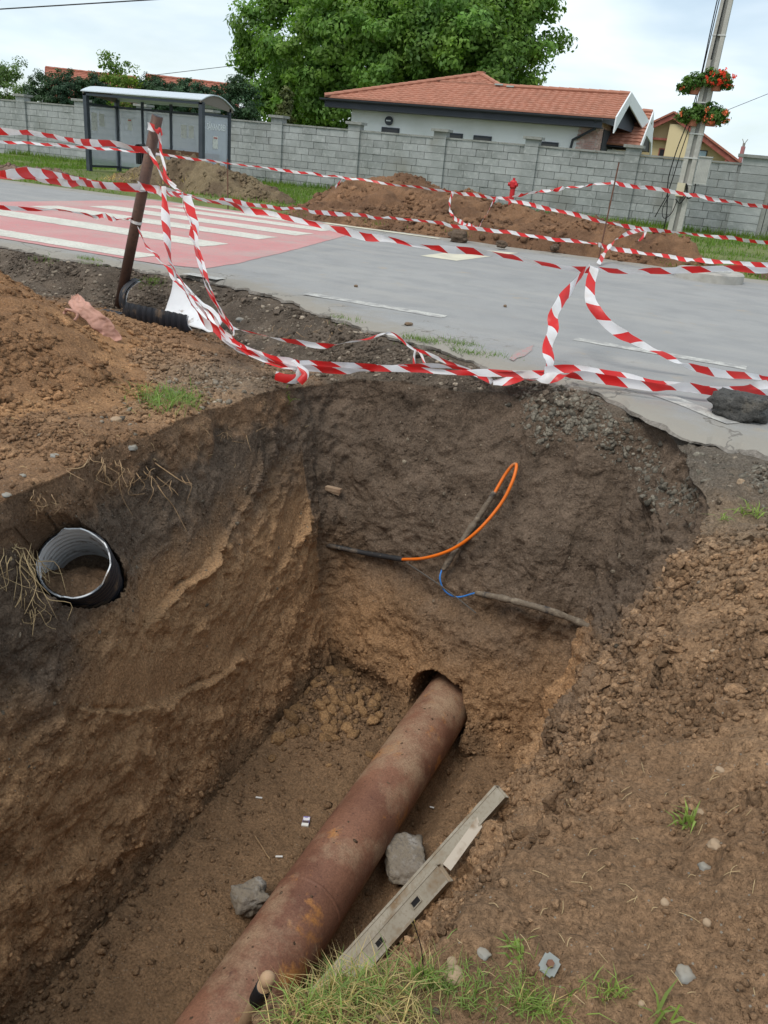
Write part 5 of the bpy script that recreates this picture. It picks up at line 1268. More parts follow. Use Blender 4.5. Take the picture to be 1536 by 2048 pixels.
def tape(label, pts, w=.075, twist=.5, roll0=0., sag=0., n=None, flat=False, crumple=.020, group='red and white barrier tapes', facing=None):
    """a strip of plastic tape through 3-D points; the strip turns slowly about its length"""
    tape_no[0] += 1; sd = tape_no[0]
    P_ = np.asarray(pts, float); L = np.linalg.norm(np.diff(P_, axis=0), axis=1).sum(); n = n or int(max(24, L/.035))
    C_ = crom(P_, n)
    if sag: t = np.linspace(0, 1, n); C_[:, 2] -= sag*4*t*(1-t)
    s_ = np.concatenate([[0], np.cumsum(np.linalg.norm(np.diff(C_, axis=0), axis=1))])
    q1 = np.stack([s_*1.1, s_*0+sd*7.7, s_*0], 1); q2 = np.stack([s_*5, s_*0+sd*3.1, s_*0], 1)
    ang = roll0+twist*(vnoise(q1, sd)*2.3+.5*vnoise(q2, sd+9))
    C_ = C_+crumple*np.stack([vnoise(q2, sd+1), vnoise(q2, sd+2), vnoise(q2*.7, sd+3)], 1)
    T_ = np.gradient(C_, axis=0); T_ /= np.linalg.norm(T_, axis=1)[:, None]
    vert = np.abs(T_[:, 2:]); ref = np.array([0, 0, 1.])*(1-vert)+np.array([1., .25, 0])*vert
    vw = C_-EYEP; ref = np.cross(vw, T_)*(.35+.65*vert)/np.linalg.norm(vw, axis=1)[:, None]+ref*(1-vert)*.9
    if flat: ref = np.cross(np.array([0, 0, 1.]), T_)
    B_ = ref-(ref*T_).sum(1)[:, None]*T_; B_ /= np.linalg.norm(B_, axis=1)[:, None]+1e-9; N_ = np.cross(T_, B_)
    W_ = np.cos(ang)[:, None]*B_+np.sin(ang)[:, None]*N_; NN = np.cross(T_, W_)
    k = 5; V_ = []; UV = []
    curl = .010*vnoise(q2*.8, sd+4)+.006
    ww = w*(1-.45*np.clip(vnoise(q1*1.6, sd+6)*1.4, 0, 1)-.12*np.abs(vnoise(q2*.9, sd+6)))
    for j in range(k):
        f = j/(k-1)-.5; V_.append(C_+W_*(f*ww)[:, None]+NN*(curl*(4*f*f-.5))[:, None]); UV.append(np.stack([s_, np.full(n, j/(k-1))], 1))
    V_ = np.stack(V_, 1).reshape(-1, 3); UV = np.stack(UV, 1).reshape(-1, 2)
    I_ = np.arange(n*k).reshape(n, k); F_ = np.stack([I_[:-1, :-1].ravel(), I_[1:, :-1].ravel(), I_[1:, 1:].ravel(), I_[:-1, 1:].ravel()], 1)
    o = obj('barrier_tape', V_, F_, M['tape'], None, True, at=C_[0]); uvl = o.data.uv_layers.new(name='UVMap'); uvl.data.foreach_set('uv', UV[F_.ravel()].astype(np.float32).ravel())
    return tag(o, label, 'barrier tape', group)
def Y_(pts): return [on_y(*p) for p in pts]
def PY(px_, py_):
    """depth of the near post at an image height"""
    return on_y(px_, py_, 7.18)
tape('upper thick tape running from the left to the brown post', [at_d(-40, 262, 6.3), at_d(100, 273, 7.1), at_d(200, 286, 8.0), PY(300, 297)], .075, .45, .1)
tape('lower thick tape running from the left to the brown post', [at_d(-40, 343, 6.2), at_d(100, 351, 7.0), at_d(200, 366, 8.0), PY(290, 376)], .08, .35, .1)
tape('lower thick tape doubled below, left of the brown post', [at_d(-40, 350, 6.3), at_d(130, 363, 7.3), at_d(220, 373, 8.2), PY(288, 378)], .06, .6, .5)
tape('thin tape at the far side passing the shelter to the stake', [at_d(-40, 279, 16.4), at_d(130, 291, 17), at_d(280, 304, 17.6), at_d(460, 326, 18.4), at_d(660, 352, 18.6), at_d(905, 384, 17.8)], .062, .4)
tape('long tape across the road from the brown post to the knot', [PY(292, 372), at_d(370, 388, 8.8), at_d(500, 421, 8.4), at_d(680, 462, 7.9), at_d(840, 491, 7.5), at_d(1010, 515, 7.3), at_d(1180, 537, 7.2)], .072, .5, .25)
tape('tape from the hanging knot to the right edge', [at_d(1180, 537, 7.2), at_d(1290, 541, 7.1), at_d(1400, 541, 7.0), at_d(1600, 536, 6.8)], .062, .5, .3)
tape('far tape from the brown post past the heap to the right stake', [PY(296, 376), at_d(400, 397, 10.3), at_d(600, 419, 12.5), at_d(780, 437, 14), at_d(955, 456, 15), at_d(1195, 490, 15.4)], .07, .4)
tape('far low tape from the stake to the right edge', [at_d(1195, 490, 15.4), at_d(1300, 508, 14.5), at_d(1430, 524, 13.5), at_d(1600, 531, 12.5)], .085, .3)
tape('far middle tape from the tape loop past the stake to the right', [at_d(905, 384, 17.8), at_d(1010, 399, 16.8), at_d(1110, 420, 16), at_d(1205, 443, 15.6), at_d(1300, 459, 16), at_d(1420, 472, 16.5), at_d(1600, 493, 17)], .08, .3)
tape('far top tape rising to the stake top', [at_d(1000, 396, 16.9), at_d(1110, 379, 16.2), at_d(1222, 366, 15.7)], .075, .3)
tape('far top tape descending from the stake top to the right edge', [at_d(1222, 366, 15.7), at_d(1310, 378, 16), at_d(1430, 398, 16.4), at_d(1600, 427, 17)], .075, .3)
tape('short loop of tape hanging in front of the brown heap', [at_d(905, 384, 17.6), at_d(899, 415, 17.2), at_d(912, 440, 17), at_d(955, 457, 15.6)], .085, .5)
tape('slanting tape strand in front of the brown heap', [at_d(995, 394, 16.6), at_d(975, 424, 16.2), at_d(957, 456, 15.6)], .07, .4)
tape('curled tape end at the foot of the right stake', [at_d(1195, 528, 14.6), at_d(1215, 497, 15), at_d(1245, 472, 15.4), at_d(1288, 458, 16)], .085, .5)
tape('small loose tape end under the far middle tape', [at_d(1293, 458, 16), at_d(1288, 470, 16), at_d(1277, 482, 16)], .08, .4)
tape('small loose tape end left of the brown heap', [at_d(684, 357, 18.6), at_d(678, 366, 18.5), at_d(671, 374, 18.4)], .09, .4)
tape('thin tape over the crossing to the brown post', [at_d(-40, 408, 9.5), at_d(80, 418, 9.8), at_d(180, 430, 9.9), PY(262, 439)], .055, .5, .8)
# bundle falling from the post to the trench rim
tape('strand from the post top knot down to the lower knot', [PY(313, 258), at_d(318, 285, 8.2), at_d(324, 330, 8.1), at_d(352, 378, 8.0)], .055, .7)
tape('second strand slanting from the post middle to the lower knot', [PY(296, 298), at_d(310, 330, 8.2), at_d(335, 360, 8.0), at_d(362, 386, 7.9)], .06, .7)
tape('tape wrapped round the post top', [PY(304, 252)+[-.04, -.03, 0], PY(312, 254)+[0, -.08, .0], PY(322, 262)+[.03, -.05, 0], at_d(322, 275, 8.25)], .07, .3)
tape('wide strand falling from the knot to the bundle', [at_d(378, 392, 7.95), at_d(386, 440, 7.8), at_d(396, 510, 7.5), at_d(412, 570, 7.2), at_d(440, 630, 6.95), at_d(462, 665, 6.8)], .085, .25)
tape('narrow strand beside the wide falling strand', [at_d(362, 388, 7.95), at_d(385, 450, 7.7), at_d(415, 560, 7.3), at_d(442, 620, 7.0), at_d(468, 668, 6.8)], .04, .6)
tape('left falling strand into the bundle', [at_d(328, 372, 8.0), at_d(330, 430, 7.9), at_d(338, 500, 7.6), at_d(356, 560, 7.3), at_d(395, 625, 7.0), at_d(440, 670, 6.75), at_d(500, 705, 6.55), at_d(600, 735, 6.35)], .085, .3)
tape('red strand crossing the bundle from the crossing side', [PY(277, 458), at_d(300, 495, 8.2), at_d(345, 550, 7.7), at_d(400, 605, 7.3), at_d(455, 670, 6.8), at_d(480, 700, 6.6)], .05, .6)
tape('lower strand of the bundle to the rim knot', [at_d(350, 540, 7.5), at_d(400, 620, 7.05), at_d(455, 680, 6.7), at_d(520, 712, 6.5), at_d(605, 742, 6.3)], .075, .4, .3)
tape('thin strand under the bundle near the ground', [at_d(470, 690, 6.65), at_d(510, 717, 6.45), at_d(560, 733, 6.35), at_d(605, 738, 6.3)], .05, .5, .4)
tape('tape lying along the dark bank to the road edge', [at_d(462, 652, 6.9), at_d(520, 671, 7.0), at_d(585, 686, 7.15), at_d(650, 690, 7.2), at_d(720, 679, 7.25), at_d(782, 667, 7.25), at_d(832, 699, 6.95), at_d(890, 725, 6.75), at_d(945, 745, 6.6), at_d(985, 762, 6.4)], .05, .4)
tape('upper tape strand stretched over the trench rim', [at_d(600, 733, 6.3), at_d(680, 729, 6.35), at_d(760, 730, 6.4), at_d(850, 733, 6.4), at_d(950, 739, 6.35), at_d(1090, 744, 6.3)], .06, .35, .2)
tape('lower tape strand stretched over the trench rim', [at_d(604, 740, 6.28), at_d(690, 737, 6.3), at_d(800, 737, 6.33), at_d(900, 742, 6.33), at_d(1000, 748, 6.3), at_d(1092, 746, 6.28)], .06, .4, -.3)
tape('wide tape lying on the right trench rim to the asphalt lump', [at_d(985, 762, 6.3), at_d(1080, 755, 6.25), at_d(1180, 752, 6.2), at_d(1280, 766, 6.1), at_d(1370, 778, 6.05), at_d(1470, 785, 6.05), at_d(1600, 780, 6.1)], .085, .25, .2)
tape('second tape doubled on the right trench rim', [at_d(1085, 744, 6.3), at_d(1150, 741, 6.3), at_d(1230, 752, 6.25), at_d(1330, 770, 6.2), at_d(1430, 781, 6.2), at_d(1600, 768, 6.4)], .07, .35, -.2)
tape('left leg of the tape hanging from the knot over the road', [at_d(1180, 536, 7.15), at_d(1140, 575, 6.9), at_d(1112, 625, 6.7), at_d(1098, 680, 6.5), at_d(1092, 743, 6.3)], .088, .35)
tape('right leg of the tape hanging from the knot over the road', [at_d(1184, 536, 7.15), at_d(1180, 580, 7.0), at_d(1190, 620, 6.9), at_d(1230, 662, 6.85), at_d(1310, 700, 6.85), at_d(1400, 735, 6.9), at_d(1490, 754, 7.0), at_d(1600, 758, 7.2)], .088, .35)
tape('loose red tape end under the rim knot', [at_d(606, 742, 6.25), at_d(596, 758, 6.2), at_d(575, 757, 6.2), at_d(552, 750, 6.22)], .075, .5)
tape('crossed tape end tied at the rim knot', [at_d(588, 723, 6.25), at_d(603, 735, 6.22), at_d(610, 748, 6.2), at_d(598, 762, 6.2)], .06, .6)
tape('small white tape tail hanging under the road edge', [at_d(832, 698, 6.93), at_d(829, 712, 6.9), at_d(828, 727, 6.88)], .03, .3)
tape('thin white tape tail beside the small tail', [at_d(833, 698, 6.93), at_d(842, 710, 6.9), at_d(852, 725, 6.88)], .025, .3)
tape('tape band round the brown post, lower', [PY(281, 370)+[-.04, -.02, 0], PY(290, 374)+[0, -.05, 0], PY(306, 380)+[.05, -.03, 0], at_d(330, 384, 8.1)], .09, .2)
M['white_tie'] = mat('white_tie', (.72, .70, .68), .6)
q = PY(271, 443); dpp = unit(pt-pb); 
def post_at(z): return pb+(pt-pb)*((z-pb[2])/(pt-pb)[2])
c = post_at(on_y(271, 443, 7.25)[2])
tag(MB().tube([c-dpp*.014, c+dpp*.014], .0605, 16).build('tie_band', M['white_tie'], None, at=c), 'white tie band round the lower part of the brown post', 'tie')
# ================================================================== things in and around the trench
def rust_mat():
    m, nt, b = new_mat('rusty_pipe_steel'); vec = _coord(nt)
    c = _mix(nt, _ramp(nt, _noise(nt, vec, 2.2, 6, .6), .35, .68), (.165, .075, .048), (.285, .140, .088))
    c = _mix(nt, _ramp(nt, _noise(nt, vec, 3.6, 6, .65), .57, .64), c, (.42, .19, .065))          # orange scale
    c = _mix(nt, _ramp(nt, _noise(nt, vec, 1.5, 7, .72), .47, .62), c, (.36, .245, .160))         # dry mud film
    c = _mix(nt, _ramp(nt, _noise(nt, vec, 28, 4, .7), .63, .72), c, (.10, .05, .04))
    c = _mix(nt, _ramp(nt, _noise(nt, vec, 90, 3, .7), .35, .7, (.75, .74, .73), (1.25, 1.24, 1.22)), (0, 0, 0), c)if False else _mix(nt, 1.0, c, _ramp(nt, _noise(nt, vec, 90, 3, .7), .35, .7, (.75, .74, .73), (1.25, 1.24, 1.22)), 'MULTIPLY')
    nt.links.new(c, b.inputs['Base Color']); b.inputs['Roughness'].default_value = .62; b.inputs['Specular IOR Level'].default_value = .35
    _bump(nt, b, [(8, .2, .02), (45, .35, .006), (160, .3, .002)], vec); return m
M['rust'] = rust_mat()
M['mud'] = mat('dried_mud', (.22, .155, .10), .95, var=[(8, (.16, .11, .07), .4, .7)], bump=[(25, .8, .02), (90, .6, .006)])
pp = thing('steel_pipe', 'thick rusty steel pipe along the bottom of the trench', 'pipe', (PIPE_X, 3, PIPE_Z))
n_, k_ = 90, 64; V_ = []
ys = np.linspace(-.6, 6.2, n_); th = np.linspace(0, 2*np.pi, k_, endpoint=False)
Q = np.stack([np.repeat(ys, k_), np.tile(np.cos(th), n_)*.5, np.tile(np.sin(th), n_)*.5], 1)
rr = PIPE_R+.0015*fbm(Q, 5, 3, .5, 400)
V_ = np.stack([PIPE_X+np.tile(np.cos(th), n_)*rr+.0*Q[:, 0], Q[:, 0], PIPE_Z+np.tile(np.sin(th), n_)*rr], 1)
I_ = np.arange(n_*k_).reshape(n_, k_); J_ = np.roll(I_, -1, 1); F_ = np.stack([I_[:-1].ravel(), J_[:-1].ravel(), J_[1:].ravel(), I_[1:].ravel()], 1)
obj('pipe_barrel', V_, F_, M['rust'], pp, smooth=True)
for y_ in (3.05,):
    MB().tube([(PIPE_X, y_-.012, PIPE_Z), (PIPE_X, y_-.006, PIPE_Z), (PIPE_X, y_+.006, PIPE_Z), (PIPE_X, y_+.012, PIPE_Z)], np.array([PIPE_R, PIPE_R+.005, PIPE_R+.005, PIPE_R]), 64, caps=False).build('weld_seam', M['rust'], pp, smooth=True)
# mud flecks on top of the pipe
k = 130; t = RNG.normal(math.pi*.55, .5, k); y_ = RNG.uniform(.9, 5, k)
pos = np.stack([PIPE_X+PIPE_R*np.cos(t), y_, PIPE_Z+PIPE_R*np.sin(t)], 1); nn_ = np.stack([np.cos(t), t*0, np.sin(t)], 1)
o = crumbs('mud_flecks', pos, nn_, .003*(.016/.003)**(RNG.uniform(0, 1, k)**2.5), np.array([[.13, .088, .06]])*RNG.normal(1, .3, (k, 1)).clip(.4, 2), M['soil'], flat=.4)
o.parent = pp; o.location = (-PIPE_X, -3, -PIPE_Z); tag(o, kind='stuff')

# ladder: two aluminium stiles resting on the right slope
M['alu'] = mat('weathered_aluminium', (.36, .325, .26), .7, var=[(3, (.45, .41, .34), .4, .7), (7, (.25, .175, .105), .50, .64), (70, (.30, .26, .20), .5, .7)], bump=[(60, .2, .003)], metal=.1)
M['alu_in'] = mat('pale_aluminium', (.52, .42, .31), .7, var=[(8, (.40, .29, .19), .45, .7)])
M['dirty_white'] = mat('muddy_white_strip', (.55, .49, .41), .8, var=[(7, (.26, .18, .11), .52, .66)])
def stile(parent, p, q, w, d, wall_, side, hollow=True, holes=(), name='stile'):
    """rectangular tube from p (foot) to q (open top end); side = direction of the wide face normal"""
    p, q = np.asarray(p, float), np.asarray(q, float); a = unit(q-p); s_ = unit(side-a*np.dot(side, a)); b = np.cross(s_, a)   # b: width direction, s_: depth
    L = np.linalg.norm(q-p)
    def prof(u, v, t): return p+a*t+b*u+s_*v
    outer = [(-w/2, -d/2), (w/2, -d/2), (w/2, d/2), (-w/2, d/2)]; inn = [(-w/2+wall_, -d/2+wall_), (w/2-wall_, -d/2+wall_), (w/2-wall_, d/2-wall_), (-w/2+wall_, d/2-wall_)]
    V_ = [prof(*o_, 0) for o_ in outer]+[prof(*o_, L) for o_ in outer]+[prof(*o_, L) for o_ in inn]+[prof(*o_, L-.10) for o_ in inn]
    F_ = [(0, 1, 2, 3)]
    for j in range(4):
        n2 = (j+1) % 4; F_ += [(j, n2, 4+n2, 4+j), (4+j, 4+n2, 8+n2, 8+j), (8+j, 8+n2, 12+n2, 12+j)]
    F_.append((12, 13, 14, 15))
    st = MB().add(V_, F_).build(name, M['alu'], parent, at=p)
    # pale inside of the open end
    MB().add([prof(*o_, L-.012) for o_ in inn]+[prof(u*.98, v*.98, L-.03) for u, v in inn], [(0, 1, 2, 3), (4, 5, 6, 7), (0, 1, 5, 4), (1, 2, 6, 5), (2, 3, 7, 6), (3, 0, 4, 7)]).build('end_fill', M['alu_in'], st)
    for sg in (-1, 1):
        MB().box(p+a*L/2+b*sg*(w/2-.006)+s_*(d/2+.001), (L*.999, .012, .006), np.stack([a, b, s_], 1)).build('edge_lip', M['alu'], st)
    return st, a, b, s_, L
lad_top, lad_low = on_z(1004, 1583, -1.22), on_z(683, 1938, -2.15)
lad = thing('ladder', 'muddy aluminium ladder with open stile ends leaning on the right trench slope', 'ladder', lad_low)
up_s = unit(EYEP-(lad_top+lad_low)/2)
axis = unit(lad_top-lad_low)
stA = stile(lad, lad_low-axis*.35, lad_top, .075, .05, .005, up_s+np.array([-.25, 0, .2]))
wB = stA[2]; 
if np.dot(wB, np.array([1, 0, 0])) < 0: wB = -wB
topB, lowB = on_z(889, 1745, -1.47), on_z(728, 1925, -2.0)
axB = unit(topB-lowB)
stB = stile(lad, lowB-axB*.35, topB, .095, .045, .005, up_s+np.array([-.25, 0, .2]))
# rung sockets in the wide stile
for px_, py_ in ((838, 1801), (768, 1882)):
    c = on_z(px_, py_, (topB+(lowB-topB)*((py_-1745)/(1925-1745)))[2]); c = topB-axB*np.dot(topB-c, axB); 
    Rm = np.stack([stB[1], stB[2], stB[3]], 1); h = c+stB[3]*.024
    so = MB().box(h, (.050, .026, .004), Rm).build('rung_socket', M['black_iron'], stB[0], at=c)
    for du, dw, sa, sb in ((0, .015, .058, .005), (0, -.015, .058, .005), (.029, 0, .005, .032), (-.029, 0, .005, .032)):
        MB().box(h+stB[1]*du+stB[2]*dw+stB[3]*.002, (sa, sb, .008), Rm).build('rim', M['alu'], stB[0])
# rungs joining the stiles underneath, buried in the slope side
for t in (.15, .5):
    c = stA[0].location; a0 = lad_low+axis*np.linalg.norm(lad_top-lad_low)*t
    MB().tube([a0-stA[3]*.01, a0+np.array([.18, .0, -.03])-stA[3]*.02], .014, 10).build('rung', M['alu'], lad)
sp0, sp1 = on_z(962, 1640, -1.36), on_z(893, 1735, -1.50)
tag(MB().beam(sp0+up_s*.02, sp1+up_s*.02, .045, .012, up_s).build('strip', M['dirty_white'], lad), 'mud-stained pale strip along the long stile')
c = on_z(786, 1863, -1.96)+up_s*.03
o = crumbs('mud_lump', c+RNG.normal(0, .02, (40, 3)), np.tile(up_s, (40, 1)), RNG.uniform(.006, .02, 40), np.array([[.21, .135, .08]])*RNG.normal(1, .15, (40, 1)), M['soil']); o.parent = lad; o.location = tuple(-lad_low); tag(o, kind='stuff')

# lumps of concrete and asphalt
M['conc_lump'] = mat('broken_concrete', (.23, .195, .15), .95, var=[(14, (.36, .34, .31), .5, .7), (50, (.16, .14, .12), .5, .7), (4, (.19, .155, .12), .5, .75)], bump=[(30, .8, .02), (110, .5, .005)])
M['asphalt_lump'] = mat('asphalt_lump', (.085, .082, .076), .95, var=[(9, (.17, .16, .145), .5, .72), (60, (.05, .05, .048), .5, .65), (5, (.20, .165, .12), .60, .8)], bump=[(28, 1., .03), (90, .7, .008)])
def lump(name, label, cat, c, size, m, seed, rot=0., rough=.16, sub=4, box=.6, tilt=0.):
    V0, F0 = ico(sub); V0 = V0/np.linalg.norm(V0, axis=1)[:, None]
    B_ = V0/np.abs(V0).max(1)[:, None]; V_ = V0*(1-box)+B_*box*.82
    V_ = V_*(1+rough*fbm(V0+seed, 1.6, 3, .55, seed)[:, None]+.05*fbm(V0+seed, 7, 3, .6, seed+5)[:, None])
    V_ = V_*np.asarray(size)/2; cr, sr = math.cos(rot), math.sin(rot); ct, s2 = math.cos(tilt), math.sin(tilt)
    V_ = V_@np.array([[ct, 0, -s2], [0, 1, 0], [s2, 0, ct]])@np.array([[cr, sr, 0], [-sr, cr, 0], [0, 0, 1]])+np.asarray(c)
    return tag(obj(name, V_, F0, m, None, sub < 3 and False or True, at=c), label, cat)
q = on_z(1482, 812, .09); lump('asphalt_lump', 'big dark lump of broken asphalt lying on the road edge', 'asphalt lump', q, (.42, .26, .21), M['asphalt_lump'], 3, -.1, box=.72, rough=.2)
q = on_z(812, 1715, FLOOR+.07); lump('concrete_chunk', 'grey broken concrete slab chunk between the rusty pipe and the ladder', 'concrete chunk', q, (.30, .40, .13), M['conc_lump'], 14, .5, box=.7)
q = on_z(500, 1795, FLOOR+.06); lump('concrete_chunk', 'pale broken concrete chunk half under the left side of the rusty pipe', 'concrete chunk', q+[.0, 0, 0], (.22, .17, .14), M['conc_lump'], 22, .9, box=.6, rough=.24)
M['earth_clod'] = mat('dark_earth', (.12, .085, .06), .95, var=[(9, (.18, .13, .09), .5, .75)], bump=[(14, 1., .05), (50, .7, .015)])
# dark clods by the far road edge
for i, (x, y, s_, lb) in enumerate(((918, 474, .38, 'largest dark clod at the foot of the brown heap by the far road edge'), (1004, 488, .2, 'smaller dark clod further right by the far road edge'), (1110, 495, .2, 'dark clod left of the rebar stake foot'))):
    q = on_z(x, y, .1); lump('earth_clod', lb, 'clod', q, (s_, s_*.8, s_*.7), M['earth_clod'], 31+i, i, box=.2, rough=.3)
for i, (x, y, lb) in enumerate(((712, 572, 'small dark clod on the asphalt beyond the worn edge line'), (817, 648, 'small brown clod on the road near the broken edge'), (1010, 612, 'tiny clod in the middle of the road'))):
    q = on_z(x, y, .012); lump('road_clod', lb, 'clod', q, (.09, .06, .035) if i == 1 else (.05, .04, .03), M['mud'], 41+i, i, box=.2, rough=.3, sub=3)

# corrugated drain pipes
M['black_plastic'] = mat('black_plastic', (.018, .02, .026), .5, var=[(6, (.05, .045, .042), .5, .75), (6, (.15, .105, .07), .57, .68)])
M['white_plastic'] = mat('white_plastic', (.82, .83, .84), .45, var=[(4, (.70, .71, .72), .4, .7), (7, (.24, .18, .13), .60, .70)], bump=[(8, .1, .01)])
def corr(parent, c, d, r, L, a0, a1, pitch=.055, amp=.012, name='outer_wall', m=None, upv=(0, 0, 1), rag=.0, seed=0, inner=True, thick=.012):
    c = np.asarray(c, float); d = unit(d); b = unit(np.cross(d, upv)); u_ = np.cross(b, d)
    n = max(8, int(L/pitch)*10); k = max(6, int(abs(a1-a0)/.10)); t = np.linspace(0, L, n); th_ = np.linspace(a0, a1, k)
    ph = (t/pitch) % 1; prof = amp*sstep(.12, .28, ph)*(1-sstep(.72, .88, ph))
    def pts(rfun):
        V_ = []
        for i in range(n):
            tt = t[i]
            for j, a in enumerate(th_):
                e = 0
                if rag:
                    if i in (0,): e = rag*vnoise(np.array([[a*2.2, seed, 1.]]), seed)[0]+.4*rag*vnoise(np.array([[a*7, seed, 1.]]), seed)[0]
                    if i == n-1: e = rag*vnoise(np.array([[a*2.2, seed, 5.]]), seed+1)[0]
                V_.append(c+d*(tt+e)+(b*math.cos(a)+u_*math.sin(a))*rfun(i))
        I_ = np.arange(n*k).reshape(n, k)
        return np.array(V_), np.stack([I_[:-1, :-1].ravel(), I_[1:, :-1].ravel(), I_[1:, 1:].ravel(), I_[:-1, 1:].ravel()], 1)
    V1, F1 = pts(lambda i: r+prof[i]); o1 = obj(name, V1, F1, m or M['black_plastic'], parent, True)
    if inner: V2, F2 = pts(lambda i: r-thick-.002*math.sin(t[i]*2*math.pi/pitch)); obj('inner_wall', V2, F2, M['white_plastic'], parent, True)
    # rim joining both walls
    rimV = []; 
    i0 = 0
    for j, a in enumerate(th_): rimV += [V1[j], V1[j]*0+(V2[j] if inner else V1[j])]
    if inner: obj('cut_rim', np.array(rimV), [(2*j, 2*j+1, 2*j+3, 2*j+2) for j in range(k-1)], M['white_plastic'] if name == 'outer_wall' else m, parent)
    return b, u_
dr = thing('drain_pipe', 'cut black corrugated drain pipe with white lining half filled with soil in the left wall', 'drain pipe', DR_C)
bq, uq = corr(dr, DR_C+DR_D*.05, -DR_D, DR_R, .6, 0, 2*np.pi, .06, .008, rag=.04, seed=5, thick=.007)
# soil inside it
n1, n2 = 26, 30; V_ = []
for i in range(n1):
    t = .02+.65*i/(n1-1); lvl = -.10*DR_R+.5*DR_R*min(1, t/.5)-.0
    for j in range(n2):
        s_ = -1+2*j/(n2-1); hw = math.sqrt(max(0, (DR_R-.016)**2-lvl**2)); V_.append(DR_C+DR_D*(.02-t)+bq*s_*hw+uq*(lvl-.35*DR_R*max(0, 1-t/.18)))
V_ = np.array(V_); V_[:, 2] += .018*fbm(V_, 14, 3, .6, 500)+.01*fbm(V_, 40, 2, .6, 501)
face = []
I_ = np.arange(n1*n2).reshape(n1, n2); F_ = [tuple(r) for r in np.stack([I_[:-1, :-1].ravel(), I_[1:, :-1].ravel(), I_[1:, 1:].ravel(), I_[:-1, 1:].ravel()], 1)]
nv = len(V_); lowp = [DR_C+DR_D*.01+(bq*math.cos(a)+uq*math.sin(a))*(DR_R-.016) for a in np.linspace(np.pi*1.0+.35, 2*np.pi-.35, n2)]
V2 = np.concatenate([V_, np.array(lowp)[::1]]); F_ += [(j, j+1, nv+j+1, nv+j) for j in range(n2-1)]
so = obj('soil_fill', V2, F_, M['soil'], dr, True); set_colour(so.data, np.tile(np.array([[.20, .125, .075]]), (len(V2), 1))*(1+.25*fbm(V2, 20, 3, .6, 502))[:, None])
# broken trough by the road
T0, T1 = on_z(258, 624, -.22), on_z(384, 658, -.27)
td = unit((T1-T0)*np.array([1, 1, .3])); tr_ = thing('broken_drain', 'broken corrugated drain with muddy black ribs and bare white lining below the road', 'drain pipe', (T0+T1)/2)
corr(tr_, T0+np.array([0, .10, .02]), td, .175, np.linalg.norm(T1-T0)*1.0, math.pi*1.52, math.pi*2.16, .072, .018, upv=(0, 0, 1), rag=.05, seed=8, name='ribbed_wall')
bb = unit(np.cross(td, (0, 0, 1)))
# torn white lining leaning back behind it
n1, n2 = 26, 14; V_ = []
for i in range(n1):
    f = i/(n1-1)
    for j in range(n2):
        h = j/(n2-1); topz = .40-.33*f**1.2+.02*math.sin(f*9); x_ = T0+td*(np.linalg.norm(T1-T0)*(.36+.80*f))
        V_.append(x_+np.array([0, .16+.16*h+.05*math.sin(h*2.5), 0])+np.array([0, 0, -.04+topz*h-.03*(1-h)*f]))
V_ = np.array(V_); V_ += .006*np.stack([fbm(V_, 7, 2, .5, 510)]*3, 1); I_ = np.arange(n1*n2).reshape(n1, n2)
o = obj('torn_lining', V_, np.stack([I_[:-1, :-1].ravel(), I_[1:, :-1].ravel(), I_[1:, 1:].ravel(), I_[:-1, 1:].ravel()], 1), M['white_plastic'], tr_, True)
so_ = o.modifiers.new('thickness', 'SOLIDIFY'); so_.thickness = .005
q = on_z(247, 580, -.12); fg = thing('drain_fragment', 'curved shard of black corrugated drain standing at the foot of the brown post', 'pipe shard', q)
corr(fg, q+np.array([.10, .16, -.12]), unit((.80, -.45, .1)), .24, .20, -math.pi*.08, math.pi*.42, .055, .014, rag=.02, seed=11, name='ribbed_wall')
q = on_z(228, 632, -.33); fg = thing('drain_fragment', 'flat shard of black corrugated drain half buried left of the broken drain', 'pipe shard', q)
corr(fg, q+np.array([-.16, .02, -.165]), unit((.95, -.2, .05)), .20, .34, math.pi*.36, math.pi*.62, .075, .012, rag=.03, seed=13, name='ribbed_wall')
# pink cloth
M['pink_cloth'] = mat('dusty_pink_cloth', (.50, .28, .215), .95, var=[(5, (.52, .29, .23), .4, .7), (16, (.33, .17, .12), .5, .75)], bump=[(30, .3, .01)])
pc = [hit(*p)[0]+np.array([0, 0, .008]) for p in ((150, 626), (165, 644), (195, 660), (232, 684))]
n1, n2 = 60, 14; V_ = []
cl = crom([pc[0]+[0, 0, .12], pc[1]+[0, 0, .10], pc[2]+[0, 0, .06], pc[3]+[0, 0, -.01]], n1)
for i in range(n1):
    f = i/(n1-1); w_ = .05+.20*f*(1-f)*2*(.4+f)+.02*math.sin(f*8)
    for j in range(n2):
        s_ = j/(n2-1)-.5; V_.append(cl[i]+np.array([.9*s_*w_, s_*w_*.8, .016*abs(math.sin(s_*11+f*9))*(1.2-f)+.010+s_*w_*.22]))
V_ = np.array(V_); V_ += .014*np.stack([fbm(V_, 13, 3, .6, 520+k) for k in range(3)], 1)*np.array([1, 1, .5]); I_ = np.arange(n1*n2).reshape(n1, n2)
cloth = thing('pink_cloth', 'crumpled dusty pink cloth half buried in the left spoil', 'cloth', pc[1])
o = obj('sheet', V_, np.stack([I_[:-1, :-1].ravel(), I_[1:, :-1].ravel(), I_[1:, 1:].ravel(), I_[:-1, 1:].ravel()], 1), M['pink_cloth'], cloth, True); so_ = o.modifiers.new('thickness', 'SOLIDIFY'); so_.thickness = .003
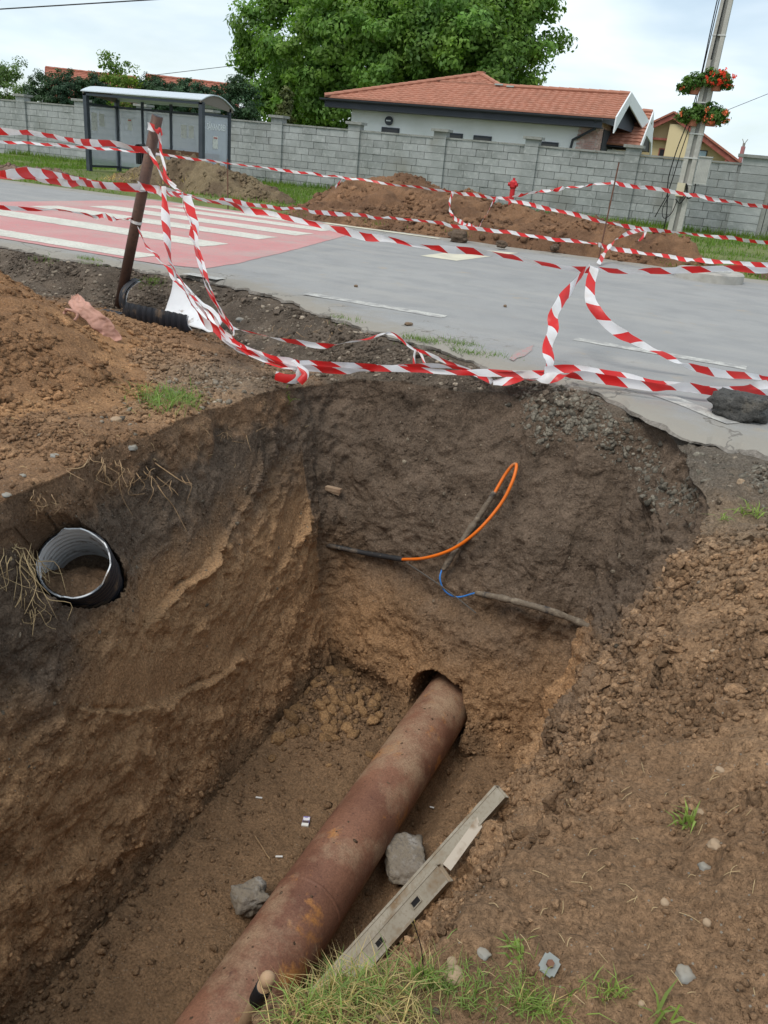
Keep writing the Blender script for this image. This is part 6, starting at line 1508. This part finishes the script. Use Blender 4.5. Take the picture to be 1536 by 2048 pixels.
# twisted loop end
lc = hit(140, 636)[0]; n1, n2 = 40, 8; V_ = []
for i in range(n1):
    a = math.pi*(1.15-1.25*i/(n1-1)); c_ = lc+np.array([.07*math.cos(a), .02*math.sin(3*a), .055*math.sin(a)+.015])
    for j in range(n2):
        b_ = 2*math.pi*j/n2; rr_ = .010*(1+.35*math.sin(3*b_+i*.5)); V_.append(c_+np.array([rr_*math.cos(a)*math.cos(b_), rr_*math.sin(b_)*1.5, rr_*math.sin(a)*math.cos(b_)]))
V_ = np.array(V_); I_ = np.arange(n1*n2).reshape(n1, n2); J_ = np.roll(I_, -1, 1)
obj('twisted_end', V_, np.stack([I_[:-1].ravel(), J_[:-1].ravel(), J_[1:].ravel(), I_[1:].ravel()], 1), M['pink_cloth'], cloth, True)

# ducts and cables on the end wall
M['duct'] = mat('muddy_black_duct', (.028, .028, .03), .6, var=[(9, (.13, .10, .075), .54, .66), (30, (.20, .165, .125), .6, .7)], bump=[(40, .5, .006)])
M['duct_mud'] = mat('mud_coated_duct', (.17, .135, .10), .95, var=[(8, (.045, .043, .045), .55, .66), (30, (.27, .22, .165), .5, .7)], bump=[(22, .9, .02)])
M['orange'] = mat('orange_conduit', (.80, .17, .012), .45, var=[(5, (.70, .16, .02), .4, .7), (9, (.42, .24, .13), .60, .70)])
M['blue'] = mat('blue_cable', (.045, .22, .62), .4)
M['grey_cable'] = mat('grey_cable', (.10, .09, .08), .7)
def wallpt(x, y, off):
    p_, n_ = hit(x, y); return p_+unit(EYEP-p_)*off
def dcab(name, label, cat, pts, r, m, n=50, bumpy=0.):
    P_ = crom(pts, n); rr_ = np.full(n, r) if not bumpy else r*(1+bumpy*fbm(P_, 18, 3, .6, 530))
    return tag(MB().tube(P_, rr_, 12).build(name, m, None, smooth=True, at=P_[0]), label, cat)
dcab('duct', 'black plastic duct stub coming out of the left corner of the end wall', 'duct', [wallpt(640, 1088, -.10), wallpt(668, 1093, .03), wallpt(730, 1106, .07), wallpt(806, 1119, .10)], .022, M['duct'], bumpy=.08)
dcab('duct', 'mud coated duct running to the right trench wall', 'duct', [wallpt(1180, 1254, -.05), wallpt(1150, 1241, .06), wallpt(1100, 1222, .13), wallpt(1020, 1200, .13), wallpt(952, 1186, .10)], .025, M['duct_mud'], bumpy=.22)
dcab('duct', 'steep muddy black duct sleeve behind the orange conduit', 'duct', [wallpt(990, 984, .09), wallpt(960, 1030, .07), wallpt(915, 1095, .07), wallpt(886, 1140, .08)], .023, M['duct_mud'], bumpy=.2)
dcab('conduit', 'bright orange conduit bent in a tight loop on the end wall', 'conduit', [wallpt(802, 1119, .10), wallpt(850, 1116, .13), wallpt(905, 1098, .16), wallpt(955, 1062, .18), wallpt(1000, 1010, .17), wallpt(1024, 965, .15), wallpt(1033, 932, .13), wallpt(1026, 930, .11), wallpt(1010, 950, .10), wallpt(988, 988, .09)], .0125, M['orange'], n=90)
dcab('blue_cable', 'thin blue cable looping below the ducts', 'cable', [wallpt(884, 1138, .08), wallpt(880, 1158, .09), wallpt(890, 1182, .10), wallpt(915, 1194, .10), wallpt(950, 1186, .10)], .0065, M['blue'])
dcab('thin_cable', 'thin grey cable drooping down across the blue cable', 'cable', [wallpt(806, 1121, .10), wallpt(850, 1150, .11), wallpt(900, 1185, .11), wallpt(952, 1226, .08)], .005, M['grey_cable'])
# splinter of wood in the corner
M['wood_pale'] = mat('splintered_wood', (.42, .30, .20), .9, var=[(12, (.26, .17, .11), .45, .7)])
a, b = wallpt(652, 975, .0), wallpt(682, 982, .06)
tag(MB().beam(a, b, .045, .03).beam(a+[0, 0, -.012], b+[-.01, 0, -.03], .03, .02).build('wood_splinter', M['wood_pale'], None, at=a), 'splintered pale wood stub sticking from the left wall corner', 'wood')
# litter on the trench floor
M['cig'] = mat('white_paper', (.74, .73, .70), .8); M['pack'] = mat('purple_print', (.22, .19, .42), .5, var=[(30, (.72, .70, .74), .5, .56)]); M['pack_b'] = mat('dark_print', (.10, .07, .07), .5)
for x, y, ang, lb in ((518, 1597, .35, 'white cigarette butt on the floor nearest the left wall'), (558, 1715, .5, 'white cigarette butt beside the dry root'), (862, 1616, .15, 'white cigarette butt on the floor right of the rusty pipe')):
    p_, n_ = hit(x, y); d_ = np.array([math.cos(ang), math.sin(ang), .02]); tag(MB().tube([p_-d_*.022+[0, 0, .008], p_+d_*.022+[0, 0, .008]], .006, 8).build('cigarette_butt', M['cig'], None, at=p_), lb, 'cigarette butt', 'cigarette butts on the trench floor')
p_, n_ = hit(612, 1646); pk_ = thing('cigarette_pack', 'small crumpled purple and white packet on the trench floor', 'packet', p_)
Rk = np.stack([unit((.9, .35, .05)), unit((-.35, .9, .12)), unit((0, -.1, 1))], 1)
MB().box(p_+[0, 0, .014], (.045, .065, .02), Rk).build('packet', M['pack'], pk_); MB().box(p_+[.012, -.036, .016], (.046, .022, .022), Rk).build('flap', M['cig'], pk_)
MB().box(p_+Rk@np.array([0, -.012, .0255]), (.040, .022, .001), Rk).build('print_band', M['pack_b'], pk_)
M['root'] = mat('pale_root', (.36, .24, .13), .9, var=[(20, (.24, .15, .085), .45, .7)])
pts = [wallpt(x, y, .015) for x, y in ((510, 1672), (525, 1695), (534, 1710), (540, 1718))]
dcab('dry_root', 'long dry pale root lying on the trench floor', 'root', pts, .004, M['root'], 20)
# wooden tool handle in the foreground
M['handle_wood'] = mat('handle_wood', (.42, .27, .16), .6, var=[(14, (.34, .21, .12), .45, .7)]); M['black_grip'] = mat('black_tape_grip', (.012, .012, .013), .55, bump=[(60, .4, .004)])
ha, hb = at_d(536, 1957, 1.95), at_d(478, 2075, 2.3); hd = unit(hb-ha); hend = hb+hd*.75
tool = thing('shovel', 'wooden tool handle with black taped grip standing against the near trench edge', 'shovel', hend)
MB().tube([ha+hd*.012, ha+hd*.15, hb, hend], np.array([.0155, .0165, .018, .02])*1.12, 16).build('shaft', M['handle_wood'], tool, smooth=True)
MB().tube([ha-hd*.014, ha-hd*.010, ha, ha+hd*.012, ha+hd*.02], np.array([.004, .012, .0165, .0175, .0160])*1.12, 16).build('knob', M['handle_wood'], tool, smooth=True)
MB().tube([ha+hd*.058, ha+hd*.06, ha+hd*.165, ha+hd*.167], np.array([.0165, .0182, .0192, .0172])*1.12, 16).build('grip', M['black_grip'], tool, smooth=True)
sb = np.cross(hd, (0, 0, 1)); sb = unit(sb); MB().prism([hend-sb*.03, hend+sb*.03, hend+sb*.12+hd*.08, hend+sb*.12+hd*.24, hend+hd*.34, hend-sb*.12+hd*.24, hend-sb*.12+hd*.08], np.cross(sb, hd)*.004).build('blade', M['rebar'], tool)

# metal plate with a nut
M['plate'] = mat('grey_steel_plate', (.23, .24, .225), .6, var=[(12, (.27, .28, .26), .45, .7)]); 
p_, n_ = hit(1097, 1932); n_ = unit(n_+np.array([0, -.1, 1.2])+unit(EYEP-p_)*.9); tx = unit(np.cross((.12, 1, 0), n_)); ty = np.cross(n_, tx); Rp = np.stack([tx, ty, n_], 1)
pl2 = thing('anchor_plate', 'square grey metal plate with a rusty nut lying on the near bank', 'metal plate', p_)
bm = bmesh.new(); bmesh.ops.create_cube(bm, size=1)
for v in bm.verts: v.co = Vector((v.co.x*.036, v.co.y*.042, v.co.z*.004))
bmesh.ops.bevel(bm, geom=[e for e in bm.edges if abs(e.verts[0].co.z-e.verts[1].co.z) > .001], offset=.006, segments=3, affect='EDGES')
V_ = np.array([v.co[:] for v in bm.verts]); F_ = [tuple(v.index for v in f.verts) for f in bm.faces]; bm.free()
obj('plate', V_@Rp.T+p_+n_*.008, F_, M['plate'], pl2)
MB().tube([p_+n_*.008, p_+n_*.020], .008, 6).build('nut', M['rebar'], pl2)

# countable stones on the banks
M['stone_tan'] = mat('tan_stone', (.35, .245, .155), .8, var=[(8, (.34, .25, .17), .4, .7)], bump=[(30, .2, .004)])
M['stone_grey'] = mat('grey_stone', (.27, .235, .185), .85, var=[(8, (.25, .255, .245), .4, .7)], bump=[(30, .3, .004)])
for i, (x, y, w, h, mt, lb) in enumerate(((910, 1952, 48, 44, 'stone_tan', 'rounded tan stone in the near grass, biggest there'), (904, 1924, 24, 20, 'stone_tan', 'small pinkish pebble just above the rounded tan stone'), (968, 1908, 28, 20, 'stone_grey', 'angular dark grey stone between the tan stone and the plate'),
        (1368, 1950, 36, 36, 'stone_grey', 'angular grey stone low on the right bank'), (1409, 1735, 26, 26, 'stone_grey', 'pale grey cube-like stone on the right bank'), (1400, 1625, 22, 14, 'stone_tan', 'flat cream pebble beside the right bank weed'), (1430, 1690, 30, 24, 'stone_tan', 'orange-brown lump stone right of the bank weed'),
        (1414, 1845, 18, 18, 'stone_tan', 'small tan pebble above the lower grey stone'), (232, 840, 26, 18, 'stone_tan', 'rounded tan stone at the left rim below the grass tuft'), (265, 895, 24, 18, 'stone_grey', 'grey stone embedded in the left rim'), (110, 912, 22, 12, 'stone_grey', 'flat grey stone on the left bank'), (45, 952, 18, 10, 'stone_grey', 'small white stone on the left bank edge'),
        (12, 990, 20, 10, 'stone_grey', 'grey stone at the left edge of the picture'), (1490, 1076, 26, 22, 'stone_grey', 'jagged grey stone below the right rim grass'), (1426, 1302, 16, 10, 'stone_tan', 'tiny pale pebble in the right wall'), (1365, 1103, 12, 10, 'stone_tan', 'whitish pebble halfway down the right wall'), (1482, 965, 20, 22, 'stone_tan', 'beige flat stone beside the spilled gravel'),
        (1440, 1540, 20, 16, 'stone_tan', 'tan clod stone on the crumbly right slope'), (1330, 1805, 20, 14, 'stone_tan', 'tan pebble in the middle of the right bank'), (770, 2030, 40, 30, 'stone_tan', 'flat brown stone at the bottom in the dry grass'), (1283, 2008, 14, 18, 'stone_tan', 'cream pebble at the bottom right'), (480, 640, 22, 16, 'stone_grey', 'small grey stone in the dark bank beyond the tapes'), (415, 640, 18, 14, 'stone_grey', 'grey stone by the white lining'))):
    p_, n_ = hit(x, y); d_ = np.linalg.norm(p_-EYEP); s_ = d_/FPX*np.array([w, w*.9, h*.8])*.85
    lump('stone', lb, 'stone', p_+np.array([0, 0, .0*s_[2]]), s_, M[mt], 60+i, i*1.3, rough=.10 if 'round' in lb or 'pebble' in lb else .22, sub=3, box=.15 if 'tan' in mt else .5)

# ---------------------------------------------------------------- weeds, grass and roots by the trench
def tuft(name, label, cat, spots, n, h, w, m, lean=.55, spread=.02, dry=0, group=None, kind=None, seg=2):
    B_ = []
    for x, y in spots:
        p_, n_ = hit(x, y); B_.append(p_)
    B_ = np.array(B_); i = RNG.integers(0, len(B_), n); P_ = B_[i]+RNG.normal(0, spread, (n, 3))*np.array([1, 1, 0])
    for k in range(n): P_[k, 2] = drop(P_[k, 0], P_[k, 1], P_[k, 2]+.25)-.005
    ctr_ = B_.mean(0)
    if kind:
        o = blades(name, P_, RNG.uniform(.45, 1.1, n)*h, RNG.uniform(.7, 1.3, n)*w, M[m], lean, seg=seg); tag(o, label, cat, group, kind)
    else:
        t = thing(name, label, cat, ctr_, group); tag(blades('blades', P_, RNG.uniform(.45, 1.1, n)*h, RNG.uniform(.7, 1.3, n)*w, M[m], lean, t, seg=seg), kind='stuff')
        if dry: blades('dry_blades', P_[:dry]+RNG.normal(0, .004, (dry, 3)), RNG.uniform(.5, 1.1, dry)*h, RNG.uniform(.6, 1.1, dry)*w*.8, M['dry_grass'], lean*1.3, t, seg=seg)
    return P_
pts = [(x+RNG.uniform(-18, 18), y+RNG.uniform(-12, 12)) for x, y in [(625, 1990), (650, 1965), (680, 1960), (720, 1985), (760, 1965), (620, 2030), (660, 2010), (700, 2020), (615, 1975), (645, 1945), (740, 2020), (600, 2030), (690, 1990), (600, 2044), (650, 2040), (620, 1980), (655, 1975)]]
tuft('near_grass', 'thick tuft of half dry grass overhanging the trench edge at the bottom', 'grass', pts, 480, .08, .0026, 'grass_light', .95, .024, kind='stuff')
tuft('near_dry_grass', 'dry straw mixed in the grass overhanging the trench edge', 'grass', pts+[(780, 2010), (820, 1990), (800, 2035)], 800, .08, .0022, 'dry_grass', 1.2, .03, kind='stuff')
tuft('short_grass', 'thin short grass scattered along the near bank', 'grass', [(x_, y_) for x_, y_ in zip(RNG.uniform(760, 1080, 60), RNG.uniform(1935, 2045, 60))], 420, .045, .002, 'grass_light', .9, .02, kind='stuff')
for i, (x, y, n, h, lb, dry) in enumerate(((850, 1960, 60, .085, 'tall grass clump with a seed head at the foot of the ladder', 30), (880, 1975, 50, .06, 'green clump just left of the tan stone', 8), (940, 1995, 26, .06, 'thin clump of grass right of the tan stone', 10), (1060, 2010, 70, .065, 'grass clump at the bottom below the metal plate', 15), (1110, 2030, 36, .05, 'small clump at the bottom right of the plate', 6),
        (1215, 1985, 45, .055, 'leafy clump on the bank left of the bottom right pebble', 6), (1320, 2025, 12, .085, 'broad bladed grass shoot at the bottom right', 0), (1150, 1990, 16, .05, 'tiny shoots beside the metal plate', 4))):
    tuft('grass_clump', lb, 'grass clump', [(x, y), (x+14, y+6), (x-12, y+4)], n, h, .0028 if i != 6 else .006, 'grass_light', .6, .010, dry, 'grass clumps on the near bank')
p_, n_ = hit(848, 1962); tp2 = at_d(826, 1842, np.dot(p_-EYEP, FWD)); sh_ = thing('seed_head', 'dry seed head on a tall thin stalk before the ladder', 'grass stalk', p_)
MB().tube(crom([p_, (p_+tp2)/2+[.005, 0, .01], tp2], 14), .0011, 5).build('stalk', M['dry_grass'], sh_)
k = 26; pos = tp2+unit(tp2-p_)*(-.035*RNG.uniform(0, 1, k))[:, None]+RNG.normal(0, .003, (k, 3)); 
leaves_mesh('seeds', pos, unit(RNG.normal(size=3))[None]*np.ones((k, 1)), RNG.uniform(.002, .0042, k), M['dry_grass'], sh_)
tuft('weed', 'broad bladed green weed with white petal on the right bank', 'weed', [(1365, 1650), (1385, 1655)], 18, .07, .007, 'grass_light', .8, .008)
tuft('weed', 'small bright green feathery weed above the metal plate', 'weed', [(1028, 1895), (1032, 1915)], 34, .035, .006, 'grass_light', 1.0, .008)
tuft('weed', 'light green grass weed at the right rim below the gravel', 'weed', [(1480, 1025), (1510, 1030)], 40, .11, .007, 'grass_light', 1.0, .02)
tuft('weed', 'second smaller grass weed at the right rim, lower left of the first', 'weed', [(1447, 1040)], 16, .09, .006, 'grass_light', .9, .012)
tuft('weed', 'tiny green weed on the rim above the left wall', 'weed', [(578, 800)], 18, .07, .007, 'grass_light', .7, .012)
tuft('grass_tuft', 'bright green grass tuft with tall blades on the left bank', 'grass tuft', [(320, 800), (345, 805), (360, 800), (300, 795), (335, 815)], 280, .19, .006, 'grass_light', .9, .07, 40)
tuft('grass_tuft', 'small green tuft at the lower right of the left bank grass', 'grass tuft', [(388, 815), (380, 805)], 40, .10, .006, 'grass_light', .7, .02)
for x, y, lb, n in ((180, 522, 'green grass patch on the dark bank nearest the crossing', 180), (85, 512, 'short grass patch on the bank crest at the left', 120), (300, 547, 'round green grass patch right of the brown post', 260), (840, 683, 'bright green grass patch at the road edge under the tape', 220), (915, 690, 'second green patch at the road edge further right', 220), (930, 708, 'sparse green patch under the road edge below the second patch', 120), (690, 640, 'faint dry green patch at the road edge', 80), (990, 715, 'small sparse patch left of the pink spray mark', 70)):
    q = on_z(x, y, -.02); k = n; B_ = q+RNG.normal(0, 1, (k, 3))*np.array([.10, .05, 0])
    B_[:, 2] = [max(drop(b[0], b[1]), -.12 if b[1] > asph(np.array([b[0]]))[0]-.12 else -9) for b in B_]
    B_[:, 2] = np.where(B_[:, 1] > asph(B_[:, 0])-.02, -.01, B_[:, 2])
    t = thing('grass_patch', lb, 'grass patch', q, 'grass patches along the broken road edge'); tag(blades('blades', B_, RNG.uniform(.02, .075, k), np.full(k, .006), M['grass'], .7, t, seg=1), kind='stuff')
def roots(label, spots, n, L, r, m='root', down=.8, spread=.05, group='root clusters in the left bank'):
    B_ = np.array([hit(*s_)[0] for s_ in spots]); t = thing('root_cluster', label, 'roots', B_.mean(0), group)
    for k in range(n):
        b = B_[RNG.integers(0, len(B_))]+RNG.normal(0, spread, 3)*np.array([1, 1, .5]); out = unit(EYEP-b)
        d_ = unit(out*.5+np.array([RNG.normal(0, .6), RNG.normal(0, .6), -down])); l = L*RNG.uniform(.35, 1.1); p1 = b+out*.02
        pts_ = [b-out*.03, p1+d_*l*.3+out*.02, p1+d_*l*.65+RNG.normal(0, .18*l, 3), p1+d_*l+RNG.normal(0, .25*l, 3)]
        MB().tube(crom(pts_, 9), np.linspace(r*RNG.uniform(.6, 1.4), r*.3, 9), 5).build('root', M[m], t, smooth=True)
roots('tangle of pale roots on the left rim beside the embedded grey stone', [(160, 915), (185, 920), (205, 935), (225, 930)], 26, .22, .0032)
roots('long pale roots hanging under the grey stone of the left rim', [(285, 940), (300, 970), (320, 960), (270, 950)], 18, .26, .0034)
roots('branching pale roots near the top of the left wall', [(410, 862), (440, 865), (470, 860), (430, 880)], 16, .2, .003, down=.2)
roots('short roots poking from the left bank above the drain', [(70, 985), (90, 1010), (150, 890), (60, 1000)], 12, .12, .0028)
M['straw'] = mat('straw_root', (.50, .37, .20), .85, var=[(12, (.38, .27, .14), .45, .7)])
roots('thick bunch of straw coloured roots hanging left of the cut drain', [(15, 1100), (40, 1110), (62, 1100), (78, 1120), (70, 1140), (30, 1095)], 64, .24, .0028, 'straw', down=1.3, spread=.03)
roots('dry grass strands dangling below the straw roots', [(60, 1190), (70, 1215), (50, 1180)], 16, .16, .0022, 'straw', down=1.5, spread=.03)
for i, (x, y, n) in enumerate(((560, 660, 10), (640, 650, 8))): roots(['fine roots in the dark bank beyond the tapes', 'fine roots in the dark bank right of the tape bundle'][i], [(x, y), (x+30, y+15)], n, .14, .003, down=.4, group='roots in the road bank')
# twigs and straw strewn on the banks
tw = MB()
for _ in range(130):
    x, y = (RNG.uniform(760, 1530), RNG.uniform(1500, 2040)) if RNG.uniform() < .55 else (RNG.uniform(20, 620), RNG.uniform(720, 960))
    p_, n_ = hit(x, y); 
    if p_[2] < -1.6: continue
    d_ = unit(np.cross(n_, RNG.normal(size=3))); l = RNG.uniform(.006, .024); tw.tube(crom([p_-d_*l+n_*.004, p_+n_*.009, p_+d_*l+RNG.normal(0, .2*l, 3)+n_*.004], 5), .0007 if y > 1400 else .0013, 4, caps=False)
tag(tw.build('straw_bits', M['straw'], None), 'bits of straw and root fibre strewn over the banks', 'straw', kind='stuff')
